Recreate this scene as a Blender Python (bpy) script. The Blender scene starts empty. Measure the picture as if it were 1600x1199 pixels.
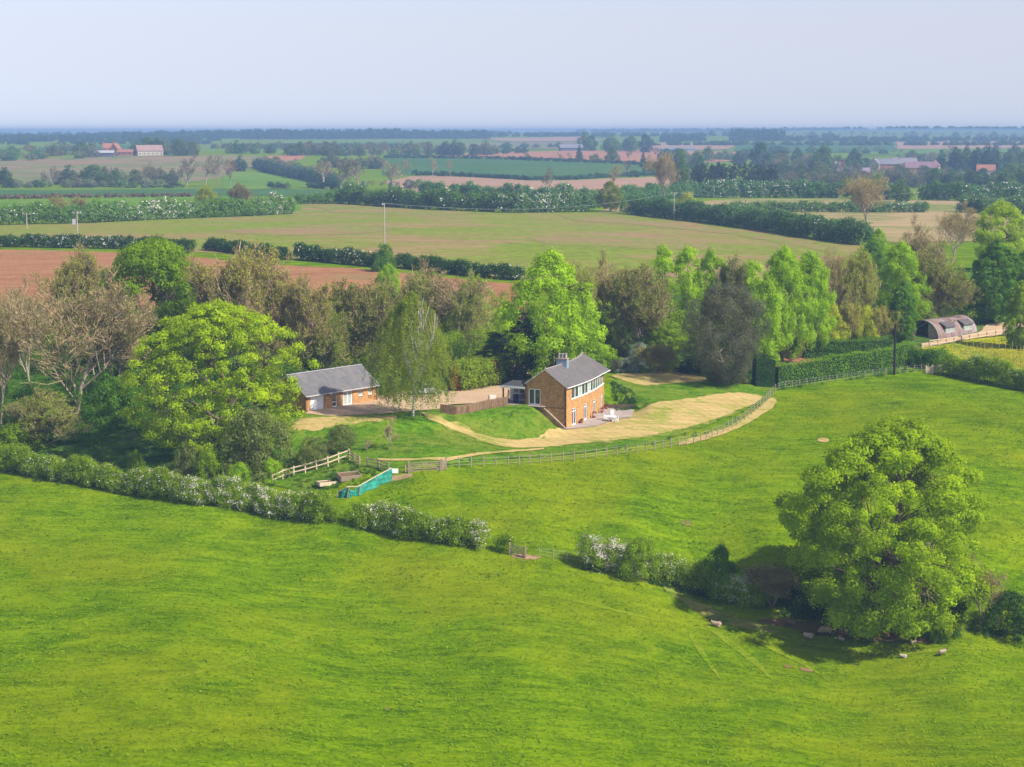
import bpy, math, random
import numpy as np
from mathutils import Vector, Matrix, geometry
R = math.radians
scene = bpy.context.scene
C = scene.collection
# ---------------- camera, world, sun, exposure ----------------
CAMZ = 35.0; PITCH = R(7.5); F = 3000.0
cam = bpy.data.cameras.new('camera'); cam_o = bpy.data.objects.new('camera', cam); C.objects.link(cam_o)
cam.sensor_width = 36.0; cam.lens = 36.0 * F / 1600.0
cam.clip_start = 1.0; cam.clip_end = 30000.0
cam_o.location = (0, 0, CAMZ); cam_o.rotation_euler = (R(90) - PITCH, 0, 0)
scene.camera = cam_o
SUN_EL, SUN_AZ = R(44), R(-29)          # azimuth measured from +X towards +Y
world = bpy.data.worlds.new('World'); scene.world = world; world.use_nodes = True
wn = world.node_tree; wn.nodes.clear()
wo = wn.nodes.new('ShaderNodeOutputWorld'); bg = wn.nodes.new('ShaderNodeBackground'); sky = wn.nodes.new('ShaderNodeTexSky')
sky.sky_type = 'NISHITA'; sky.sun_disc = False; sky.sun_elevation = SUN_EL; sky.sun_rotation = R(90) - SUN_AZ
sky.air_density = 1.0; sky.dust_density = 1.2; sky.ozone_density = 1.5; sky.altitude = 100
hs = wn.nodes.new('ShaderNodeHueSaturation'); hs.inputs['Saturation'].default_value = 0.6; hs.inputs['Hue'].default_value = 0.51
wn.links.new(sky.outputs[0], hs.inputs['Color']); 
tn = wn.nodes.new('ShaderNodeMix'); tn.data_type = 'RGBA'; tn.blend_type = 'MULTIPLY'; tn.inputs[0].default_value = 1.0; tn.inputs[7].default_value = (0.83, 0.815, 1.0, 1)
wn.links.new(hs.outputs[0], tn.inputs[6]); wn.links.new(tn.outputs[2], bg.inputs[0])
tcw = wn.nodes.new('ShaderNodeTexCoord'); sx_ = wn.nodes.new('ShaderNodeSeparateXYZ'); mxz = wn.nodes.new('ShaderNodeMath'); mxz.operation = 'MAXIMUM'; mxz.inputs[1].default_value = 0.055; cx_ = wn.nodes.new('ShaderNodeCombineXYZ')
wn.links.new(tcw.outputs['Generated'], sx_.inputs[0]); wn.links.new(sx_.outputs[2], mxz.inputs[0]); wn.links.new(sx_.outputs[0], cx_.inputs[0]); wn.links.new(sx_.outputs[1], cx_.inputs[1]); wn.links.new(mxz.outputs[0], cx_.inputs[2]); wn.links.new(cx_.outputs[0], sky.inputs[0])
bg.inputs[1].default_value = 0.13
wn.links.new(bg.outputs[0], wo.inputs[0])
sun = bpy.data.lights.new('sun', 'SUN'); sun_o = bpy.data.objects.new('sun', sun); C.objects.link(sun_o)
sun.energy = 5.0; sun.angle = R(0.6); sun.color = (1.0, 0.95, 0.84)
sd = Vector((math.cos(SUN_EL) * math.cos(SUN_AZ), math.cos(SUN_EL) * math.sin(SUN_AZ), math.sin(SUN_EL)))
sun_o.rotation_euler = sd.to_track_quat('Z', 'Y').to_euler()
vs = scene.view_settings
vs.view_transform = 'Standard'; vs.look = 'None'; vs.exposure = 0.53; vs.gamma = 1.0
scene.cycles.use_denoising = True
scene.cycles.max_bounces = 5; scene.cycles.diffuse_bounces = 3; scene.cycles.glossy_bounces = 2
scene.cycles.transmission_bounces = 3; scene.cycles.volume_bounces = 0; scene.cycles.transparent_max_bounces = 6
scene.cycles.use_adaptive_sampling = False

# ---------------- naming helpers ----------------
USED = set()
def tag(o, label=None, cat=None, group=None, kind=None):
    if label:
        o['label'] = label
    if cat: o['category'] = cat
    if group: o['group'] = group
    if kind: o['kind'] = kind
    return o
def empty(name, loc, rz=0.0, scale=(1, 1, 1)):
    o = bpy.data.objects.new(name, None); C.objects.link(o)
    o.location = loc; o.rotation_euler = (0, 0, rz); o.scale = scale; o.empty_display_size = 0.5
    return o
def link(name, me, parent=None, loc=(0, 0, 0), rz=0.0, color=None):
    o = bpy.data.objects.new(name, me); C.objects.link(o)
    if parent: o.parent = parent
    o.location = loc; o.rotation_euler = (0, 0, rz)
    if color: o.color = (*color, 1)
    return o

# ---------------- mesh helpers ----------------
def mesh_from(name, V, Q=None, T=None, mats=(), mi=None, tint=None, uv=None, smooth=False):
    V = np.asarray(V, np.float32).reshape(-1, 3)
    Q = np.zeros((0, 4), np.int32) if Q is None else np.asarray(Q, np.int32).reshape(-1, 4)
    T = np.zeros((0, 3), np.int32) if T is None else np.asarray(T, np.int32).reshape(-1, 3)
    me = bpy.data.meshes.new(name)
    me.vertices.add(len(V)); me.vertices.foreach_set('co', V.ravel())
    nl = Q.size + T.size
    me.loops.add(nl); me.loops.foreach_set('vertex_index', np.concatenate([Q.ravel(), T.ravel()]))
    nf = len(Q) + len(T); me.polygons.add(nf)
    me.polygons.foreach_set('loop_start', np.concatenate([np.arange(len(Q)) * 4, Q.size + np.arange(len(T)) * 3]).astype(np.int32))
    for m in mats: me.materials.append(m)
    if mi is not None: me.polygons.foreach_set('material_index', np.asarray(mi, np.int32))
    if smooth: me.polygons.foreach_set('use_smooth', np.ones(nf, bool))
    if tint is not None:
        a = me.attributes.new('tint', 'FLOAT', 'POINT'); a.data.foreach_set('value', np.asarray(tint, np.float32))
    me.update(calc_edges=True)
    return me

class MB:
    """collects quads, boxes, bars and tubes for ONE mesh"""
    def __init__(s): s.V = []; s.F = []; s.M = []; s.UV = []
    def face(s, pts, m=0, uv=None):
        i = len(s.V); s.V.extend([tuple(p) for p in pts]); s.F.append(tuple(range(i, i + len(pts)))); s.M.append(m)
        s.UV.append(uv)
    def solid(s, bot, top, m=0):
        """prism between two equal-length rings"""
        n = len(bot); i = len(s.V); s.V.extend([tuple(p) for p in bot]); s.V.extend([tuple(p) for p in top])
        s.F.append(tuple(range(i, i + n))[::-1]); s.F.append(tuple(range(i + n, i + 2 * n)))
        for k in range(n): s.F.append((i + k, i + (k + 1) % n, i + n + (k + 1) % n, i + n + k))
        s.M.extend([m] * (n + 2)); s.UV.extend([None] * (n + 2))
    def box(s, c, d, rz=0.0, m=0):
        cx, cy, cz = c; dx, dy, dz = d[0] / 2, d[1] / 2, d[2] / 2; co, si = math.cos(rz), math.sin(rz)
        def P(x, y, z): return (cx + x * co - y * si, cy + x * si + y * co, cz + z)
        s.solid([P(-dx, -dy, -dz), P(dx, -dy, -dz), P(dx, dy, -dz), P(-dx, dy, -dz)],
                [P(-dx, -dy, dz), P(dx, -dy, dz), P(dx, dy, dz), P(-dx, dy, dz)], m)
    def bar(s, a, b, w, h=None, m=0):
        a = Vector(a); b = Vector(b); h = h or w; d = (b - a).normalized()
        up = Vector((0, 0, 1)) if abs(d.z) < .95 else Vector((1, 0, 0))
        x = d.cross(up).normalized() * (w / 2); y = x.cross(d).normalized() * (h / 2)
        s.solid([a - x - y, a + x - y, a + x + y, a - x + y], [b - x - y, b + x - y, b + x + y, b - x + y], m)
    def tube(s, a, b, r0, r1=None, n=8, m=0):
        a = Vector(a); b = Vector(b); r1 = r0 if r1 is None else r1; d = (b - a).normalized()
        up = Vector((0, 0, 1)) if abs(d.z) < .95 else Vector((1, 0, 0))
        x = d.cross(up).normalized(); y = x.cross(d).normalized()
        cs = [(math.cos(2 * math.pi * k / n), math.sin(2 * math.pi * k / n)) for k in range(n)]
        s.solid([a + (x * c + y * q) * r0 for c, q in cs], [b + (x * c + y * q) * r1 for c, q in cs], m)
    def mesh(s, name, mats):
        me = bpy.data.meshes.new(name); me.from_pydata(s.V, [], s.F)
        for m in mats: me.materials.append(m)
        me.polygons.foreach_set('material_index', s.M)
        if any(u is not None for u in s.UV):
            l = me.uv_layers.new(name='UVMap'); k = 0
            for f, u in zip(s.F, s.UV):
                for j in range(len(f)):
                    if u is not None: l.data[k].uv = u[j]
                    k += 1
        me.update()
        return me
    def build(s, name, mats, parent=None, loc=(0, 0, 0), rz=0.0):
        if not isinstance(mats, (list, tuple)): mats = [mats]
        return link(name, s.mesh(name, mats), parent, loc, rz)

# ---------------- materials ----------------
MATS = {}
def nodes(name):
    m = bpy.data.materials.new(name); m.use_nodes = True; nt = m.node_tree; nt.nodes.clear()
    out = nt.nodes.new('ShaderNodeOutputMaterial'); return m, nt, out
def N(nt, t, **kw):
    n = nt.nodes.new(t)
    for k, v in kw.items():
        if k.startswith('i_'): n.inputs[k[2:].replace('_', ' ')].default_value = v
        else: setattr(n, k, v)
    return n
def ramp(nt, fac, stops):
    r = nt.nodes.new('ShaderNodeValToRGB'); e = r.color_ramp.elements
    while len(e) < len(stops): e.new(0.5)
    for k, (p, c) in enumerate(stops): e[k].position = p; e[k].color = (*c, 1)
    nt.links.new(fac, r.inputs[0]); return r.outputs[0]
def noise(nt, vec, scale, detail=4.0, rough=0.55, dist=0.0):
    n = nt.nodes.new('ShaderNodeTexNoise'); n.inputs['Scale'].default_value = scale; n.inputs['Detail'].default_value = detail
    n.inputs['Roughness'].default_value = rough; n.inputs['Distortion'].default_value = dist
    nt.links.new(vec, n.inputs['Vector']); return n.outputs['Fac']
def pos(nt, scale=(1, 1, 1), rot=(0, 0, 0), coord='world'):
    if coord == 'world': g = nt.nodes.new('ShaderNodeNewGeometry').outputs['Position']
    else: g = nt.nodes.new('ShaderNodeTexCoord').outputs['Object']
    mp = nt.nodes.new('ShaderNodeMapping'); mp.inputs['Scale'].default_value = scale; mp.inputs['Rotation'].default_value = rot
    nt.links.new(g, mp.inputs['Vector']); return mp.outputs[0]
def mixc(nt, fac, a, b, mode='MIX'):
    m = nt.nodes.new('ShaderNodeMix'); m.data_type = 'RGBA'; m.blend_type = mode
    for v, i in ((fac, 0), (a, 6), (b, 7)):
        if isinstance(v, (int, float)): m.inputs[i].default_value = v
        elif isinstance(v, tuple): m.inputs[i].default_value = (*v, 1)
        else: nt.links.new(v, m.inputs[i])
    return m.outputs[2]
def math_(nt, op, a, b=0.0, clamp=False):
    m = nt.nodes.new('ShaderNodeMath'); m.operation = op; m.use_clamp = clamp
    for k, v in enumerate((a, b)):
        if isinstance(v, (int, float)): m.inputs[k].default_value = v
        else: nt.links.new(v, m.inputs[k])
    return m.outputs[0]
def princ(nt, out, col, rough=0.8, spec=0.3, bump=None, bstr=0.5, bdist=0.1, metal=0.0):
    p = nt.nodes.new('ShaderNodeBsdfPrincipled')
    if isinstance(col, tuple): p.inputs['Base Color'].default_value = (*col, 1)
    else: nt.links.new(col, p.inputs['Base Color'])
    p.inputs['Roughness'].default_value = rough; p.inputs['Specular IOR Level'].default_value = spec; p.inputs['Metallic'].default_value = metal
    if bump is not None:
        b = nt.nodes.new('ShaderNodeBump'); b.inputs['Strength'].default_value = bstr; b.inputs['Distance'].default_value = bdist
        nt.links.new(bump, b.inputs['Height']); nt.links.new(b.outputs[0], p.inputs['Normal'])
    nt.links.new(p.outputs[0], out.inputs[0]); return p
def leaf_mat(name, trans=0.5, lo=0.68, hi=1.3, yel=(1.12, 1.05, 0.75)):
    """leaf colour comes from the object's own colour, varied from leaf to leaf"""
    m, nt, out = nodes(name)
    oi = nt.nodes.new('ShaderNodeObjectInfo'); at = nt.nodes.new('ShaderNodeAttribute'); at.attribute_name = 'tint'
    f = ramp(nt, at.outputs['Fac'], [(0, (lo, lo, lo * .95)), (0.5, (0.95, 0.95, 0.95)), (1, tuple(hi * c for c in yel))])
    col = mixc(nt, 1.0, oi.outputs['Color'], f, 'MULTIPLY')
    p = nt.nodes.new('ShaderNodeBsdfPrincipled'); nt.links.new(col, p.inputs['Base Color']); p.inputs['Roughness'].default_value = .55
    p.inputs['Specular IOR Level'].default_value = .08
    t = nt.nodes.new('ShaderNodeBsdfTranslucent'); c2 = mixc(nt, 1.0, col, (1.25, 1.2, 0.6), 'MULTIPLY'); nt.links.new(c2, t.inputs[0])
    mx = nt.nodes.new('ShaderNodeMixShader'); mx.inputs[0].default_value = trans
    nt.links.new(p.outputs[0], mx.inputs[1]); nt.links.new(t.outputs[0], mx.inputs[2]); nt.links.new(mx.outputs[0], out.inputs[0])
    return m
def plain(name, col, rough=0.7, spec=0.3, var=0.25, scale=3.0, coord='obj', metal=0.0, bump=0.0):
    m, nt, out = nodes(name)
    n = noise(nt, pos(nt, coord=coord), scale, 5.0, 0.6)
    lo = tuple(c * (1 - var) for c in col); hi = tuple(min(1, c * (1 + var)) for c in col)
    c = ramp(nt, n, [(0.3, lo), (0.7, hi)])
    princ(nt, out, c, rough, spec, n if bump else None, bump, 0.03, metal)
    return m
LEAF = leaf_mat('leaf'); TUFT = leaf_mat('grass_blade', trans=.3, lo=.92, hi=1.1, yel=(1.03, 1, .9)); TWIG = leaf_mat('twig', trans=0.0, lo=0.6, hi=1.35, yel=(1, 1, 1))
BLOSSOM = leaf_mat('blossom', trans=0.3, lo=0.8, hi=1.15, yel=(1, 1, 1))
BARK = plain('bark', (0.16, 0.12, 0.085), 0.9, 0.1, 0.4, 2.5, bump=0.5)
BARK_PALE = plain('bark_pale', (0.33, 0.27, 0.19), 0.9, 0.1, 0.35, 2.5, bump=0.5)
BARK_BIRCH = plain('bark_birch', (0.55, 0.52, 0.48), 0.7, 0.2, 0.5, 3.0)

def grass_mat(name, dark, mid, light, dry, fine=1.2, streak=0.0, blotch=0.03, bstr=0.9, dryamt=0.62, angle=0.0, stops=(0.42, 0.5, 0.58)):
    m, nt, out = nodes(name)
    p = pos(nt); ps = pos(nt, (0.35, 1.3, 1.0), (0, 0, angle))
    f1 = noise(nt, p, fine, 6.0, 0.72, 0.4); f2 = noise(nt, ps, fine * 0.28, 5.0, 0.65, 0.8); f3 = noise(nt, p, blotch, 4.0, 0.55, 0.6); f4 = noise(nt, p, blotch * 5, 4, 0.6, 0.5)
    s = math_(nt, 'ADD', math_(nt, 'MULTIPLY', f1, 0.40), math_(nt, 'MULTIPLY', f2, 0.36))
    s = math_(nt, 'ADD', s, math_(nt, 'MULTIPLY', f4, 0.24))
    c = ramp(nt, s, [(stops[0], dark), (stops[1], mid), (stops[2], light)])
    d = ramp(nt, math_(nt, 'ADD', math_(nt, 'MULTIPLY', f3, 0.7), math_(nt, 'MULTIPLY', f4, 0.3)), [(dryamt - 0.14, (0, 0, 0)), (dryamt + 0.06, (1, 1, 1))])
    dv = math_(nt, 'MULTIPLY', d, 0.55)
    c = mixc(nt, dv, c, dry)
    if streak:
        w = nt.nodes.new('ShaderNodeTexWave'); w.inputs['Scale'].default_value = 0.05; w.inputs['Distortion'].default_value = 2.5; w.inputs['Detail'].default_value = 4; w.inputs['Detail Scale'].default_value = 0.4
        nt.links.new(pos(nt, (1, 1, 1), (0, 0, angle + 1.57)), w.inputs[0])
        k = ramp(nt, w.outputs['Fac'], [(0.0, (1 - streak,) * 3), (0.12, (1, 1, 1)), (0.9, (1, 1, 1)), (1, (1 + streak * .3,) * 3)])
        c = mixc(nt, 1.0, c, k, 'MULTIPLY')
    princ(nt, out, c, 1.0, 0.0, s, bstr, 0.35)
    return m
def soil_mat(name, dark, light, weed=None, weedamt=0.55, scale=0.5, rows=0.0, angle=0.0, bstr=0.6, rowscale=0.25, wsc=1.0):
    m, nt, out = nodes(name)
    p = pos(nt); pr = pos(nt, (0.12, 1.0, 1.0), (0, 0, angle))
    f1 = noise(nt, p, scale, 7.0, 0.7, 0.3); f2 = noise(nt, pr, scale * 0.8, 5.0, 0.6); f3 = noise(nt, p, 0.018 * wsc, 5.0, 0.6, 0.8)
    s = math_(nt, 'ADD', math_(nt, 'MULTIPLY', f1, 0.5), math_(nt, 'MULTIPLY', f2, 0.5))
    c = ramp(nt, s, [(0.35, dark), (0.65, light)])
    if weed:
        f5 = noise(nt, pos(nt, (0.25, 1.0, 1.0), (0, 0, angle)), 0.09 * wsc, 6.0, 0.72, 0.6)
        q = math_(nt, 'ADD', math_(nt, 'MULTIPLY', f3, 0.55), math_(nt, 'MULTIPLY', f5, 0.45))
        wd = ramp(nt, q, [(weedamt - 0.07, (0, 0, 0)), (weedamt + 0.07, (1, 1, 1))])
        wc = ramp(nt, f1, [(0.3, tuple(v * .62 for v in weed)), (0.7, tuple(v * 1.25 for v in weed))])
        c = mixc(nt, wd, c, wc)
    if rows:
        w = nt.nodes.new('ShaderNodeTexWave'); w.inputs['Scale'].default_value = rowscale; w.inputs['Distortion'].default_value = 0.6; w.inputs['Detail'].default_value = 2
        nt.links.new(pos(nt, (1, 1, 1), (0, 0, angle + 1.57)), w.inputs[0])
        k = ramp(nt, w.outputs['Fac'], [(0.0, (1 - rows,) * 3), (0.3, (1, 1, 1)), (1, (1, 1, 1))])
        c = mixc(nt, 1.0, c, k, 'MULTIPLY')
    princ(nt, out, c, 0.95, 0.05, s, bstr, 0.25)
    return m
# ---------------- terrain ----------------
def dep(v): return PITCH - math.atan((599.5 - v) / F)
def ray(u, v):
    d = Vector(((u - 800), 0, 0)) + Vector((0, math.cos(PITCH), -math.sin(PITCH))) * F + Vector((0, math.sin(PITCH), math.cos(PITCH))) * (599.5 - v)
    return d.normalized()
CT = []
def cz(u, v, z):
    d = ray(u, v); t = (z - CAMZ) / d.z; CT.append((d.x * t, d.y * t, z))
def cd(u, v, y):
    d = ray(u, v); t = y / d.y; CT.append((d.x * t, y, CAMZ + d.z * t))
for a in [(0, 1199, -11), (800, 1199, -12.5), (1600, 1199, -15), (300, 950, -9), (800, 1000, -11.5), (1200, 1100, -14.5),
          (0, 733, -5.5), (200, 766, -6.5), (400, 797, -7.3), (600, 828, -8.2), (780, 858, -9), (905, 880, -10), (1100, 930, -13), (1250, 962, -14.3),
          (1390, 1000, -15), (1600, 985, -15), (1500, 1060, -15.5), (1000, 1000, -13),
          (660, 735, -3.2), (560, 768, -5), (800, 765, -4.8), (1000, 800, -6.8), (1200, 850, -8.8), (1550, 860, -9.5), (850, 830, -7.6), (1250, 900, -11.0),
          (900, 716, -3.9), (1080, 690, -4.0), (1200, 622, -2.2), (1190, 615, -1.8),
          (1400, 585, -0.6), (1600, 600, -0.9), (1600, 700, -4.2), (1350, 700, -4.4), (1150, 700, -4.6), (1250, 640, -2.7),
          (850, 692, -3.5), (1000, 674, -3.1), (1090, 645, -2.6), (700, 662, -1.3), (750, 680, -2.3),
          (550, 700, -2.2), (480, 745, -4.6), (430, 690, -2.0), (350, 730, -4.0), (150, 690, -3.4), (0, 690, -4), (640, 690, -2),
          (640, 652, -0.2), (700, 618, 0), (490, 643, 0), (590, 622, 0), (100, 620, -1.5), (300, 600, 0.4), (0, 560, 1.0),
          (600, 560, 1.0), (850, 560, 1.2), (1150, 590, -0.1), (1050, 590, 0), (1250, 560, 0.6), (1400, 560, 0.2), (1500, 530, 0.9), (1590, 520, 1.2),
          (300, 480, 4.5), (800, 500, 4), (1300, 480, 4), (1590, 470, 4.5),
          (30, 430, 6), (430, 440, 6), (750, 470, 5), (0, 385, 8), (450, 405, 7.6), (810, 435, 6.6), (600, 390, 8), (1330, 385, 6.5), (1600, 400, 6),
          (0, 355, 8), (455, 335, 8.2), (950, 332, 7.5), (500, 315, 8.5), (700, 326, 8), (1200, 358, 6.8), (1600, 350, 6)]: cz(*a)
for a in [(0, 300, 900), (500, 300, 900), (900, 305, 850), (1300, 309, 820), (1600, 311, 800),
          (0, 293, 1010), (400, 292, 1010), (200, 268, 1280), (0, 250, 1500), (200, 243, 1560), (400, 243, 1580), (450, 275, 1200),
          (700, 283, 1100), (850, 284, 1090), (1000, 276, 1160), (700, 248, 1560), (1000, 256, 1480), (900, 237, 1880), (700, 240, 1800),
          (850, 222, 2900), (850, 212, 3800), (1150, 285, 1130), (1400, 290, 1120), (1400, 266, 1450), (1150, 240, 2000), (1500, 234, 2300), (1600, 262, 1500),
          (1150, 222, 2900), (1450, 218, 3300), (0, 216, 3000), (300, 216, 3000), (500, 217, 3000), (0, 230, 2200), (300, 232, 2200), (550, 230, 2200),
          (0, 211, 5000), (800, 210, 5000), (1600, 211, 5000), (0, 209, 7000), (500, 209, 7500), (1000, 206, 7000), (1200, 205.5, 7500), (1350, 202.5, 7500), (1600, 203, 7500)]: cd(*a)
for x, y, z in [(-400, 250, 4), (400, 250, 0), (-500, 500, 9), (500, 500, 8), (-1000, 1100, 6), (1000, 1100, 5), (-2600, 3000, 22), (2600, 3000, 22), (-6000, 7000, 24), (6000, 7000, 30), (0, 60, -13), (-150, 100, -10), (150, 100, -16), (0, 11000, 20), (-6000, 11000, 20), (6000, 11000, 20)]:
    CT.append((x, y, z))
CT = np.array(CT)
def wc(x, y):
    yy = np.maximum(y, 60.0); return np.stack([np.clip(x / yy, -1.3, 1.3) * 2.6, np.log(yy)], -1)
def tps(r2): return np.where(r2 > 1e-12, 0.5 * r2 * np.log(np.maximum(r2, 1e-12)), 0.0)
_P = wc(CT[:, 0], CT[:, 1]); _n = len(_P)
_K = tps(((_P[:, None] - _P[None]) ** 2).sum(-1)) + np.eye(_n) * 2.5e-3
_A = np.zeros((_n + 3, _n + 3)); _A[:_n, :_n] = _K; _A[:_n, _n] = 1; _A[:_n, _n + 1:] = _P; _A[_n, :_n] = 1; _A[_n + 1:, :_n] = _P.T
_W = np.linalg.solve(_A, np.concatenate([CT[:, 2], [0, 0, 0]]))
def base_h(x, y):
    x = np.asarray(x, float).ravel(); y = np.asarray(y, float).ravel(); out = np.empty(len(x))
    for i in range(0, len(x), 20000):
        p = wc(x[i:i + 20000], y[i:i + 20000])
        out[i:i + 20000] = tps(((p[:, None] - _P[None]) ** 2).sum(-1)) @ _W[:_n] + _W[_n] + p @ _W[_n + 1:]
    return out
def seg_dist(px, py, poly):
    """distance to a closed polygon (0 inside)"""
    d = np.full(px.shape, 1e9); inside = np.zeros(px.shape, bool); n = len(poly)
    for i in range(n):
        ax, ay = poly[i]; bx, by = poly[(i + 1) % n]; ex, ey = bx - ax, by - ay
        t = np.clip(((px - ax) * ex + (py - ay) * ey) / (ex * ex + ey * ey + 1e-12), 0, 1)
        d = np.minimum(d, np.hypot(px - ax - t * ex, py - ay - t * ey))
        if ay != by:
            c = ((ay > py) != (by > py)) & (px < ex * (py - ay) / (by - ay) + ax); inside ^= c
    return np.where(inside, 0.0, d), inside
def unp(u, v, z):
    d = ray(u, v); t = (z - CAMZ) / d.z; return (d.x * t, d.y * t)
# --- the house plan (an arc): front face F(s), heading phi(s)
HC = Vector((*unp(884.4, 670.5, -2.75), 0)); HL = 18.6; PH0, PH1 = R(64.5), R(80)
def hphi(s): return PH0 + (PH1 - PH0) * s / HL
_S = np.linspace(-2, HL + 2, 400); _ph = hphi(_S)
_fx = np.concatenate([[0], np.cumsum(np.cos(_ph[:-1]) * np.diff(_S))]); _fy = np.concatenate([[0], np.cumsum(np.sin(_ph[:-1]) * np.diff(_S))])
_fx -= np.interp(0, _S, _fx); _fy -= np.interp(0, _S, _fy)
def HF(s, off=0.0, z=0.0):
    p = hphi(s); return Vector((HC.x + float(np.interp(s, _S, _fx)) - math.sin(p) * off, HC.y + float(np.interp(s, _S, _fy)) + math.cos(p) * off, z))
court = [unp(796, 640, 0), unp(838, 638, 0), tuple(HF(-0.3, 5.2)[:2]), tuple(HF(-0.3, 3.4)[:2]), tuple(HF(6, 3.2)[:2]), tuple(HF(HL, 3.2)[:2]), unp(1000, 582, 0), unp(960, 570, 0), unp(800, 590, 0), unp(640, 610, 0), unp(475, 625, 0), unp(480, 655, 0), unp(600, 655, 0), unp(690, 645, 0)]
patio = [tuple(HF(-0.6, 1.5)[:2]), tuple(HF(-0.9, -0.6)[:2]), tuple(HF(3, -2.9)[:2]), tuple(HF(10, -3.6)[:2]), unp(985, 654, -2.75), unp(992, 643, -2.75), tuple(HF(HL + 1.0, -2.4)[:2]), tuple(HF(HL + 0.8, 0.5)[:2]), tuple(HF(HL, 2.4)[:2]), tuple(HF(9, 2.4)[:2]), tuple(HF(0.3, 2.4)[:2])]
def lines(lo, hi, seeds):
    out = [lo]
    while out[-1] < hi: out.append(out[-1] + seeds(out[-1]))
    return np.array(out)
YL = lines(-300, 11500, lambda y: 25 if y < 40 else 4 if y < 120 else 1.0 if y < 205 else 0.65 if y < 300 else 0.7 + 0.012 * (y - 300))
xr = lines(0, 9000, lambda x: 0.9 if x < 75 else 0.9 + 0.03 * (x - 75)); XL = np.concatenate([-xr[:0:-1], xr])
GX, GY = np.meshgrid(XL, YL)
GZ = base_h(GX, GY).reshape(GX.shape)
loc_ = (np.abs(GX) < 90) & (GY > 180) & (GY < 340)
def flatten(poly, z, blend):
    x = GX[loc_]; y = GY[loc_]; d, _ = seg_dist(x, y, poly); t = np.clip(1 - d / blend, 0, 1); t = t * t * (3 - 2 * t)
    GZ[loc_] = GZ[loc_] * (1 - t) + z * t
flatten(court, 0.0, 5.0); flatten(patio, -2.8, 2.6)
rs = np.random.RandomState(5)
def softnoise(x, y, sc, amp, seed):
    r = np.random.RandomState(seed); o = np.zeros(x.shape)
    for k in range(6):
        a = r.uniform(0, 6.28); f = sc * (1 + 0.6 * k); o += np.sin(x * math.cos(a) * f + y * math.sin(a) * f + r.uniform(0, 6.28)) / (1 + k * .6)
    return o * amp / 2.5
GZ += np.where(loc_, 0, 1) * softnoise(GX, GY, 0.05, 0.12, 1) * np.clip((GY - 60) / 100, 0, 1)
_r = np.clip((GY - 1000) / 500, 0, 1); GZ += _r * softnoise(GX, GY, 0.0045, 3.4, 21)
def h(x, y):
    j = int(np.clip(np.searchsorted(XL, x) - 1, 0, len(XL) - 2)); i = int(np.clip(np.searchsorted(YL, y) - 1, 0, len(YL) - 2))
    tx = min(1, max(0, (x - XL[j]) / (XL[j + 1] - XL[j]))); ty = min(1, max(0, (y - YL[i]) / (YL[i + 1] - YL[i])))
    return float((GZ[i, j] * (1 - tx) + GZ[i, j + 1] * tx) * (1 - ty) + (GZ[i + 1, j] * (1 - tx) + GZ[i + 1, j + 1] * tx) * ty)
def hv(x, y):
    x = np.asarray(x, float); y = np.asarray(y, float)
    j = np.clip(np.searchsorted(XL, x) - 1, 0, len(XL) - 2); i = np.clip(np.searchsorted(YL, y) - 1, 0, len(YL) - 2)
    tx = np.clip((x - XL[j]) / (XL[j + 1] - XL[j]), 0, 1); ty = np.clip((y - YL[i]) / (YL[i + 1] - YL[i]), 0, 1)
    return (GZ[i, j] * (1 - tx) + GZ[i, j + 1] * tx) * (1 - ty) + (GZ[i + 1, j] * (1 - tx) + GZ[i + 1, j + 1] * tx) * ty
def at(u, v):
    d = ray(u, v); t = 100.0; prev = t
    while t < 12000:
        p = d * t
        if CAMZ + p.z < h(p.x, p.y):
            lo, hi = prev, t
            for _ in range(24):
                m = (lo + hi) / 2; p = d * m
                if CAMZ + p.z < h(p.x, p.y): hi = m
                else: lo = m
            p = d * hi; return Vector((p.x, p.y, h(p.x, p.y)))
        prev = t; t *= 1.004
    p = d * 9000; return Vector((p.x, p.y, h(p.x, p.y)))
def ppm(P): return F / (P.y * math.cos(PITCH) + (CAMZ - P.z) * math.sin(PITCH))
GR = grass_mat('pasture_grass', (0.047, 0.104, 0.0), (0.099, 0.176, 0.0), (0.160, 0.245, 0.002), (0.205, 0.22, 0.004), fine=2.1, blotch=0.035, angle=0.2, dryamt=0.60, streak=0.05)
ny, nx = GX.shape; idx = np.arange(ny * nx).reshape(ny, nx)
Q = np.stack([idx[:-1, :-1], idx[:-1, 1:], idx[1:, 1:], idx[1:, :-1]], -1).reshape(-1, 4)
g = link('ground', mesh_from('ground', np.stack([GX, GY, GZ], -1), Q, mats=[GR], smooth=True)); tag(g, kind='structure')

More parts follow.
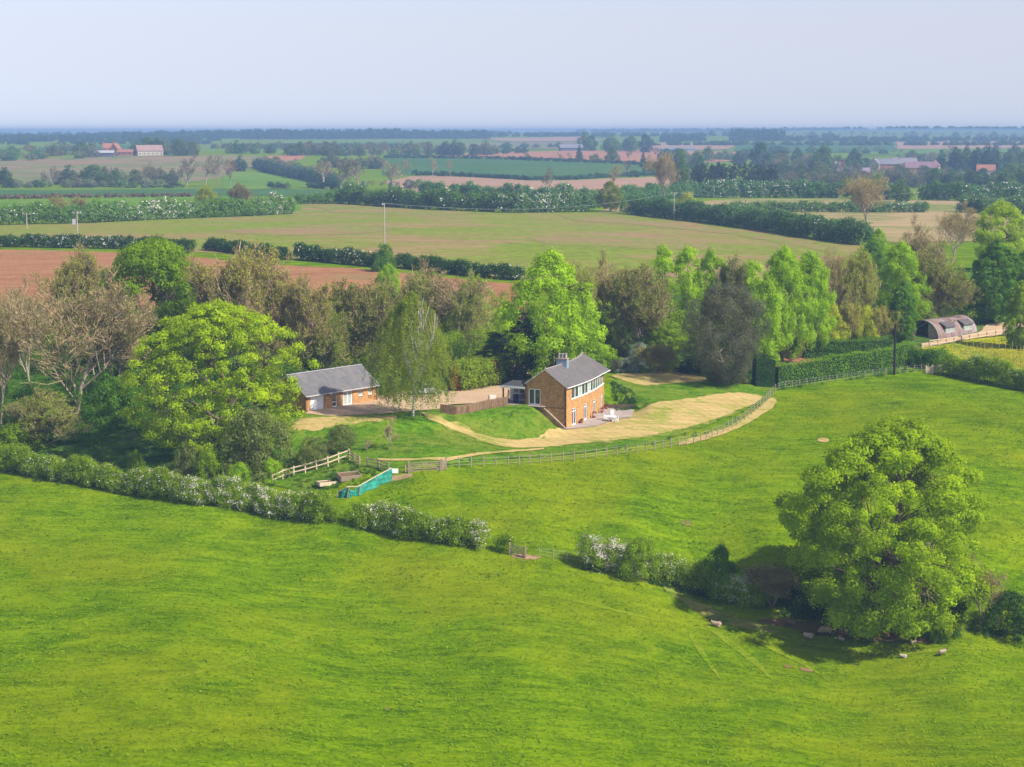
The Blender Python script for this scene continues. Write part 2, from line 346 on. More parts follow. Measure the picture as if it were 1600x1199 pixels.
def refine(poly, step, jag, seed, closed=True):
    r = random.Random(seed); out = []; n = len(poly)
    for i in range(n if closed else n - 1):
        a = Vector(poly[i][:2]); b = Vector(poly[(i + 1) % n][:2]); L = (b - a).length; k = max(1, int(L / step)); nrm = Vector((-(b - a).y, (b - a).x)) / max(L, 1e-6)
        for j in range(k):
            out.append(a.lerp(b, j / k) + nrm * (r.uniform(-jag, jag) if j else 0))
    if not closed: out.append(Vector(poly[-1][:2]))
    return out
def smooth_poly(poly, it=2):
    for _ in range(it):
        q = []
        for i in range(len(poly)):
            a = Vector(poly[i][:2]); b = Vector(poly[(i + 1) % len(poly)][:2]); q += [a.lerp(b, .25), a.lerp(b, .75)]
        poly = q
    return poly
def drape(name, poly, mat, off=0.05, step=1.0, jag=0.15, rnd=0, kind='structure', sub=1):
    """a sheet laid on the ground, following its mesh"""
    if rnd: poly = smooth_poly(poly, rnd)
    P = refine(poly, step, jag, hash(len(poly)) % 99)
    xs = [p[0] for p in P]; ys = [p[1] for p in P]
    j0, j1 = np.searchsorted(XL, [min(xs), max(xs)]); i0, i1 = np.searchsorted(YL, [min(ys), max(ys)])
    gx = GX[i0:i1, j0:j1].ravel(); gy = GY[i0:i1, j0:j1].ravel()
    d, ins = seg_dist(gx, gy, [(p[0], p[1]) for p in P])
    pts = [Vector((a, b)) for a, b in zip(gx[ins], gy[ins])]
    n = len(P); edges = [(i, (i + 1) % n) for i in range(n)]
    vo, eo, fo, *_ = geometry.delaunay_2d_cdt(P + pts, edges, [], 1, 1e-4)
    X = np.array([v.x for v in vo]); Y = np.array([v.y for v in vo]); Z = hv(X, Y) + off
    T = np.array([f for f in fo if len(f) == 3], np.int32)
    a, b, c = T[:, 0], T[:, 1], T[:, 2]
    cr = (X[b] - X[a]) * (Y[c] - Y[a]) - (Y[b] - Y[a]) * (X[c] - X[a]); T[cr < 0] = T[cr < 0][:, ::-1]
    o = link(name, mesh_from(name, np.stack([X, Y, Z], -1), None, T, mats=[mat], smooth=True)); tag(o, kind=kind)
    return o
def pix(pts): return [tuple(at(u, v)[:2]) for u, v in pts]
# ---------------- foliage library ----------------
def unit(rng, n):
    v = rng.normal(size=(n, 3)); return v / np.linalg.norm(v, axis=1, keepdims=True)
def norm(v): return v / np.maximum(np.linalg.norm(v, axis=-1, keepdims=True), 1e-9)
def leafquads(rng, P, Nn, size, asp=0.62, droop=0.0):
    n = len(P); Nn = norm(Nn); r = unit(rng, n)
    if droop: r[:, 2] -= droop; r = norm(r)
    t = norm(r - (r * Nn).sum(1, keepdims=True) * Nn); b = np.cross(Nn, t)
    s = (size * rng.uniform(.6, 1.3, (n, 1))) * 0.5
    V = np.stack([P + t * s, P + b * s * asp, P - t * s, P - b * s * asp], 1).reshape(-1, 3)
    return V, np.arange(4 * n).reshape(n, 4)
def clumpleaves(rng, Cc, Rr, per, size, up=0.35, jit=0.55, axis=None, outw=0.5, shell=0.5, flat=1.0, asp=0.62, tip=None):
    """leaves on the outside of each clump"""
    n = len(Cc); k = np.maximum(8, (per * (Rr / Rr.mean()) ** 2)).astype(int); ci = np.repeat(np.arange(n), k); m = len(ci)
    d = unit(rng, m); d[:, 2] += up
    if axis is not None:
        o = Cc - axis; o[:, 2] *= 0.6; o = norm(o); d += o[ci] * outw
    d = norm(d); r = rng.uniform(shell, 1.08, (m, 1)); lump = 1 + 0.22 * np.sin(d[:, :1] * 5 + ci[:, None] * 1.7) * np.sin(d[:, 1:2] * 5 + ci[:, None])
    off = d * r * Rr[ci][:, None] * lump; off[:, 2] *= flat
    P = Cc[ci] + off; nn = d + unit(rng, m) * jit
    V, Q = leafquads(rng, P, nn, size, asp)
    ct = rng.uniform(0, 1, n); t = np.clip(ct[ci] * 0.55 + rng.uniform(0, 1, m) * 0.45, 0, 1)
    return V, Q, np.repeat(t, 4)
def envelope(kind, t):
    t = np.clip(t, 0, 1)
    if kind == 'round': return np.power(np.clip(1 - (2 * t - 1) ** 2, 0, 1), 0.45)
    if kind == 'spread': return np.where(t < .42, 0.72 + 0.28 * np.sin(t / .42 * 1.57), np.power(np.clip(1 - ((t - .42) / .58) ** 2, 0, 1), 0.55))
    if kind == 'ovoid': return np.where(t < .35, 0.6 + 0.4 * np.sin(t / .35 * 1.57), np.power(np.clip(1 - ((t - .35) / .65) ** 1.7, 0, 1), 0.8))
    if kind == 'oak': return np.interp(t, [0, .12, .4, .66, .86, 1], [.66, .86, 1, .9, .62, .2])
    if kind == 'cone': return np.power(1 - t, 0.8) * (0.6 + .4 * np.minimum(1, t * 8))
    if kind == 'column': return np.power(np.clip(1 - (2 * t - 1) ** 4, 0, 1), 0.5) * (1 - 0.35 * t)
    if kind == 'dome': return np.power(np.clip(1 - t ** 2, 0, 1), 0.5)
def prisms(A, B, ra, rb, ns=5):
    """tapered prisms between point pairs"""
    n = len(A); d = norm(B - A); up = np.where(np.abs(d[:, 2:3]) < .9, np.array([[0, 0, 1.0]]), np.array([[1.0, 0, 0]]))
    x = norm(np.cross(d, up)); y = np.cross(x, d); a = np.arange(ns) * 2 * np.pi / ns
    c = np.cos(a)[None, :, None]; s = np.sin(a)[None, :, None]
    ring = x[:, None] * c + y[:, None] * s
    V = np.concatenate([A[:, None] + ring * ra[:, None, None], B[:, None] + ring * rb[:, None, None]], 1).reshape(-1, 3)
    base = (np.arange(n) * 2 * ns)[:, None]; k = np.arange(ns); k2 = (k + 1) % ns
    Q = np.stack([base + k, base + k2, base + ns + k2, base + ns + k], -1).reshape(-1, 4)
    return V, Q
def limbs(rng, ends, H, cb, r0, nmain=8, bend=0.15, lean=0.0, trunk_top=0.8):
    """trunk, main limbs and branches that reach the clump centres"""
    A, B, ra, rb = [], [], [], []
    def path(p, q, r1, r2, k=4, sag=0.0):
        m = np.array([(p + (q - p) * (i / k)) + (rng.normal(size=3) * bend * np.linalg.norm(q - p) * math.sin(math.pi * i / k) * .5) + np.array([0, 0, sag * math.sin(math.pi * i / k)]) for i in range(k + 1)])
        rr = np.linspace(r1, r2, k + 1)
        for i in range(k): A.append(m[i]); B.append(m[i + 1]); ra.append(rr[i]); rb.append(rr[i + 1])
        return m, rr
    tp, tr = path(np.array([0, 0, -0.4]), np.array([lean, 0, H * trunk_top]), r0, r0 * .25, 7)
    A.append(np.array([0, 0, -.5])); B.append(np.array([0, 0, 0.35])); ra.append(r0 * 1.6); rb.append(r0 * 1.02)
    nodes_ = [(tp[i], tr[i]) for i in range(2, len(tp))]
    ang0 = rng.uniform(0, 6.28)
    for k in range(nmain):
        a = ang0 + k * 2.4; i = int(np.clip((cb + (0.35 * k / nmain)) * len(tp) / trunk_top, 1, len(tp) - 2))
        sel = ends[np.argmax((ends[:, 0] * math.cos(a) + ends[:, 1] * math.sin(a)) * (0.6 + rng.uniform(0, .8, len(ends))))]
        e = sel * np.array([.62, .62, 1]); e[2] = tp[i][2] + (e[2] - tp[i][2]) * .75
        m, rr = path(tp[i], e, tr[i] * .62, tr[i] * .2, 4, 0.0); nodes_ += [(m[j], rr[j]) for j in range(1, 5)]
    NP = np.array([n[0] for n in nodes_]); NR = np.array([n[1] for n in nodes_])
    for e in ends:
        d = np.linalg.norm(NP - e, axis=1) + np.where(NP[:, 2] > e[2], 2.5, 0) + np.where(np.hypot(NP[:, 0], NP[:, 1]) < .5, 2.0, 0); i = int(np.argmin(d))
        path(NP[i], e, min(NR[i] * .5, r0 * .085), r0 * .02, 3)
    V, Q = prisms(np.array(A), np.array(B), np.array(ra), np.array(rb), 6)
    return V, Q
def leafy(name, seed, H=14, Rr=5.5, cb=0.18, env='round', ncl=110, cr=1.3, per=170, leaf=.32, lobes=.16, flat=.85, up=.35, inner=.25, nmain=8, r0=.35, bark=None, lean=0, jit=.55, shell=.5, outw=.5, asp=.62, trunk_top=.8):
    rng = np.random.RandomState(seed); ph = rng.uniform(0, 6.28, 6); Cc = []
    tries = 0
    while len(Cc) < ncl and tries < ncl * 60:
        tries += 1
        t = rng.uniform(0, 1) if rng.rand() > .15 else rng.uniform(.8, 1); a = rng.uniform(0, 6.28)
        e = float(envelope(env, np.array([t]))[0])
        lob = 1 + lobes * (math.sin(2 * a + ph[0] + t * 3) + math.sin(3 * a + ph[1] - t * 5) + .7 * math.sin(5 * a + ph[2] + t * 9))
        rho = (rng.uniform(inner, 1) ** .45)
        rr = max(0, Rr * e * lob * rho - cr * .55)
        p = np.array([rr * math.cos(a) + lean * t, rr * math.sin(a), H * (cb + (1 - cb) * t) - cr * .5 * t])
        if all(np.linalg.norm(p - q) > cr * .62 for q in Cc): Cc.append(p)
    Cc = np.array(Cc); R_ = cr * rng.uniform(.65, 1.25, len(Cc))
    ax = np.zeros_like(Cc); ax[:, 2] = H * (cb + (1 - cb) * .4)
    V, Q, t = clumpleaves(rng, Cc, R_, per, leaf, up, jit, ax, outw, shell, flat, asp)
    cm = mesh_from(name + '_crown', V, Q, mats=[LEAF], tint=t)
    tv, tq = limbs(rng, Cc, H, cb, r0, nmain, lean=lean, trunk_top=trunk_top)
    tm = mesh_from(name + '_trunk', tv, tq, mats=[bark or BARK], smooth=True)
    q = V.reshape(-1, 3); Wt = np.percentile(q[:, 0], 99) - np.percentile(q[:, 0], 1) + np.percentile(q[:, 1], 99) - np.percentile(q[:, 1], 1)
    return dict(H=float(np.percentile(q[:, 2], 99.7)), W=float(Wt / 2), crown=cm, trunk=tm)
def branching(rng, H, spread, levels, counts, r0, trunkfrac=.22, upb=.22, ang=(22, 55), ratio=.62, stems=1):
    """recursive bare branches: returns segments of each level"""
    segs = []
    S = np.stack([rng.uniform(-.3, .3, stems) * (stems > 1), rng.uniform(-.3, .3, stems) * (stems > 1), np.full(stems, -.3)], 1)
    D = norm(np.stack([rng.uniform(-.25, .25, stems) * (1 if stems == 1 else 2), rng.uniform(-.25, .25, stems) * (1 if stems == 1 else 2), np.ones(stems)], 1))
    L = np.full(stems, H * (.5 if stems == 1 else .6)); Rr = np.full(stems, r0)
    for lv in range(levels):
        M = S + D * L[:, None] * .5 + rng.normal(size=S.shape) * L[:, None] * .05
        d2 = norm(D + rng.normal(size=D.shape) * .18 + np.array([0, 0, upb])); E = M + d2 * L[:, None] * .5
        segs.append((S, M, E, Rr))
        if lv == levels - 1: break
        k = counts[lv]; n = len(S); ci = np.repeat(np.arange(n), k); lo = trunkfrac if lv == 0 else .25
        t = rng.uniform(lo, 1, n * k); t[::k] = 1.0
        P = np.where(t[:, None] < .5, S[ci] + (M - S)[ci] * (t[:, None] * 2), M[ci] + (E - M)[ci] * (t[:, None] * 2 - 1))
        a = np.radians(rng.uniform(ang[0], ang[1], n * k)); pr = unit(rng, n * k); pd = d2[ci]
        pr = norm(pr - (pr * pd).sum(1, keepdims=True) * pd)
        D = norm(pd * np.cos(a)[:, None] + pr * np.sin(a)[:, None] * spread + np.array([0, 0, upb * .6]))
        L = L[ci] * ratio * rng.uniform(.7, 1.2, n * k) * (1.25 - .45 * t); Rr = Rr[ci] * (.62 - .2 * t); S = P
    return segs
def bare(name, seed, H=14, W=11, levels=6, counts=(7, 5, 5, 4, 4), r0=.32, spread=1.0, buds=0, bud=.14, bark=None, stems=1, twig=.045, upb=.22, ratio=.62, tf=.22):
    rng = np.random.RandomState(seed); segs = branching(rng, H, spread, levels, counts, r0, trunkfrac=tf, upb=upb, stems=stems, ratio=ratio)
    allE = np.concatenate([s[2] for s in segs]); w = np.percentile(np.abs(allE[:, :2]), 98.5) * 2; hh = np.percentile(allE[:, 2], 99.8); sc = np.array([W / w, W / w, H / hh])
    tV, tQ, cV, cQ = [], [], [], []; no = 0; co = 0
    for lv, (S, M, E, Rr) in enumerate(segs):
        S, M, E = S * sc, M * sc, E * sc
        if lv <= 2:
            for A, B, f0, f1 in ((S, M, 1.0, .75), (M, E, .75, .45)):
                v, q = prisms(A, B, np.maximum(Rr * f0, .03), np.maximum(Rr * f1, .025), 6 if lv == 0 else 4); tV.append(v); tQ.append(q + no); no += len(v)
        else:
            wd = max(twig, .06 * .55 ** (lv - 3))
            for A, B in ((S, M), (M, E)):
                r = unit(rng, len(A)); sd_ = norm(np.cross(B - A, r)) * (wd / 2 if B is M or lv < levels - 1 else wd * .35)
                v = np.stack([A - sd_, A + sd_, B + sd_ * .7, B - sd_ * .7], 1).reshape(-1, 3); cV.append(v); cQ.append(np.arange(len(v)).reshape(-1, 4) + co); co += len(v)
    n0 = co; mi = [np.zeros(n0 // 4, int)]; tint = [rng.uniform(0, 1, n0 // 4).repeat(4)]
    if buds:
        E = segs[-1][2] * sc; M = segs[-1][1] * sc; i = rng.randint(0, len(E), buds); P = M[i] + (E - M)[i] * rng.uniform(0, 1.1, (buds, 1)) + rng.normal(size=(buds, 3)) * .12
        v, q = leafquads(rng, P, unit(rng, buds) + np.array([0, 0, .6]), bud); cV.append(v); cQ.append(q + co); co += len(v)
        mi.append(np.ones(buds, int)); tint.append(rng.uniform(0, 1, buds).repeat(4))
    tm = mesh_from(name + '_trunk', np.concatenate(tV), np.concatenate(tQ), mats=[bark or BARK_PALE])
    # twigs and leaves are two parts, each with its own colour
    tw = mesh_from(name + '_twigs', np.concatenate(cV[:-1] if buds else cV), np.concatenate(cQ[:-1] if buds else cQ), mats=[TWIG], tint=tint[0])
    cm = None
    if buds: cm = mesh_from(name + '_crown', cV[-1], cQ[-1] - n0, mats=[LEAF], tint=tint[1])
    return dict(H=H, W=W, trunk=tm, twigs=tw, crown=cm)
def weeping(name, seed, H=15, W=10, strands=1000):
    rng = np.random.RandomState(seed)
    d = bare(name, seed, H, W * .55, 4, (14, 5, 3), .17, spread=.8, bark=BARK_BIRCH, upb=.35)
    t = rng.beta(1.1, 1.25, strands); a = rng.uniform(0, 6.28, strands); e = np.where(t < .3, .82 + .18 * t / .3, np.power(np.clip(1 - ((t - .3) / .7) ** 1.5, 0, 1), .75))
    lob = 1 + .14 * np.sin(3 * a + t * 6) + .1 * np.sin(7 * a + 9 * t)
    rr = W / 2 * e * lob * rng.uniform(.15, 1, strands) ** .5; z = H * (.2 + .8 * t)
    L = rng.uniform(1.0, 3.0, strands) * (0.55 + .5 * (1 - t)); k = 46; ci = np.repeat(np.arange(strands), k); f = rng.uniform(0, 1, len(ci))
    P = np.stack([rr[ci] * np.cos(a[ci]), rr[ci] * np.sin(a[ci]), z[ci]], 1); out = np.stack([np.cos(a[ci]), np.sin(a[ci]), np.zeros(len(ci))], 1)
    P += out * (f[:, None] * .35) + rng.normal(size=P.shape) * .13; P[:, 2] -= f ** 1.1 * L[ci]
    V, Q = leafquads(rng, P, out * .7 + unit(rng, len(P)) * .8, .2, .5, droop=.8)
    ct = rng.uniform(0, 1, strands); d['crown'] = mesh_from(name + '_crown', V, Q, mats=[LEAF], tint=np.repeat(ct[ci] * .6 + rng.uniform(0, .4, len(ci)), 4)); d['W'] = W
    return d
LIB = {}
def lib():
    LIB['oak'] = [leafy('oak', 3, 22, 11, .02, 'oak', 390, 1.28, 400, .28, lobes=.10, flat=.8, nmain=13, r0=.75, inner=.2, up=.3, bark=BARK)]
    LIB['round'] = [leafy('round', s, 15, 6, .10, 'ovoid', 150, 1.15, 170, .30, lobes=.11, nmain=9) for s in (11, 12)]
    LIB['ball'] = [leafy('ball', 15, 13, 6.6, .0, 'round', 250, 1.1, 230, .27, lobes=.06, nmain=9)]
    LIB['dense'] = [leafy('dense', s, 13, 5.5, .05, 'ovoid', 150, 1.1, 170, .32, lobes=.08, flat=.62, nmain=7, up=.6, jit=.35, shell=.75) for s in (21, 22)]
    LIB['layer'] = [leafy('layer', 31, 14, 8.3, .0, 'spread', 420, 1.05, 170, .24, lobes=.13, flat=.6, nmain=12, up=.35, outw=.8, jit=.6, shell=.25)]
    LIB['plume'] = [leafy('plume', s, 12, 3.2, .04, 'round', 95, .95, 120, .26, lobes=.2, flat=1.25, nmain=6, r0=.2, up=.6, shell=.35) for s in (41, 42, 43)]
    LIB['smoky'] = [leafy('smoky', 51, 14, 6.5, .03, 'round', 230, 1.15, 280, .24, lobes=.12, flat=1.3, nmain=6, r0=.22, bark=BARK_PALE, up=.1, shell=.3, asp=.4)]
    LIB['bush'] = [leafy('bush', s, 4, 3, .0, 'dome', 70, .75, 110, .2, lobes=.14, nmain=6, r0=.1, trunk_top=.5) for s in (61, 62, 63)]
    LIB['yew'] = [leafy('yew', 71, 10, 4, .0, 'ovoid', 130, 1.0, 170, .24, lobes=.16, flat=.55, nmain=6, up=.1, outw=.9), leafy('yew', 72, 12, 3.4, .0, 'cone', 110, .9, 150, .24, lobes=.12, flat=.6, nmain=4, up=0, outw=.9)]
    LIB['bare'] = [bare('bare', s, 14, 12, 6, (10, 7, 6, 5, 4), .24, buds=14000, bud=.12) for s in (81, 82)]
    LIB['wispy'] = [bare('wispy', s, 12, 9, 6, (9, 6, 5, 4, 4), .11, buds=30000, bud=.19, stems=5, tf=.03, upb=.2) for s in (91, 92)]
    LIB['ivied'] = [bare('ivied', s, 12, 10, 6, (11, 6, 5, 4, 4), .15, buds=34000, bud=.24, stems=4, upb=.22, tf=.03) for s in (95, 96)]
    LIB['birch'] = [weeping('birch', 101)]
    LIB['sapling'] = [bare('sapling', 111, 4, 2.6, 5, (7, 5, 4, 4), .07, buds=500, bud=.09, twig=.018)]
    LIB['far_round'] = [leafy('far_round', s, 13, 6, .0, 'ovoid', 46, 2.2, 60, .8, lobes=.14, nmain=5, r0=.35) for s in (121, 122, 123)]
    LIB['far_bare'] = [bare('far_bare', s, 14, 12, 5, (7, 5, 5, 4), .35, buds=700, bud=.35, twig=.10) for s in (131, 132)]
    LIB['far_cone'] = [leafy('far_cone', 141, 15, 3.6, .02, 'cone', 40, 1.5, 45, .7, nmain=4, r0=.25)]
    LIB['far_bush'] = [leafy('far_bush', s, 4, 3.2, 0, 'dome', 16, 1.2, 50, .55, nmain=3, r0=.1, trunk_top=.4) for s in (151, 152)]
lib()
COL = dict(oak=(.155, .278, .006), lime=(.15, .30, .015), bright=(.17, .33, .02), yellow=(.175, .30, .012), pale=(.24, .33, .06), mid=(.12, .225, .018), deep=(.055, .15, .025), dark=(.025, .07, .02),
           teal=(.02, .06, .03), olive=(.098, .155, .055), grey=(.10, .155, .10), smoky=(.074, .10, .16), birchy=(.125, .20, .06), silver=(.30, .36, .30), twig=(.38, .275, .15), twigpink=(.38, .26, .16),
           twigdark=(.23, .165, .11), wyellow=(.165, .235, .06), bloom=(.7, .66, .6), copper=(.13, .05, .03), farg=(.10, .18, .035), fard=(.055, .11, .035), faro=(.15, .18, .06), leafy=(.10, .205, .015))
for _k in list(COL):
    if _k not in ('bloom', 'silver', 'twig', 'twigpink', 'twigdark', 'fard', 'farg', 'faro', 'teal'): COL[_k] = tuple(min(.6, c * f) for c, f in zip(COL[_k], (2.0, 1.6, .6)))
_tc = [0]
def tree(kind, u, vb, vt, w, col, label=None, group=None, name=None, cat='tree', twig='twig', at_=None, rz=None, depth=None):
    P = at_ or at(u, vb); k = ppm(P); H = (vb - vt) / k; W = w / k
    L = LIB[kind]; d = L[_tc[0] % len(L)]; _tc[0] += 1
    sx = W / d['W'] * .93; sz = H / d['H']
    o = empty(name or 'tree', P, rz if rz is not None else (_tc[0] * 2.39996) % 6.28, (sx, sx * (depth or 1), sz))
    for part, nm, cc in (('trunk', 'trunk', None), ('twigs', 'twigs', COL.get(twig)), ('crown', 'crown', COL.get(col) if isinstance(col, str) else col)):
        if d.get(part) is not None:
            nm2 = {'trunk': 'stems' if cat == 'bush' else 'trunk', 'twigs': 'twigs', 'crown': 'foliage' if cat == 'bush' else 'crown'}[part]
            link(nm2, d[part], o, color=cc)
    tag(o, label, cat, group)
    return o
def chop(poly, step):
    out = []
    for i in range(len(poly) - 1):
        a = Vector(poly[i]); b = Vector(poly[i + 1]); n = max(1, int((b - a).length / step))
        out += [a.lerp(b, j / n) for j in range(n)]
    return out + [Vector(poly[-1])]
def hedge(pts, height, width, label, leaf=.2, per=None, r=None, bloom=0.0, seed=1, col='mid', trim=False, rag=.25, name='hedge', dens=1.0, blooms=None, group=None, col2=None, fade=None, cat='hedge', stems=True):
    """pts: pixels of the foot of the hedge, or world points"""
    W = [at(*p) if len(p) == 2 else Vector(p) for p in pts]
    if leaf > .3:
        cc_ = COL[col] if isinstance(col, str) else col; col = tuple(c * (2.1 if isinstance(cc_, tuple) and not isinstance(col, str) else 1.25) for c in cc_)
    if leaf > .3 and leaf < 1: height *= 1.18; width *= 1.25; dens *= 1.25; rag *= .7
    rng = np.random.RandomState(seed); L = sum((W[i + 1] - W[i]).length for i in range(len(W) - 1)); cum = np.cumsum([0] + [(W[i + 1] - W[i]).length for i in range(len(W) - 1)])
    A = np.array([tuple(p) for p in W]); r = r or height * .26
    def along(s):
        return np.stack([np.interp(s, cum, A[:, k]) for k in range(3)], -1)
    n = int(L * height * width * .75 / r ** 3 * dens * .8) + 4
    s = rng.uniform(0, L, n); base = along(s); tang = norm(along(np.minimum(s + .5, L)) - along(np.maximum(s - .5, 0))); side = np.stack([tang[:, 1], -tang[:, 0], np.zeros(n)], 1)
    hn = height * (1 + rag * .55 * (np.sin(s * .55 / height * 3 + seed) + .6 * np.sin(s * 1.4 / height * 3 + 2 * seed) + rng.uniform(-.3, .3, n)) ) if not trim else np.full(n, height)
    zf = rng.uniform(0, 1, n) ** .8; wd = width / 2 * (np.sqrt(np.clip(1 - zf ** 3, 0, 1)) if not trim else 1)
    lat = rng.choice([-1, 1], n) * rng.uniform(.15, 1, n) ** .5 * np.maximum(wd - r * .6, 0)
    Cc = base + side * lat[:, None]; Cc[:, 2] = hv(Cc[:, 0], Cc[:, 1]) + r * .35 + zf * np.maximum(hn - r * 1.2, .1)
    if trim:
        # flat clipped faces: leaves scattered on the box itself
        area = L * (2 * height + width); m = int(area / (leaf ** 2) * 1.7 * dens); f = rng.uniform(0, 2 * height + width, m); ss = rng.uniform(0, L, m); b = along(ss)
        tg = norm(along(np.minimum(ss + .5, L)) - along(np.maximum(ss - .5, 0))); sdv = np.stack([tg[:, 1], -tg[:, 0], np.zeros(m)], 1)
        la = np.where(f < height, -width / 2, np.where(f > height + width, width / 2, f - height - width / 2)); zz = np.where(f < height, f, np.where(f > height + width, 2 * height + width - f, height))
        nn = np.where((f < height)[:, None], -sdv, np.where((f > height + width)[:, None], sdv, np.array([[0, 0, 1.0]])))
        P = b + sdv * la[:, None]; P[:, 2] = hv(b[:, 0], b[:, 1]) + zz; wob = .12 * (np.sin(ss * 1.3) + np.sin(zz * 3 + ss * .4)) + rng.normal(size=m) * .09
        P += nn * wob[:, None]
        V, Q = leafquads(rng, P, nn + unit(rng, m) * .8, leaf); t = np.repeat(np.clip(.45 + .3 * np.sin(ss * .9 + zz * 2) * .6 + rng.uniform(-.45, .45, m), 0, 1), 4)
    else:
        per = per or int(4 * math.pi * r * r / (leaf * leaf) * .85)
        V, Q, t = clumpleaves(rng, Cc, r * rng.uniform(.75, 1.3, n), per, leaf, .35, .6, None, 0, .45)
    o = empty(name, W[len(W) // 2]); inv = -np.array(tuple(o.location))
    if trim:
        b = MB(); iw = width / 2 - .34; pl = chop([tuple(p) for p in W], 1.5)
        for i in range(len(pl) - 1):
            a, c = pl[i], pl[i + 1]; tg = (c - a); sv = Vector((tg.y, -tg.x, 0)).normalized() * iw; za = h(a.x, a.y); zc = h(c.x, c.y)
            q = [Vector((a.x, a.y, za - .3)) - sv, Vector((c.x, c.y, zc - .3)) - sv, Vector((c.x, c.y, zc - .3)) + sv, Vector((a.x, a.y, za - .3)) + sv]
            b.solid([p - o.location for p in q], [p - o.location + Vector((0, 0, height - .05)) for p in q])
        b.build('branches', [plain('hedge_core', (.02, .045, .012), .95, .05)], o)  # solid dark core added inside so the hedge is not seen through
    isb = np.zeros(len(Q), bool)
    if bloom or blooms:
        cen = V.reshape(-1, 4, 3).mean(1); k = len(cen)
        fld = np.sin(cen[:, 0] * 1.1 + seed) + np.sin(cen[:, 1] * 1.7 + 1.3 * seed) + np.sin(cen[:, 2] * 2.3 + cen[:, 0] * .6)
        pr = bloom * .5 * np.clip(.5 + fld * .5, 0, 2)
        for bu, bw, bp in (blooms or []):
            bc = at(bu, np.interp(bu, [p[0] for p in pts], [p[1] for p in pts])); dd = np.hypot(cen[:, 0] - bc.x, cen[:, 1] - bc.y); pr = pr + bp * np.exp(-(dd / bw) ** 2) * (1.05 if leaf < .3 else .6) * np.clip(.4 + .5 * np.sin((cen[:, 0] * 2.1 + cen[:, 2] * 1.3) / r + 2 * np.sin(cen[:, 1] / r)) + .5 * np.sin((cen[:, 1] * 1.7 - cen[:, 2] * 2.3) / r + 2 * np.sin(cen[:, 0] * 1.3 / r)) + .4 * np.sin(cen[:, 2] * 5 / r), 0, 1.6)
        isb = rng.rand(k) < pr
    V4 = V.reshape(-1, 4, 3); t4 = t.reshape(-1, 4)
    def sub(mask, nm, mat, cc, ex=None):
        v = V4[mask].reshape(-1, 3) + inv; q = np.arange(len(v)).reshape(-1, 4); tt = t4[mask].ravel(); mi = np.zeros(len(q), int)
        if ex: q = np.concatenate([q, ex[1] + len(v)]); mi = np.concatenate([mi, np.ones(len(ex[1]), int)]); v = np.concatenate([v, ex[0]]); tt = np.concatenate([tt, np.zeros(len(ex[0]))])
        me = mesh_from(nm, v, q, mats=[mat, BARK] if ex else [mat], mi=mi, tint=tt); link(nm, me, o, color=cc)
    hs_st = None
    if stems and not trim:
        k = int(L / max(.8, height * .35)) + 2; s = np.sort(rng.uniform(0, L, k)); b = along(s); b[:, 2] = hv(b[:, 0], b[:, 1]) - .2; e = b + rng.normal(size=(k, 3)) * np.array([.3, .3, .1]) * height * .3; e[:, 2] = b[:, 2] + height * .7
        v, q = prisms(b, e, np.full(k, .07 * height / 3), np.full(k, .03 * height / 3), 5); hs_st = (v + inv, q)
    sub(~isb, 'foliage', LEAF, COL[col] if isinstance(col, str) else col, hs_st)
    if isb.any(): sub(isb, 'blossom', BLOSSOM, COL['bloom'])
    tag(o, label, cat, group)
    return o
# ---------------- fields, lawns and tracks laid on the ground ----------------
ARABLE = soil_mat('arable_stubble', (0.20, 0.13, 0.05), (0.31, 0.215, 0.09), weed=(0.165, 0.215, 0.015), weedamt=0.475, scale=.35, rows=.12, angle=0.35, rowscale=.07)
RED = soil_mat('red_ploughed_soil', (0.22, 0.095, 0.04), (0.35, 0.17, 0.08), weed=(.24, .17, .06), weedamt=.60, scale=.4, rows=.05, angle=1.3)
REDF = soil_mat('far_red_soil', (0.28, 0.12, 0.06), (0.38, 0.18, 0.10), scale=.05, rows=.08, angle=.2, rowscale=.03)
PINK = soil_mat('pink_soil', (0.28, 0.165, 0.10), (0.37, 0.23, 0.145), scale=.06, rows=.1, angle=.1, rowscale=.04)
MIXF = soil_mat('thin_crop_soil', (0.21, 0.13, 0.07), (0.27, 0.18, 0.10), weed=(0.11, 0.17, 0.03), weedamt=.5, scale=.05, rows=.08, angle=.1, rowscale=.04)
STRAW = soil_mat('pale_stubble', (0.29, 0.20, 0.10), (0.40, 0.28, 0.14), weed=(0.17, 0.19, 0.04), weedamt=.52, scale=.2, rows=.1, angle=.1, rowscale=.05)
WHEAT = grass_mat('wheat_crop', (0.038, 0.095, 0.03), (0.052, 0.12, 0.035), (0.065, 0.14, 0.045), (0.08, 0.14, 0.04), fine=.15, blotch=.006, streak=.12, angle=.1)
YOUNG = grass_mat('young_crop', (0.07, 0.15, 0.012), (0.10, 0.19, 0.015), (0.125, 0.22, 0.025), (0.15, 0.23, 0.03), fine=.2, blotch=.01, streak=.10, angle=.1)
HAY = soil_mat('mown_hay', (0.34, 0.24, 0.08), (0.50, 0.37, 0.15), weed=(0.19, 0.24, 0.02), weedamt=.555, wsc=7.0, scale=1.6, rows=.10, angle=1.0, bstr=.8, rowscale=.22)
LAWN = grass_mat('rough_lawn', (0.035, 0.095, 0.004), (0.075, 0.165, 0.005), (0.13, 0.225, 0.012), (0.20, 0.18, 0.03), fine=1.8, blotch=.09)
WOODF = grass_mat('woodland_floor', (0.02, 0.06, 0.006), (0.045, 0.11, 0.012), (0.09, 0.17, 0.02), (0.12, 0.10, 0.04), fine=.9, blotch=.08)
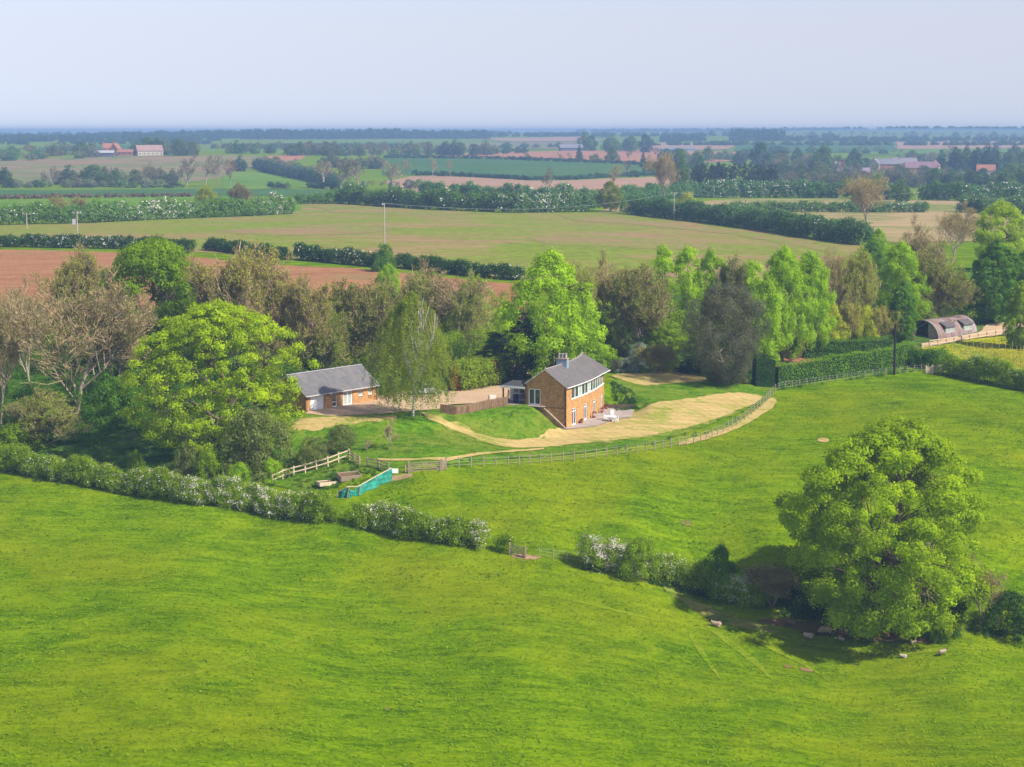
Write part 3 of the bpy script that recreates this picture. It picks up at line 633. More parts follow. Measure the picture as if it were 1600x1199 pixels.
GRAVEL = soil_mat('gravel', (0.36, 0.24, 0.14), (0.52, 0.37, 0.23), scale=2.2, bstr=.4)
DIRT = soil_mat('bare_earth', (0.28, 0.17, 0.09), (0.40, 0.27, 0.15), weed=(.13, .17, .03), weedamt=.58, scale=1.2)
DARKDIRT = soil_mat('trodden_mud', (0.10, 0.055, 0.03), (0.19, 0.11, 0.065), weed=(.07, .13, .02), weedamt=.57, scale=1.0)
SLAB = plain('paving', (0.30, 0.25, 0.21), .85, .2, .25, 1.4, 'obj')
MEADOW = grass_mat('buttercup_meadow', (0.08, 0.15, 0.008), (0.19, 0.24, 0.01), (0.36, 0.34, 0.015), (0.42, 0.36, 0.015), fine=2.4, blotch=.12, dryamt=.55)
def field(name, px, mat, off=.05, step=2, jag=.3, rnd=0): return drape(name, pix(px), mat, off, step, jag, rnd)
field('arable_field', [(-60, 352), (160, 348), (300, 342), (400, 338), (456, 335), (470, 318), (520, 318), (560, 319), (680, 328), (800, 333), (920, 332), (960, 335), (1000, 336), (1050, 343), (1200, 361), (1275, 374), (1350, 384), (1330, 400), (1200, 440), (1000, 450), (815, 438), (730, 428), (600, 416), (465, 405), (450, 404), (400, 400), (300, 394), (190, 388), (0, 386), (-60, 386)], ARABLE, .06, 4, .6)
field('ploughed_field', [(-60, 392), (60, 391), (200, 396), (300, 402), (440, 415), (560, 420), (640, 428), (760, 440), (815, 446), (830, 500), (650, 500), (400, 490), (200, 500), (-60, 505)], RED, .06, 3, .5)
field('young_crop_field', [(-60, 314), (200, 309), (330, 306), (470, 312), (470, 330), (300, 335), (-60, 350)], YOUNG, .08, 6, .5)
field('wheat_field', [(-60, 297.5), (330, 295), (470, 296.5), (560, 298), (560, 308), (300, 306), (120, 307), (-60, 309)], WHEAT, .12, 8, .5)
field('far_brown_field', [(-60, 262), (20, 250), (120, 246), (200, 243.5), (330, 243), (440, 245), (460, 252), (380, 268), (300, 285), (20, 288), (-60, 285)], MIXF, .15, 15, 2)
field('hill_pasture', [(400, 270), (440, 274), (500, 286), (530, 291.5), (400, 296), (345, 294), (350, 275), (370, 267)], YOUNG, .15, 8, .5)
field('green_far_field', [(590, 247), (700, 247), (800, 249.5), (900, 254), (1000, 257.5), (1080, 262), (1080, 272), (960, 276), (900, 280), (830, 281.5), (760, 277.5), (680, 273), (600, 275)], WHEAT, .15, 15, 1)
field('pink_soil_field', [(640, 276), (680, 275), (760, 279), (830, 283), (900, 282), (1000, 278), (1100, 274), (1100, 290), (960, 302), (640, 302), (600, 285)], PINK, .15, 12, 1)
field('red_far_field', [(610, 243), (750, 239), (850, 237), (1000, 235), (1180, 238), (1180, 250), (1100, 254), (1000, 255), (900, 251.5), (800, 247), (600, 245)], REDF, .2, 20, 2)
field('far_red_strip', [(405, 247), (440, 243), (480, 243), (470, 250), (415, 253)], REDF, .2, 15, 1)
field('stubble_strip', [(930, 334), (960, 320), (1070, 317), (1140, 312), (1340, 311), (1500, 314), (1640, 314), (1640, 345), (1450, 345), (1360, 360), (1200, 340), (1080, 335), (1000, 333)], STRAW, .08, 6, .6)
field('brown_strip', [(1180, 336), (1470, 335), (1600, 340), (1600, 375), (1400, 380), (1345, 372), (1260, 356)], STRAW, .11, 5, .6)
for nm, px, m in [('distant_pale_field', [(680, 226), (900, 222), (900, 233), (690, 236)], MIXF), ('distant_lilac_field', [(760, 217), (920, 214), (940, 220), (800, 222)], PINK), ('distant_plum_field', [(1010, 224), (1160, 224), (1140, 234), (1010, 236)], PINK),
                  ('distant_field', [(1400, 221), (1640, 220), (1640, 232), (1400, 234)], PINK), ('distant_crop_field', [(1150, 227), (1400, 222), (1400, 238), (1150, 240)], WHEAT), ('distant_meadow', [(1330, 236), (1470, 233), (1640, 233), (1640, 240), (1330, 244)], YOUNG),
                  ('distant_blue_field', [(60, 231), (230, 227), (230, 235), (60, 240)], WHEAT), ('distant_strip', [(420, 225), (620, 223), (620, 231), (420, 233)], WHEAT)]:
    drape(nm, pix(px), m, .6, 40, 3)
# estate
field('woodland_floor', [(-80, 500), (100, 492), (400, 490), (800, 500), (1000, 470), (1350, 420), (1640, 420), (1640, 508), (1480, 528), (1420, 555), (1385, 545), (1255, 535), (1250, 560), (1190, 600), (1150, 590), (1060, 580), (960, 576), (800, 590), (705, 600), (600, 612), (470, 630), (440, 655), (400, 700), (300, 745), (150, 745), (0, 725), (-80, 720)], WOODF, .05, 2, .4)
field('rough_lawn', [(440, 655), (475, 648), (690, 640), (700, 652), (845, 634), (884, 655), (1000, 640), (960, 600), (960, 580), (1060, 580), (1150, 590), (1190, 603), (1212, 606), (1205, 618), (1165, 640), (1100, 668), (1030, 692), (920, 708), (820, 716), (700, 727), (620, 733), (560, 740), (500, 775), (430, 760), (380, 745), (400, 700)], LAWN, .09, 1.2, .12)
field('gravel_drive', [(478, 648), (520, 652), (600, 648), (690, 640), (700, 634), (790, 629), (812, 620), (860, 578), (850, 560), (800, 570), (790, 586), (720, 606), (640, 612), (590, 620), (500, 630)], GRAVEL, .14, 1, .1)
HAYMIX = soil_mat('straw_in_grass', (.26, .20, .06), (.42, .32, .11), weed=(.12, .20, .008), weedamt=.44, wsc=9.0, scale=1.8, bstr=.8)
for nm_, px_ in (('lawn_edge', [(658, 645), (668, 648), (700, 661), (740, 676), (790, 690), (850, 682), (930, 664), (975, 648), (1005, 640), (1090, 622), (1148, 614), (1193, 619), (1186, 630), (1130, 652), (1080, 668), (1020, 682), (960, 690), (860, 699), (800, 702), (760, 694), (720, 677), (690, 664), (664, 655)]), ('lawn_edge', [(955, 586), (1020, 582), (1075, 585), (1115, 595), (1060, 600), (1015, 604), (985, 600), (960, 592)]), ('lawn_edge', [(450, 660), (520, 650), (590, 651), (630, 650), (618, 660), (570, 666), (520, 672), (470, 681), (450, 674)])): field(nm_, px_, HAYMIX, .115, 1.0, 1.1)
field('mown_lawn', [(658, 645), (668, 648), (700, 661), (740, 676), (790, 690), (850, 682), (930, 664), (975, 648), (1005, 640), (1090, 622), (1148, 614), (1193, 619), (1186, 630), (1130, 652), (1080, 668), (1020, 682), (960, 690), (860, 699), (800, 702), (760, 694), (720, 677), (690, 664), (664, 655)], HAY, .14, .6, .2, 1)
field('mown_top_lawn', [(955, 586), (1020, 582), (1075, 585), (1115, 595), (1060, 600), (1015, 604), (985, 600), (960, 592)], HAY, .14, .6, .3, 1)
field('dry_grass_patch', [(460, 660), (520, 652), (590, 653), (620, 650), (618, 657), (570, 662), (520, 668), (470, 677), (455, 672)], HAY, .12, .6, .4, 1)
field('worn_path', [(590, 718), (650, 719), (700, 717), (760, 708), (850, 702), (850, 704), (760, 712), (715, 719), (700, 723), (640, 722), (590, 721)], HAY, .17, 1, .12)
field('fence_track', [(1060, 692), (1110, 678), (1150, 662), (1185, 640), (1203, 622), (1212, 624), (1215, 632), (1190, 650), (1150, 672), (1110, 686), (1060, 698)], HAY, .09, 1, .15, 1)
field('garden_bed', [(1205, 568), (1225, 560), (1262, 560), (1300, 566), (1240, 578), (1205, 580)], RED, .1, 1, .1)
field('meadow', [(1440, 545), (1520, 530), (1640, 518), (1640, 610), (1560, 590), (1500, 575)], MEADOW, .1, 1.2, .15)
field('farm_track', [(1440, 538), (1530, 520), (1545, 506), (1575, 504), (1640, 512), (1640, 518), (1600, 520), (1520, 530), (1440, 545)], GRAVEL, .14, 1, .2)
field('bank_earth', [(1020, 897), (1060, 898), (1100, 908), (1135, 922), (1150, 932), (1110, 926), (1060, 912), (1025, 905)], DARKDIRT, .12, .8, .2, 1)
field('mud_with_painted_shade', [(1180, 968), (1260, 972), (1330, 980), (1400, 992), (1470, 1000), (1455, 1007), (1400, 1004), (1330, 1000), (1250, 985), (1190, 977)], DARKDIRT, .08, .8, .25, 1)  # dark soil sheet that also paints the oak's shade onto the ground
field('worn_slope', [(1030, 905), (1060, 920), (1110, 950), (1150, 966), (1190, 978), (1230, 990), (1190, 990), (1130, 975), (1080, 950), (1040, 925)], grass_mat('worn_turf', (.06, .12, .004), (.125, .19, .012), (.21, .25, .04), (.25, .19, .07), fine=1.4, blotch=.25, dryamt=.50), .05, .8, .3, 1)
field('bare_spot', [(1275, 688), (1283, 684), (1295, 686), (1296, 691), (1284, 692)], HAY, .06, .6, .1, 1)
field('gateway_mud', [(800, 866), (830, 868), (850, 872), (830, 876), (800, 872)], DIRT, .05, .6, .15, 1)
field('pen_mud', [(610, 745), (640, 740), (650, 744), (620, 752), (608, 752)], DIRT, .05, .6, .15, 1)

TRACK = grass_mat('trodden_grass', (.06, .125, .001), (.118, .20, .002), (.185, .27, .008), (.20, .225, .012), fine=1.6, blotch=.2, dryamt=.5)
def strip(name, px, w, mat, off=.045, seed=0):
    W_ = [at(*p) for p in px]; r = random.Random(seed); L_, R_ = [], []
    for i, p in enumerate(W_):
        d = (W_[min(i + 1, len(W_) - 1)] - W_[max(i - 1, 0)]); n = Vector((-d.y, d.x, 0)).normalized(); ww = w * (1 if 0 < i < len(W_) - 1 else .25) * r.uniform(.7, 1.2); L_.append((p + n * ww)[:2]); R_.append((p - n * ww)[:2])
    drape(name, [tuple(v) for v in L_] + [tuple(v) for v in R_[::-1]], mat, off, .8, .12, 1)
for k, (px, w) in enumerate([([(1075, 985), (1090, 1010), (1110, 1040), (1125, 1062)], .35), ([(1100, 975), (1135, 1000), (1180, 1035), (1210, 1065)], .45), ([(1150, 985), (1200, 1010), (1260, 1040), (1300, 1068)], .4), ([(1130, 962), (1180, 985), (1240, 1000), (1330, 1016), (1440, 1022), (1580, 1018)], .5),
        ([(270, 1062), (360, 1040), (440, 1010), (500, 985)], .5), ([(800, 925), (900, 940), (1000, 965), (1060, 975)], .3)]): strip('sheep_track', px, w, TRACK, seed=k)
MUDDY = soil_mat('worn_mud', (.16, .08, .035), (.27, .15, .075), weed=(.09, .17, .01), weedamt=.5, wsc=9, scale=1.3)
for k, px in enumerate([[(1222, 1041), (1232, 1038), (1240, 1043), (1232, 1046)], [(1246, 1044), (1262, 1045), (1274, 1051), (1256, 1050)], [(598, 1108), (606, 1105), (612, 1109), (604, 1113)], [(1060, 814), (1078, 812), (1084, 822), (1070, 824)]]): drape('mud_patch', pix(px), MUDDY, .07, .5, .25, 1)

THIN = soil_mat('thin_stubble', (0.20, 0.125, 0.055), (0.31, 0.205, 0.10), weed=(0.165, 0.215, 0.02), weedamt=.50, wsc=2.2, scale=.5, rows=.12, angle=0.2, rowscale=.1)
for px in ([(478, 320), (560, 321), (640, 327), (740, 333), (720, 338), (620, 337), (520, 332)], [(870, 337), (960, 339), (1060, 349), (1200, 367), (1310, 388), (1280, 392), (1150, 368), (1000, 352), (900, 346)], [(1010, 425), (1100, 405), (1200, 412), (1260, 425), (1200, 438), (1080, 440)], [(820, 372), (960, 362), (1090, 380), (1130, 392), (980, 388), (860, 384)], [(330, 362), (480, 350), (640, 356), (560, 366), (420, 370)]):
    field('bare_soil_streak', px, THIN, .11, 3, 1.6)
# ---------------- hedges ----------------
NG = dict(leaf=.17, r=.62)
hedge([(-70, 725), (0, 733), (100, 750), (200, 768), (300, 783), (400, 797), (470, 808), (508, 815)], 2.9, 2.8, 'long hawthorn hedge in white blossom along the top of the near field', bloom=.05, blooms=[(80, 3, .15), (220, 4, .25), (330, 5, .45), (440, 3.5, .55)], seed=3, col='mid', **NG)
hedge([(508, 813), (535, 818), (565, 821)], 2.7, 1.6, 'thin gappy stretch of hedge with arched stems below the green netting', dens=.35, seed=4, col='mid', **NG)
hedge([(560, 820), (600, 828), (650, 838), (700, 846), (757, 856)], 3.0, 2.6, 'bushy hawthorn hedge with white sprays between the netting and the small gate', bloom=.04, blooms=[(590, 1.2, .6), (625, 1.5, .4), (690, 1.2, .3), (750, 1.4, .6)], seed=5, col='mid', **NG)
hedge([(775, 858), (787, 862), (800, 866)], 1.9, 1.6, 'small loose bush left of the wooden gate in the hedge gap', dens=.6, bloom=.08, seed=6, col='mid', leaf=.17, r=.5, name='bush', cat='bush')
hedge([(908, 883), (950, 890), (1000, 899), (1050, 910), (1100, 926), (1150, 940), (1200, 950)], 3.1, 3.2, 'hawthorn hedge white with blossom along the stream bank right of the gate', bloom=.03, blooms=[(935, 1.8, .6), (965, 2.2, .65), (990, 1.5, .5), (1035, 1.5, .35), (1060, 1, .2), (1160, 2, .35)], seed=7, col='mid', leaf=.17, r=.7)
hedge([(1225, 950), (1280, 958), (1340, 968), (1420, 975), (1500, 975)], 3.0, 3.0, 'dark tangled scrub behind the big oak trunk', seed=8, col='dark', leaf=.2, r=.8, name='scrub')
MG = dict(leaf=.34, r=1.0)
hedge([(-60, 386), (0, 386), (190, 389), (290, 395), (300, 396)], 2.6, 2.6, 'field hedge dotted with white blossom left of the round green tree', bloom=.03, blooms=[(105, 10, .35), (150, 6, .3), (205, 6, .35)], seed=11, col='dark', leaf=.34, r=.8)
hedge([(325, 391), (400, 400), (447, 407)], 2.4, 2.6, 'short dark hedge between the round green tree and the field gateway', seed=12, col='dark', leaf=.34, r=.8)
hedge([(464, 406), (520, 411), (575, 416), (600, 418)], 2.8, 2.6, 'hedge whitened with blossom right of the field gateway', bloom=.05, blooms=[(560, 8, .4), (480, 3, .15)], seed=13, col='dark', leaf=.34, r=.8)
hedge([(622, 418), (680, 424), (735, 431), (812, 438)], 2.4, 2.6, 'hedge above the red soil running behind the bare grey tree', bloom=.03, blooms=[(800, 8, .35)], seed=14, col='dark', leaf=.34, r=.8)
hedge([(-60, 353), (0, 352), (130, 349), (300, 341), (400, 337), (455, 334)], 5.0, 4.2, 'tall thick hedge with white thorn bushes on its top at far left', bloom=.03, blooms=[(225, 9, .55), (262, 7, .5), (285, 5, .4), (440, 9, .5), (415, 6, .3), (10, 5, .3)], seed=15, leaf=.55, r=1.35, rag=.3, col=(.075, .14, .025))
hedge([(462, 319), (520, 319)], 3.4, 4, 'low even hedge at the top left corner of the big arable field', seed=16, leaf=.6, r=1.1, col=(.07, .13, .025))
hedge([(522, 318), (600, 323), (680, 328), (760, 331)], 5.6, 5, 'tall lumpy hedge along the top of the arable field left of the gap', bloom=.02, blooms=[(615, 6, .3), (700, 6, .15)], seed=17, leaf=.65, r=1.5, rag=.35, col=(.06, .115, .025))
hedge([(760, 331), (800, 333), (922, 331)], 5.4, 5, 'dark hedge crowned with cream blossom left of the lone round tree', bloom=.02, blooms=[(785, 6, .35), (840, 8, .35), (870, 7, .35)], seed=18, leaf=.65, r=1.5, rag=.25, col=(.05, .10, .025))
hedge([(660, 309), (760, 313), (850, 316), (935, 315)], 5.2, 5, 'second hedge line rising behind the tall lumpy one', bloom=.03, blooms=[(870, 8, .4), (830, 6, .2), (905, 6, .3)], seed=19, leaf=.75, r=1.6, rag=.4, col=(.06, .12, .035))
hedge([(990, 335), (1050, 342), (1120, 350), (1200, 361), (1275, 373), (1352, 384)], 5.0, 5, 'tall dark hedge sloping down the right side of the arable field', bloom=.01, blooms=[(1285, 5, .2)], seed=20, leaf=.6, r=1.5, rag=.22, col=(.05, .10, .03))
hedge([(1142, 331), (1200, 331), (1320, 332), (1450, 332)], 3.2, 3.6, 'clipped field hedge between two stubble strips', bloom=.02, blooms=[(1405, 5, .5)], seed=21, leaf=.6, r=1.1, rag=.12, col=(.075, .13, .035))
hedge([(960, 316), (1000, 313), (1080, 309), (1130, 309)], 5.0, 5, 'hedge behind the lone round tree and the bare brown tree', seed=22, leaf=.8, r=1.6, rag=.4, col=(.055, .115, .035))
hedge([(1080, 309), (1200, 309), (1330, 310), (1400, 313)], 6.3, 6, 'big hedge with blossoming top across the upper right fields', bloom=.02, blooms=[(1115, 6, .35), (1130, 5, .4), (1150, 8, .25), (1180, 8, .2), (1225, 8, .6), (1380, 6, .4)], seed=23, leaf=.8, r=1.8, rag=.22, col=(.055, .115, .035))
hedge([(1440, 313), (1500, 314), (1560, 313), (1640, 312)], 6.0, 6, 'dark hedge blocks beyond the pale power pole at upper right', bloom=.02, blooms=[(1535, 7, .45), (1590, 6, .3)], seed=24, leaf=.8, r=1.8, rag=.3, col=(.045, .10, .03))
hedge([(1500, 332), (1560, 335), (1640, 345)], 5.0, 5, 'hedge with white tops behind the big yellow green tree', bloom=.03, blooms=[(1530, 5, .3), (1590, 6, .5)], seed=25, leaf=.6, r=1.5, rag=.3, col=(.055, .11, .03))
for px, hh, lb, sd_, cc in [([(-60, 312), (100, 310), (200, 309), (300, 308)], 1.8, 'low brown hedge between the two green crops at far left', 31, (.10, .07, .045)),
        ([(420, 295), (452, 295)], 3.5, 'low dark hedge at the foot of the rounded green hill', 32, (.03, .06, .035)), ([(482, 295), (530, 296)], 3.2, 'hedge stub beneath the leaning ivy tree', 33, (.03, .06, .035)),
        ([(600, 247.5), (700, 248), (800, 250), (900, 254), (1000, 258), (1080, 262)], 3.0, 'dark hedge along the top of the bluish wheat field', 34, (.03, .065, .04)),
        ([(655, 274), (700, 275), (760, 278), (830, 282), (900, 281), (960, 277), (1070, 273)], 2.6, 'dark hedge along the foot of the bluish wheat field', 35, (.03, .065, .04)),
        ([(400, 262), (430, 272), (480, 282), (520, 291)], 6, 'shadowy hedge curving down behind the rounded green hill', 36, (.03, .06, .04)),
        ([(1000, 262), (1080, 263)], 4, 'hedge joining the bluish wheat field to the brown tree', 37, (.03, .06, .04))]:
    hedge(px, hh, hh * 1.1, lb, leaf=1.1, r=max(.9, hh * .4), seed=sd_, col=cc, rag=.2, stems=False)
hedge([(1478, 584), (1517, 592), (1559, 600), (1600, 609), (1640, 618)], 3.4, 3.2, 'hawthorn hedge in thin blossom below the yellow meadow', bloom=.13, seed=41, leaf=.22, r=.75, col='mid')
hedge([(1424, 572), (1450, 575), (1475, 578)], 3.3, 3.2, 'dark round hedge block behind the pale wooden gate', seed=42, leaf=.2, r=.8, col='deep')
CONI = dict(trim=True, leaf=.2)
hedge([(1211, 604), (1280, 594), (1350, 583), (1400, 574), (1420, 567)], 3.1, 1.9, 'long clipped evergreen hedge sunlit behind the wire fence', seed=43, col=(.19, .36, .012), **CONI)
hedge([(1254, 560), (1300, 560), (1345, 560), (1392, 556)], 2.9, 1.8, 'dark clipped hedge closing the back of the kitchen garden', seed=44, col=(.12, .25, .012), **CONI)
hedge([(1178, 602), (1208, 604)], 4.2, 2.2, 'square dark clipped hedge end beside the smoky grey tree', seed=45, col=(.03, .085, .012), **CONI)
hb = hedge([(712, 611), (745, 607), (784, 598)], 4.3, 4.2, 'round topped beech hedge mixed green and copper beside the drive', seed=46, col=(.26, .36, .02), leaf=.26, r=.8, rag=.1)
hedge([(709, 613), (711, 610)], 3.4, 1.4, 'copper leaved stems at the left end of the beech hedge', seed=47, col='copper', leaf=.24, r=.5, rag=.1, name='copper_shrub', cat='bush', dens=2)
hedge([(771, 604), (774, 602)], 3.6, 1.2, 'copper leaved patch near the right end of the beech hedge', seed=48, col='copper', leaf=.24, r=.5, rag=.1, name='copper_shrub', cat='bush', dens=2)

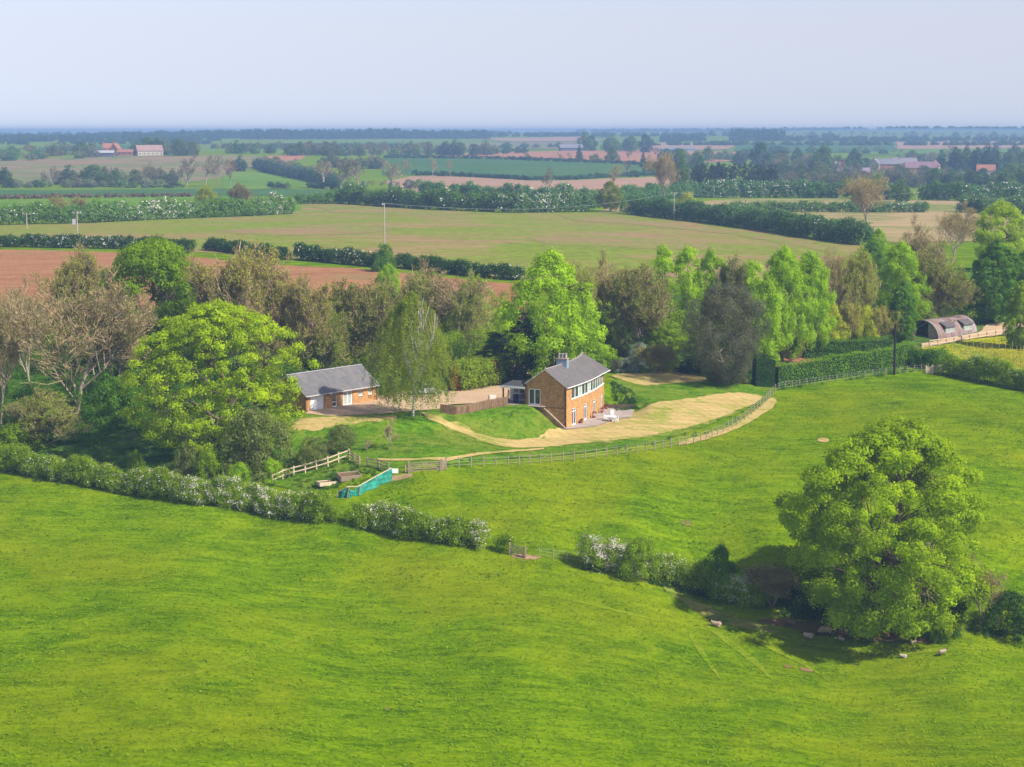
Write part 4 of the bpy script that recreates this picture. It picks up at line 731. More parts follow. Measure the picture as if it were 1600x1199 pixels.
# ---------------- trees and shrubs of the middle distance and foreground ----------------
TREES = [
 ('oak', 1390, 976, 656, 338, 'oak', 'huge spreading green oak with sheep resting in its shade', 'oak_tree'),
 ('bare', 118, 660, 418, 235, 'olive', 'big leafless ash with a pale forked trunk at far left', 'bare_tree'),
 ('bare', 182, 640, 452, 120, 'olive', 'smaller leafless tree between the ash and the yellow green hornbeam', 'bare_tree'),
 ('bare', 48, 610, 430, 130, 'olive', 'pinkish bare crown behind the left side of the big ash', 'bare_tree'),
 ('bare', 0, 672, 455, 120, 'olive', 'leafless twisted tree cut by the left edge of the photo', 'bare_tree'),
 ('ball', 242, 578, 376, 176, 'leafy', 'tall dense green tree with a round head above the red soil', 'tree'),
 ('layer', 342, 698, 474, 262, 'yellow', 'large spreading yellow green hornbeam overhanging the garage', 'tree'),
 ('bush', 400, 742, 640, 122, 'grey', 'grey green hawthorn tree in front of the yellow green hornbeam', 'hawthorn_tree'),
 ('wispy', 380, 590, 386, 165, 'wyellow', 'pale budding willow behind the yellow green hornbeam', 'willow_tree'),
 ('wispy', 118, 540, 386, 110, 'wyellow', 'thin bright green tree top above the leafless ash', 'tree'),
 ('wispy', 468, 590, 432, 110, 'wyellow', 'thin budding tree with pinkish branches left of the ivied one', 'tree'),
 ('wispy', 300, 540, 400, 90, 'wyellow', 'pale twiggy tree just right of the dense round green one', 'tree'),
 ('ivied', 545, 585, 440, 140, 'olive', 'ivy clad olive tree standing right behind the garage roof', 'tree'),
 ('ivied', 500, 590, 470, 90, 'mid', 'dull green ivied tree left behind the garage roof', 'tree'),
 ('round', 607, 500, 413, 46, 'lime', 'small bright green crown poking up left of the bare grey tree', 'tree'),
 ('bare', 690, 560, 408, 170, 'grey', 'arching bare grey tree behind the weeping birch', 'bare_tree'),
 ('wispy', 648, 560, 425, 120, 'mid', 'half leafed green tree directly behind the birch top', 'tree'),
 ('wispy', 730, 560, 425, 75, 'lime', 'loose leafy tree at the right edge of the bare grey one', 'tree'),
 ('birch', 645, 651, 455, 142, 'birchy', 'weeping silver birch with a white trunk on the lawn edge', 'birch_tree'),
 ('round', 862, 600, 395, 155, 'bright', 'towering bright green sycamore behind the house', 'sycamore_tree'),
 ('yew', 815, 600, 488, 95, 'teal', 'dark blue green evergreen left of the house chimney', 'yew_tree'),
 ('yew', 770, 590, 520, 70, 'dark', 'dark evergreen shadowed behind the beech hedge', 'yew_tree'),
 ('wispy', 905, 560, 410, 60, 'yellow', 'slim yellow green tree top at the shoulder of the sycamore', 'tree'),
 ('bare', 968, 545, 392, 115, 'wyellow', 'open dark limbed tree barely in leaf right of the sycamore', 'bare_tree'),
 ('ivied', 1010, 555, 418, 120, 'olive', 'brownish green tree between the dark limbed one and the bright row', 'tree'),
 ('plume', 1034, 535, 384, 55, 'bright', 'first bright green plume tree of the sunlit row behind', 'tree'),
 ('plume', 1072, 535, 386, 62, 'bright', 'bright green plume tree second from left in the sunlit row', 'tree'),
 ('plume', 1110, 535, 390, 58, 'lime', 'third green plume tree of the sunlit row above the smoky tree', 'tree'),
 ('wispy', 1145, 540, 402, 72, 'deep', 'bluish green tree set among the bright plume trees', 'tree'),
 ('plume', 1172, 545, 408, 62, 'bright', 'pale green plume tree above the right side of the smoky tree', 'tree'),
 ('round', 1222, 570, 388, 95, 'lime', 'full pale green tree rising right of the smoky tree', 'tree'),
 ('plume', 1198, 590, 440, 62, 'bright', 'bright green slim tree touching the smoky tree', 'tree'),
 ('round', 1262, 560, 395, 80, 'lime', 'soft green tree behind the dark clipped hedge', 'tree'),
 ('smoky', 1131, 598, 446, 138, 'smoky', 'smoky grey eucalyptus with peeling pale stems by the bench', 'eucalyptus_tree'),
 ('bare', 1308, 530, 388, 78, 'wyellow', 'bare buff tree left of the pale green grove', 'bare_tree'),
 ('wispy', 1335, 530, 386, 75, 'yellow', 'yellow budding tree beside the bare buff one', 'tree'),
 ('yew', 1360, 440, 372, 42, 'deep', 'small dark glossy holly at the end of the field hedge', 'holly_tree'),
 ('round', 1372, 430, 358, 40, 'lime', 'small yellowish tree above the glossy holly', 'tree'),
 ('round', 1405, 520, 380, 88, 'lime', 'soft green round tree above the small dense sycamore', 'tree'),
 ('dense', 1409, 540, 441, 46, 'deep', 'small dense deep green sycamore left of the curved hut', 'sycamore_tree'),
 ('ivied', 1460, 512, 395, 120, 'olive', 'twiggy buff tree towering over the curved hut', 'bare_tree'),
 ('bare', 1438, 500, 338, 105, 'twig', 'tall bare tree with a clear trunk beyond the curved hut', 'bare_tree'),
 ('bare', 1357, 358, 273, 94, 'wyellow', 'large bare vase shaped tree standing on the stubble', 'bare_tree'),
 ('bare', 1487, 410, 316, 84, 'wyellow', 'wide bare buff tree left of the yellow green crown', 'bare_tree'),
 ('round', 1562, 425, 316, 96, 'yellow', 'large yellow green maple at the right edge', 'maple_tree'),
 ('dense', 1557, 504, 377, 92, 'deep', 'massive deep green horse chestnut right of the curved hut', 'chestnut_tree'),
 ('round', 1600, 490, 392, 70, 'deep', 'dark green tree half cut off by the right edge', 'tree'),
 ('dense', 1592, 545, 440, 50, 'mid', 'green tree over the track at the right edge', 'tree'),
 ('wispy', 1205, 948, 882, 88, 'grey', 'grey budding willow bush on the stream bank left of the oak', 'bush'),
 ('bare', 1532, 985, 868, 78, 'grey', 'pale leafless bush close behind the right side of the oak', 'bush'),
 ('bush', 1572, 990, 922, 105, 'dark', 'dark rounded bush right of the oak', 'bush'),
 ('bush', 1465, 1003, 985, 34, 'dark', 'tiny dark bramble mound beneath the oak', 'bush'),
 ('bush', 1000, 905, 838, 70, 'mid', 'hawthorn bush standing proud in the stream hedge', 'bush'),
 ('bush', 1125, 932, 848, 58, 'deep', 'deep green bush in the middle of the stream hedge', 'bush'),
 ('bush', 490, 725, 682, 66, 'grey', 'low flowering thorn left of the pen fence', 'bush'),
 ('bush', 535, 702, 664, 62, 'grey', 'grey green shrub below the garage lawn', 'bush'),
 ('sapling', 608, 704, 655, 34, 'lime', 'spindly young tree on the slope below the birch', 'young_tree'),
 ('sapling', 575, 706, 686, 16, 'grey', 'tiny bare sapling left of the spindly young tree', 'young_tree'),
 ('bush', 983, 582, 558, 44, 'silver', 'silver leaved shrub at the back of the top lawn', 'bush'),
 ('bush', 966, 582, 562, 34, 'smoky', 'brown green shrub left of the silver one', 'bush'),
 ('wispy', 1022, 582, 538, 62, 'birchy', 'grey green willow shrub in the middle of the garden border', 'bush'),
 ('bush', 1000, 574, 535, 44, 'silver', 'tall silvery shrub behind the silver leaved one', 'bush'),
 ('bush', 1048, 580, 552, 36, 'wyellow', 'golden shrub right of the grey green willow', 'bush'),
 ('bush', 1078, 582, 556, 46, 'teal', 'dark bluish shrub left of the bench', 'bush'),
 ('bush', 1100, 570, 545, 44, 'lime', 'bright green shrub directly behind the bench', 'bush'),
 ('bush', 935, 578, 535, 66, 'lime', 'green shrub between the house roof and the silver shrub', 'bush'),
 ('bush', 1162, 598, 582, 28, 'grey', 'small grey shrub at the foot of the smoky tree', 'bush'),
 ('yew', 925, 545, 478, 62, 'mid', 'mid green thicket right of the sycamore', 'tree'),
 ('round', 1040, 560, 500, 80, 'mid', 'leafy green thicket behind the garden border', 'tree'),
 ('bush', 1298, 538, 470, 50, 'pale', 'pale grey green willow first in the row behind the clipped hedge', 'willow_bush'),
 ('wispy', 1325, 538, 474, 46, 'pale', 'pale grey green willow second in the row behind the clipped hedge', 'willow_bush'),
 ('bush', 1352, 538, 478, 42, 'pale', 'pale grey green willow third in the row behind the clipped hedge', 'willow_bush'),
 ('wispy', 1382, 540, 478, 44, 'pale', 'pale grey green willow nearest the tall dark pole', 'willow_bush'),
 ('wispy', 1433, 560, 540, 30, 'wyellow', 'olive shrub in front of the curved hut entrance', 'bush'),
 ('wispy', 1235, 570, 520, 50, 'olive', 'brown twiggy shrub left of the dark clipped hedge', 'bush'),
 ('wispy', 60, 700, 610, 130, 'mid', 'tangle of ivy and brambles under the leafless ash', 'bush'),
 ('bush', 30, 705, 660, 90, 'mid', 'bramble mound behind the hedge at far left', 'bush'),
 ('bush', 180, 660, 590, 90, 'deep', 'dark elder bush between the ash and the hornbeam', 'bush'),
 ('bush', 75, 560, 500, 80, 'lime', 'bright elder bush seen through the ash branches', 'bush'),
 ('bush', 292, 745, 690, 42, 'grey', 'upright pale shrub behind the long hedge', 'bush'),
 ('bush', 330, 752, 700, 55, 'mid', 'dark green shrub at the foot of the hornbeam', 'bush'),
 ('bush', 214, 742, 703, 26, 'mid', 'pale green shoot rising out of the long hedge', 'bush'),
 ('bush', 375, 762, 722, 46, 'lime', 'light green bush on the hedge below the grey hawthorn', 'bush'),
 ('bush', 422, 752, 715, 48, 'lime', 'light green bush left of the rail fence end', 'bush'),
 ('bush', 601, 424, 381, 40, 'deep', 'rounded dark green bush breaking the field hedge', 'bush'),
 ('round', 953, 331, 284, 48, (.22, .27, .02), 'lone round yellow green tree in the field gap', 'tree'),
 ('bush', 975, 333, 311, 14, 'deep', 'small upright bush right of the lone round tree', 'bush'),
 ('bush', 1073, 335, 300, 48, 'wyellow', 'buff green bush beside the field power pole', 'bush'),
 ('bush', 322, 338, 291, 42, 'wyellow', 'round buff green tree in the tall left hedge', 'tree'),
 ('wispy', 95, 342, 306, 44, 'wyellow', 'pale yellowish bush in the tall left hedge near the poles', 'bush'),
 ('wispy', 125, 340, 308, 28, 'wyellow', 'small buff bush behind the transformer pole', 'bush'),
 ('wispy', 375, 330, 285, 36, 'twigpink', 'bare pinkish bush at the back of the tall left hedge', 'bush'),
 ('bare', 1040, 318, 238, 60, 'twigpink', 'big bare brown tree right of the lone round tree', 'bare_tree'),
 ('far_bare', 955, 300, 256, 36, 'wyellow', 'bare tree rising directly behind the lone round tree', 'bare_tree'),
 ('far_bare', 860, 304, 261, 30, 'twigdark', 'thin dark bare tree on the pink soil', 'bare_tree'),
 ('far_round', 1062, 302, 235, 34, 'farg', 'ivy green tree right behind the big bare brown one', 'tree'),
 ('far_bare', 616, 297, 247, 50, 'faro', 'open crowned tree with a dark trunk above the lumpy hedge', 'tree'),
 ('far_bare', 562, 296, 246, 56, 'twigdark', 'purplish bare tree left of the open crowned one', 'bare_tree'),
 ('far_bare', 532, 296, 248, 42, 'twigdark', 'purplish bare tree beside the ivy trunked one', 'bare_tree'),
 ('far_bare', 508, 294, 250, 48, 'faro', 'leaning ivy trunked tree above the hedge stub', 'tree'),
 ('far_bare', 291, 292, 240, 44, 'twigdark', 'leftmost bare purplish tree of the row of four', 'bare_tree'),
 ('far_bare', 321, 292, 241, 38, 'faro', 'second tree from the left in the bare purplish row', 'bare_tree'),
 ('far_bare', 342, 291, 243, 40, 'twigdark', 'third bare tree of the purplish row', 'bare_tree'),
 ('far_bare', 358, 292, 248, 36, 'copper', 'reddish rightmost bare tree of the row of four', 'bare_tree'),
 ('far_round', 376, 268, 243, 24, 'fard', 'dark blue green round tree on the hill edge', 'tree'),
 ('far_bush', 270, 294, 284, 34, 'fard', 'low dark bush left of the four bare trees', 'bush'),
 ('far_bare', 676, 277, 243, 22, 'twigpink', 'faint bare tree left on the bluish wheat field', 'bare_tree'),
 ('far_bare', 704, 276, 250, 16, 'twigpink', 'faint small bare tree on the bluish wheat field', 'bare_tree'),
 ('far_bare', 632, 276, 246, 22, 'twigpink', 'ghostly bare tree beside the open crowned one', 'bare_tree'),
 ('far_bush', 650, 275, 264, 14, 'fard', 'dark bush at the corner of the bluish wheat field', 'bush'),
 ('far_bush', 693, 276, 267, 22, 'fard', 'dark low bushes beneath the faint bare trees', 'bush'),
 ('far_bush', 448, 296, 285, 12, 'grey', 'small grey bush on the rounded hill edge', 'bush'),
 ('far_round', 825, 252, 241, 9, 'fard', 'tiny dark tree on the red soil strip', 'tree'), ('far_bare', 824, 252, 238, 14, 'twigpink', 'tiny bare tree at the left of the red soil strip', 'bare_tree'),
 ('far_bare', 875, 252, 239, 14, 'twigdark', 'small bare tree middle of the red soil strip', 'bare_tree'), ('far_bare', 891, 252, 238, 12, 'twigpink', 'small bare tree beside the ivied column tree', 'bare_tree'),
 ('far_cone', 905, 252, 228, 14, 'fard', 'dark column shaped tree on the red soil strip', 'tree'), ('far_bush', 930, 254, 240, 22, 'farg', 'rounded green bush right of the column tree', 'bush'),
 ('far_round', 957, 254, 229, 24, 'farg', 'pale green round tree on the red soil strip', 'tree'), ('far_bare', 980, 254, 233, 16, 'twigdark', 'small dark stemmed tree right of the pale green one', 'bare_tree'),
 ('far_cone', 1005, 262, 238, 13, 'fard', 'small dark fir left of the big bare brown tree', 'fir_tree'),
 ('far_bare', 982, 276, 252, 22, 'twigdark', 'grey bare tree at the right end of the bluish wheat', 'bare_tree'),
 ('far_bush', 990, 277, 266, 22, 'fard', 'dark scrub at the right end of the bluish wheat', 'bush'),
 ('far_round', 1188, 264, 223, 38, 'fard', 'broad dark green tree above the blue plantation', 'tree'), ('far_round', 1107, 252, 229, 32, 'farg', 'domed green tree rising behind the blue plantation', 'tree'),
 ('far_round', 1155, 258, 236, 26, 'fard', 'smaller dark tree left of the broad one', 'tree'),
 ('far_round', 1287, 268, 228, 42, 'farg', 'broad green tree left of the village roofs', 'tree'), ('far_round', 1335, 262, 232, 34, 'fard', 'dark round tree just left of the roofs', 'tree'),
 ('far_cone', 1341, 266, 240, 16, 'fard', 'dark pointed fir at the left of the roofs', 'fir_tree'), ('far_round', 1218, 258, 234, 32, 'fard', 'flat topped dark tree beyond the grove', 'tree'), ('far_round', 1246, 258, 231, 26, 'fard', 'dark domed tree beside the flat topped one', 'tree'),
 ('far_bare', 1222, 274, 247, 26, 'twigpink', 'pinkish bare tree below the flat topped one', 'bare_tree'), ('far_round', 1245, 272, 250, 30, 'faro', 'pale olive tree below the dark domed one', 'tree'),
 ('far_round', 1282, 284, 254, 52, 'faro', 'wide dull olive tree in front of the broad green one', 'tree'), ('far_cone', 1316, 274, 250, 17, 'copper', 'small purple leaved tree near the white gable', 'tree'),
 ('far_cone', 1471, 266, 235, 18, 'teal', 'dark blue conical fir right of the roofs', 'fir_tree'), ('far_round', 1425, 254, 235, 36, 'farg', 'hazy green trees above the roofs', 'tree'),
 ('far_bare', 1455, 258, 236, 26, 'twigpink', 'brownish bare tree left of the conical fir', 'bare_tree'), ('far_bare', 1490, 250, 225, 30, 'twigdark', 'bare hazy tree rising behind the conical fir', 'bare_tree'),
 ('far_round', 1498, 262, 250, 20, 'faro', 'round buff tree in front of the dark firs', 'tree'), ('far_round', 1585, 292, 256, 56, 'farg', 'large bluish green tree near the right edge', 'tree'), ('far_bare', 1557, 292, 272, 22, 'twigpink', 'pinkish bush left of the large bluish tree', 'bush'),
 ('far_round', 1372, 306, 272, 44, 'twigpink', 'rusty brown tree behind the large bare vase shaped one', 'tree'), ('far_round', 1410, 316, 280, 34, 'farg', 'green tree right of the rusty brown one', 'tree'),
 ('far_round', 146, 292, 258, 46, 'farg', 'broad green tree in the valley below the farm', 'tree'), ('far_round', 182, 292, 263, 34, 'farg', 'green tree right of the broad valley one', 'tree'),
 ('far_round', 116, 292, 274, 26, 'faro', 'pale bush left of the broad valley tree', 'tree'), ('far_round', 57, 293, 281, 14, 'fard', 'small dark tree alone in the left valley', 'tree'), ('far_round', 8, 294, 262, 36, 'fard', 'dark blue tree at the left edge of the valley', 'tree'),
 ('far_bare', 95, 286, 266, 18, 'twigdark', 'tiny bare tree on the brown far field edge', 'bare_tree'), ('far_bare', 228, 290, 252, 28, 'twigpink', 'grey bare tree between the valley trees and the row of four', 'bare_tree'), ('far_round', 250, 286, 264, 34, 'fard', 'dark blue tree right below the barn', 'tree'),
 ('far_round', 212, 242, 219, 22, 'farg', 'green tree between the farmhouse and the barn', 'tree'), ('far_bush', 150, 242, 232, 11, 'fard', 'dark round bush left of the farmhouse', 'bush'),
]
for k, T in enumerate(TREES):
    kind, u, vb, vt, w, col, lab, nm = T
    cat = 'bush' if 'bush' in nm or nm == 'bush' else 'tree'
    tw = 'twigdark' if col in ('twigdark', 'copper') else ('twigpink' if kind in ('wispy',) and col in ('wyellow', 'twigpink') else 'twig')
    if kind == 'oak': tree(kind, u, vb, vt, w, col, lab, name=nm, cat='tree', rz=2.9)
    else: tree(kind, u, vb, vt, w, col if col not in ('twig', 'twigpink', 'twigdark') else {'twig': 'olive', 'twigpink': 'olive', 'twigdark': 'smoky'}[col], lab, name=nm, cat=cat, twig=tw)
# rows of far trees that nothing in the photo tells apart
rr = random.Random(7); DEFER = []
def row(px, n, hpx, wpx, kinds, cols, label, spread=2.0, name='tree'):
    xs = [p[0] for p in px]; ys = [p[1] for p in px]
    for i in range(n):
        u = xs[0] + (xs[-1] - xs[0]) * (i + rr.uniform(.1, .9)) / n; v = float(np.interp(u, xs, ys)) + rr.uniform(-spread, spread) * .5; s = rr.uniform(.75, 1.2)
        DEFER.append((hpx * s * wpx, rr.choice(kinds), u, v, v - hpx * s, wpx * s * rr.uniform(.8, 1.1), rr.choice(cols), label, name))
row([(226, 243), (312, 243)], 6, 27, 30, ['far_round'], ['farg', 'farg', 'faro'], 'one of the rounded green trees right behind the far barn')
row([(335, 241), (440, 240)], 11, 17, 17, ['far_round', 'far_bare', 'far_cone'], ['fard', 'farg', 'smoky'], 'one of the blue green trees in the long copse right of the barn')
row([(0, 247), (145, 241)], 17, 17, 24, ['far_round', 'far_round', 'far_bare'], ['farg', 'faro', 'fard'], 'one of the hazy trees along the ridge left of the farmhouse')
row([(445, 243), (655, 244)], 30, 20, 24, ['far_round', 'far_bare', 'far_round'], ['farg', 'faro', 'fard', 'smoky'], 'one of the mixed hazy trees beyond the purplish bare pair')
row([(405, 258), (540, 288)], 24, 17, 24, ['far_bare', 'far_round'], ['faro', 'smoky', 'farg'], 'one of the dull trees crowding the dip behind the rounded hill')
row([(665, 243), (765, 243)], 6, 24, 27, ['far_round'], ['farg', 'fard', 'faro'], 'one of the tall round trees along the top of the bluish wheat')
row([(770, 240), (825, 239)], 5, 12, 16, ['far_round'], ['fard'], 'one of the low dark trees left of the red soil strip')
row([(905, 236), (1012, 238)], 7, 27, 26, ['far_round'], ['fard', 'farg', 'fard'], 'one of the big dark trees crowning the central hill')
row([(1080, 268), (1100, 272)], 2, 30, 22, ['far_round'], ['farg'], 'one of the paired ivy green trees left of the blue plantation')
row([(1195, 290), (1340, 296)], 26, 24, 28, ['far_round', 'far_bare', 'far_round'], ['faro', 'farg', 'smoky'], 'one of the dull willows in the belt below the village')
row([(1340, 290), (1470, 294)], 20, 24, 28, ['far_bare', 'far_round'], ['faro', 'smoky'], 'one of the brown hazy trees below the village roofs')
row([(1450, 294), (1640, 298)], 18, 28, 28, ['far_round'], ['farg', 'fard', 'farg'], 'one of the blue green trees in the rounded clump right of the roofs')
row([(1480, 268), (1560, 270)], 14, 35, 20, ['far_cone', 'far_round', 'far_cone'], ['teal', 'fard'], 'one of the tall dark firs right of the village')
row([(1560, 266), (1640, 268)], 5, 30, 24, ['far_round', 'far_cone'], ['fard', 'farg'], 'one of the dark trees on the far right skyline of the village')
row([(20, 293), (280, 293)], 26, 12, 20, ['far_round', 'far_bare', 'far_bush'], ['faro', 'farg', 'smoky'], 'one of the low hazy bushes lining the left valley')
row([(700, 216), (1010, 214)], 14, 8, 9, ['far_round', 'far_bare'], ['fard', 'smoky'], 'one of the tiny blue trees on the hazy central skyline')
row([(1230, 215), (1640, 217)], 26, 9, 13, ['far_round', 'far_bare'], ['fard', 'smoky'], 'one of the faint trees along the far right hedgerow')
# woods too far off to count
def wood(px, hpx, wpx, n, label, col, seed, cone=.0, name='woodland'):
    rng = np.random.RandomState(seed); xs = [p[0] for p in px]; ys = [p[1] for p in px]; Cc = []; Rr_ = []
    for i in range(n):
        u = rng.uniform(xs[0], xs[-1]); v = np.interp(u, xs, ys) + rng.uniform(-1.2, .3); P = at(u, v); k = ppm(P); H = hpx / k * rng.uniform(.75, 1.1); W = wpx / k * rng.uniform(.8, 1.2)
        for _ in range(9):
            t = rng.uniform(0, 1) ** .8; e = (1 - t) if rng.rand() < cone else math.sqrt(max(0, 1 - t * t)); a = rng.uniform(0, 6.28)
            Cc.append((P.x + math.cos(a) * W * .5 * e * .8, P.y + math.sin(a) * W * .5 * e * .8, P.z + H * (t * .85))); Rr_.append(W * .24)
    Cc = np.array(Cc); Rr_ = np.array(Rr_); V, Q, t = clumpleaves(rng, Cc, Rr_, 26, float(Rr_.mean()) * .75, .35, .5)
    o = link(name, mesh_from(name, V, Q, mats=[LEAF], tint=t), color=COL[col] if isinstance(col, str) else col); tag(o, label, 'woodland', kind='stuff')
wood([(-60, 219), (60, 218), (200, 216)], 7, 12, 120, 'hazy blue woodland on the far left skyline', 'fard', 1)
wood([(190, 219), (300, 217), (400, 216)], 11, 14, 150, 'blue wood on the skyline above the barn', 'fard', 2)
wood([(380, 218), (500, 218), (625, 217)], 16, 9, 330, 'long solid blue wood on the skyline left of centre', 'fard', 3)
wood([(610, 217), (760, 217)], 12, 14, 90, 'row of rounded blue treetops ending the skyline wood', 'fard', 4)
wood([(1142, 221), (1226, 221)], 20, 8, 130, 'block of straight hazy blue conifers on the right skyline', 'fard', 5, .6)
wood([(1035, 222), (1100, 221)], 12, 10, 60, 'smaller hazy wood left of the straight conifers', 'fard', 6)
wood([(1080, 299), (1140, 300), (1212, 299)], 46, 11, 150, 'dense blue grey plantation of tall slim trees', (.045, .075, .045), 7, .25, name='plantation')
wood([(1190, 220), (1400, 222), (1640, 222)], 7, 12, 130, 'thin hazy hedgerow wood along the far right hills', 'fard', 8)
wood([(900, 207.5), (1200, 205.5), (1350, 203), (1640, 203.5)], 4, 9, 260, 'faintest line of trees on the pale far hills', 'fard', 9)
wood([(-60, 226), (150, 226), (330, 226)], 6, 12, 60, 'scattered hazy scrub behind the farm', 'fard', 10)
# brambles and nettles that nobody could count
def brush(name, px, n, r0, r1, col, label, seed, leaf=.24, lift=0.0):
    poly = pix(px); rng = np.random.RandomState(seed); xs = [p[0] for p in poly]; ys = [p[1] for p in poly]; X = rng.uniform(min(xs), max(xs), n * 4); Y = rng.uniform(min(ys), max(ys), n * 4)
    _, ins = seg_dist(X, Y, poly); X = X[ins][:n]; Y = Y[ins][:n]; Rr_ = rng.uniform(r0, r1, len(X)); Cc = np.stack([X, Y, hv(X, Y) + Rr_ * .1 + lift * rng.uniform(0, 1, len(X)) ** 2], 1)
    V, Q, t = clumpleaves(rng, Cc, Rr_, int(8 * (np.mean(Rr_) / leaf) ** 2), leaf, .9, .7); o = link(name, mesh_from(name, V, Q, mats=[LEAF], tint=t), color=COL[col] if isinstance(col, str) else col); tag(o, label, 'undergrowth', kind='stuff')
brush('undergrowth', [(-70, 520), (200, 520), (480, 540), (480, 610), (430, 640), (200, 690), (100, 705), (-70, 705)], 900, .6, 1.6, 'deep', 'dark undergrowth beneath the left woodland', 1, lift=3.0)
brush('undergrowth', [(470, 500), (700, 500), (800, 510), (960, 520), (1190, 500), (1190, 570), (960, 565), (900, 560), (790, 570), (700, 590), (470, 590)], 1100, .7, 1.8, 'mid', 'green undergrowth behind the garage and house', 2, lift=4.5)
brush('undergrowth', [(1190, 470), (1640, 440), (1640, 500), (1530, 505), (1400, 530), (1240, 545), (1190, 560)], 750, .7, 1.8, 'mid', 'undergrowth among the pale trees near the curved hut', 3, lift=4.5)
brush('nettles', [(-60, 738), (200, 774), (400, 803), (500, 820), (760, 862), (760, 857), (500, 812), (400, 796), (200, 765), (-60, 725)], 420, .25, .6, (.05, .12, .02), 'nettles and long grass along the foot of the near hedge', 4, .15)
brush('nettles', [(905, 890), (1000, 908), (1100, 935), (1200, 960), (1300, 975), (1350, 985), (1350, 972), (1200, 945), (1100, 925), (1000, 900), (905, 882)], 260, .25, .6, (.05, .13, .03), 'long grass and nettles along the stream bank', 5, .15)
brush('nettles', [(1440, 990), (1500, 985), (1640, 985), (1640, 1000), (1500, 998), (1440, 1000)], 60, .25, .55, (.06, .14, .03), 'rank grass right of the oak', 6, .15)
brush('nettles', [(1215, 608), (1300, 600), (1420, 575), (1460, 578), (1400, 586), (1300, 600), (1215, 612)], 130, .2, .45, (.07, .17, .03), 'long grass between the clipped hedge and the wire fence', 7, .14)
brush('rough_grass', [(700, 724), (850, 712), (1000, 697), (1100, 672), (1180, 634), (1195, 620), (1180, 640), (1100, 680), (1000, 705), (850, 718), (700, 730)], 150, .12, .4, (.06, .15, .015), 'rough grass and docks along the garden side of the wire fence', 8, .13)
brush('rough_grass', [(450, 740), (545, 722), (600, 735), (560, 760), (500, 770), (450, 760)], 150, .15, .4, (.09, .18, .02), 'weeds filling the fenced pen', 9, .13)
brush('ground_cover', [(955, 598), (985, 610), (995, 630), (993, 640), (962, 645)], 260, .15, .38, (.06, .13, .03), 'ivy and low plants on the bank right of the house', 10, .12)

row([(1200, 262), (1360, 264)], 16, 20, 24, ['far_round', 'far_bare', 'far_round'], ['farg', 'fard', 'faro'], 'one of the blue green village trees left of the roofs')
row([(1400, 255), (1480, 255)], 8, 16, 20, ['far_round', 'far_bare'], ['farg', 'fard', 'smoky'], 'one of the hazy trees directly behind the village roofs')
row([(1000, 268), (1085, 285)], 8, 18, 20, ['far_round', 'far_bare'], ['faro', 'smoky', 'farg'], 'one of the dull trees around the big bare brown tree')
row([(540, 294), (680, 296)], 9, 14, 20, ['far_bush', 'far_bare', 'far_round'], ['faro', 'farg', 'smoky'], 'one of the hazy bushes behind the lumpy hedge')
# individual grass tufts are past counting
def tufts(name, px, n, col, label, seed, size=.3):
    poly = pix(px); rng = np.random.RandomState(seed); xs = [p[0] for p in poly]; ys = [p[1] for p in poly]; X = rng.uniform(min(xs), max(xs), n * 3); Y = rng.uniform(min(ys), max(ys), n * 3)
    _, ins = seg_dist(X, Y, poly); X = X[ins]; Y = Y[ins]
    f = softnoise(X, Y, .35, 1.0, seed) + softnoise(X, Y, 1.3, .8, seed + 3); keep = rng.rand(len(X)) < np.clip(.5 + .32 * f, .15, 1); X = X[keep][:n]; Y = Y[keep][:n]; m_ = len(X)
    sz = size * rng.uniform(.5, 1.4, m_) ; P = np.stack([X, Y, hv(X, Y) + sz * .25], 1); nn = unit(rng, m_) * .9; nn[:, 2] = np.abs(nn[:, 2]) * .5 + 1.1
    V, Q = leafquads(rng, P, nn, 1.0, .55); V = (V.reshape(-1, 4, 3) - P[:, None]) * sz[:, None, None] + P[:, None]; t = np.clip(.5 + .22 * softnoise(X, Y, .2, 1.0, seed + 9) + rng.uniform(-.35, .35, m_), 0, 1)
    o = link(name, mesh_from(name, V.reshape(-1, 3), Q, mats=[TUFT], tint=np.repeat(t, 4)), color=col); tag(o, label, 'grass', kind='stuff')
tufts('grass', [(-60, 745), (200, 775), (400, 806), (700, 852), (900, 885), (1050, 925), (1200, 985), (1400, 1010), (1660, 1000), (1660, 1215), (-60, 1215)], 50000, (.16, .27, .001), 'long grass tufts of the near field', 3, .24)
tufts('grass', [(560, 790), (620, 750), (720, 733), (900, 722), (1060, 700), (1160, 665), (1220, 620), (1400, 590), (1650, 625), (1650, 900), (1500, 960), (1240, 940), (1000, 880), (820, 860), (700, 830)], 36000, (.155, .25, .001), 'short grass tufts of the paddock', 4, .24)
tufts('grass', [(450, 660), (690, 650), (860, 640), (900, 665), (1000, 640), (1200, 606), (1205, 618), (1100, 668), (920, 706), (700, 727), (560, 740), (430, 750), (400, 700)], 30000, (.10, .185, .004), 'garden grass tufts', 5, .26)

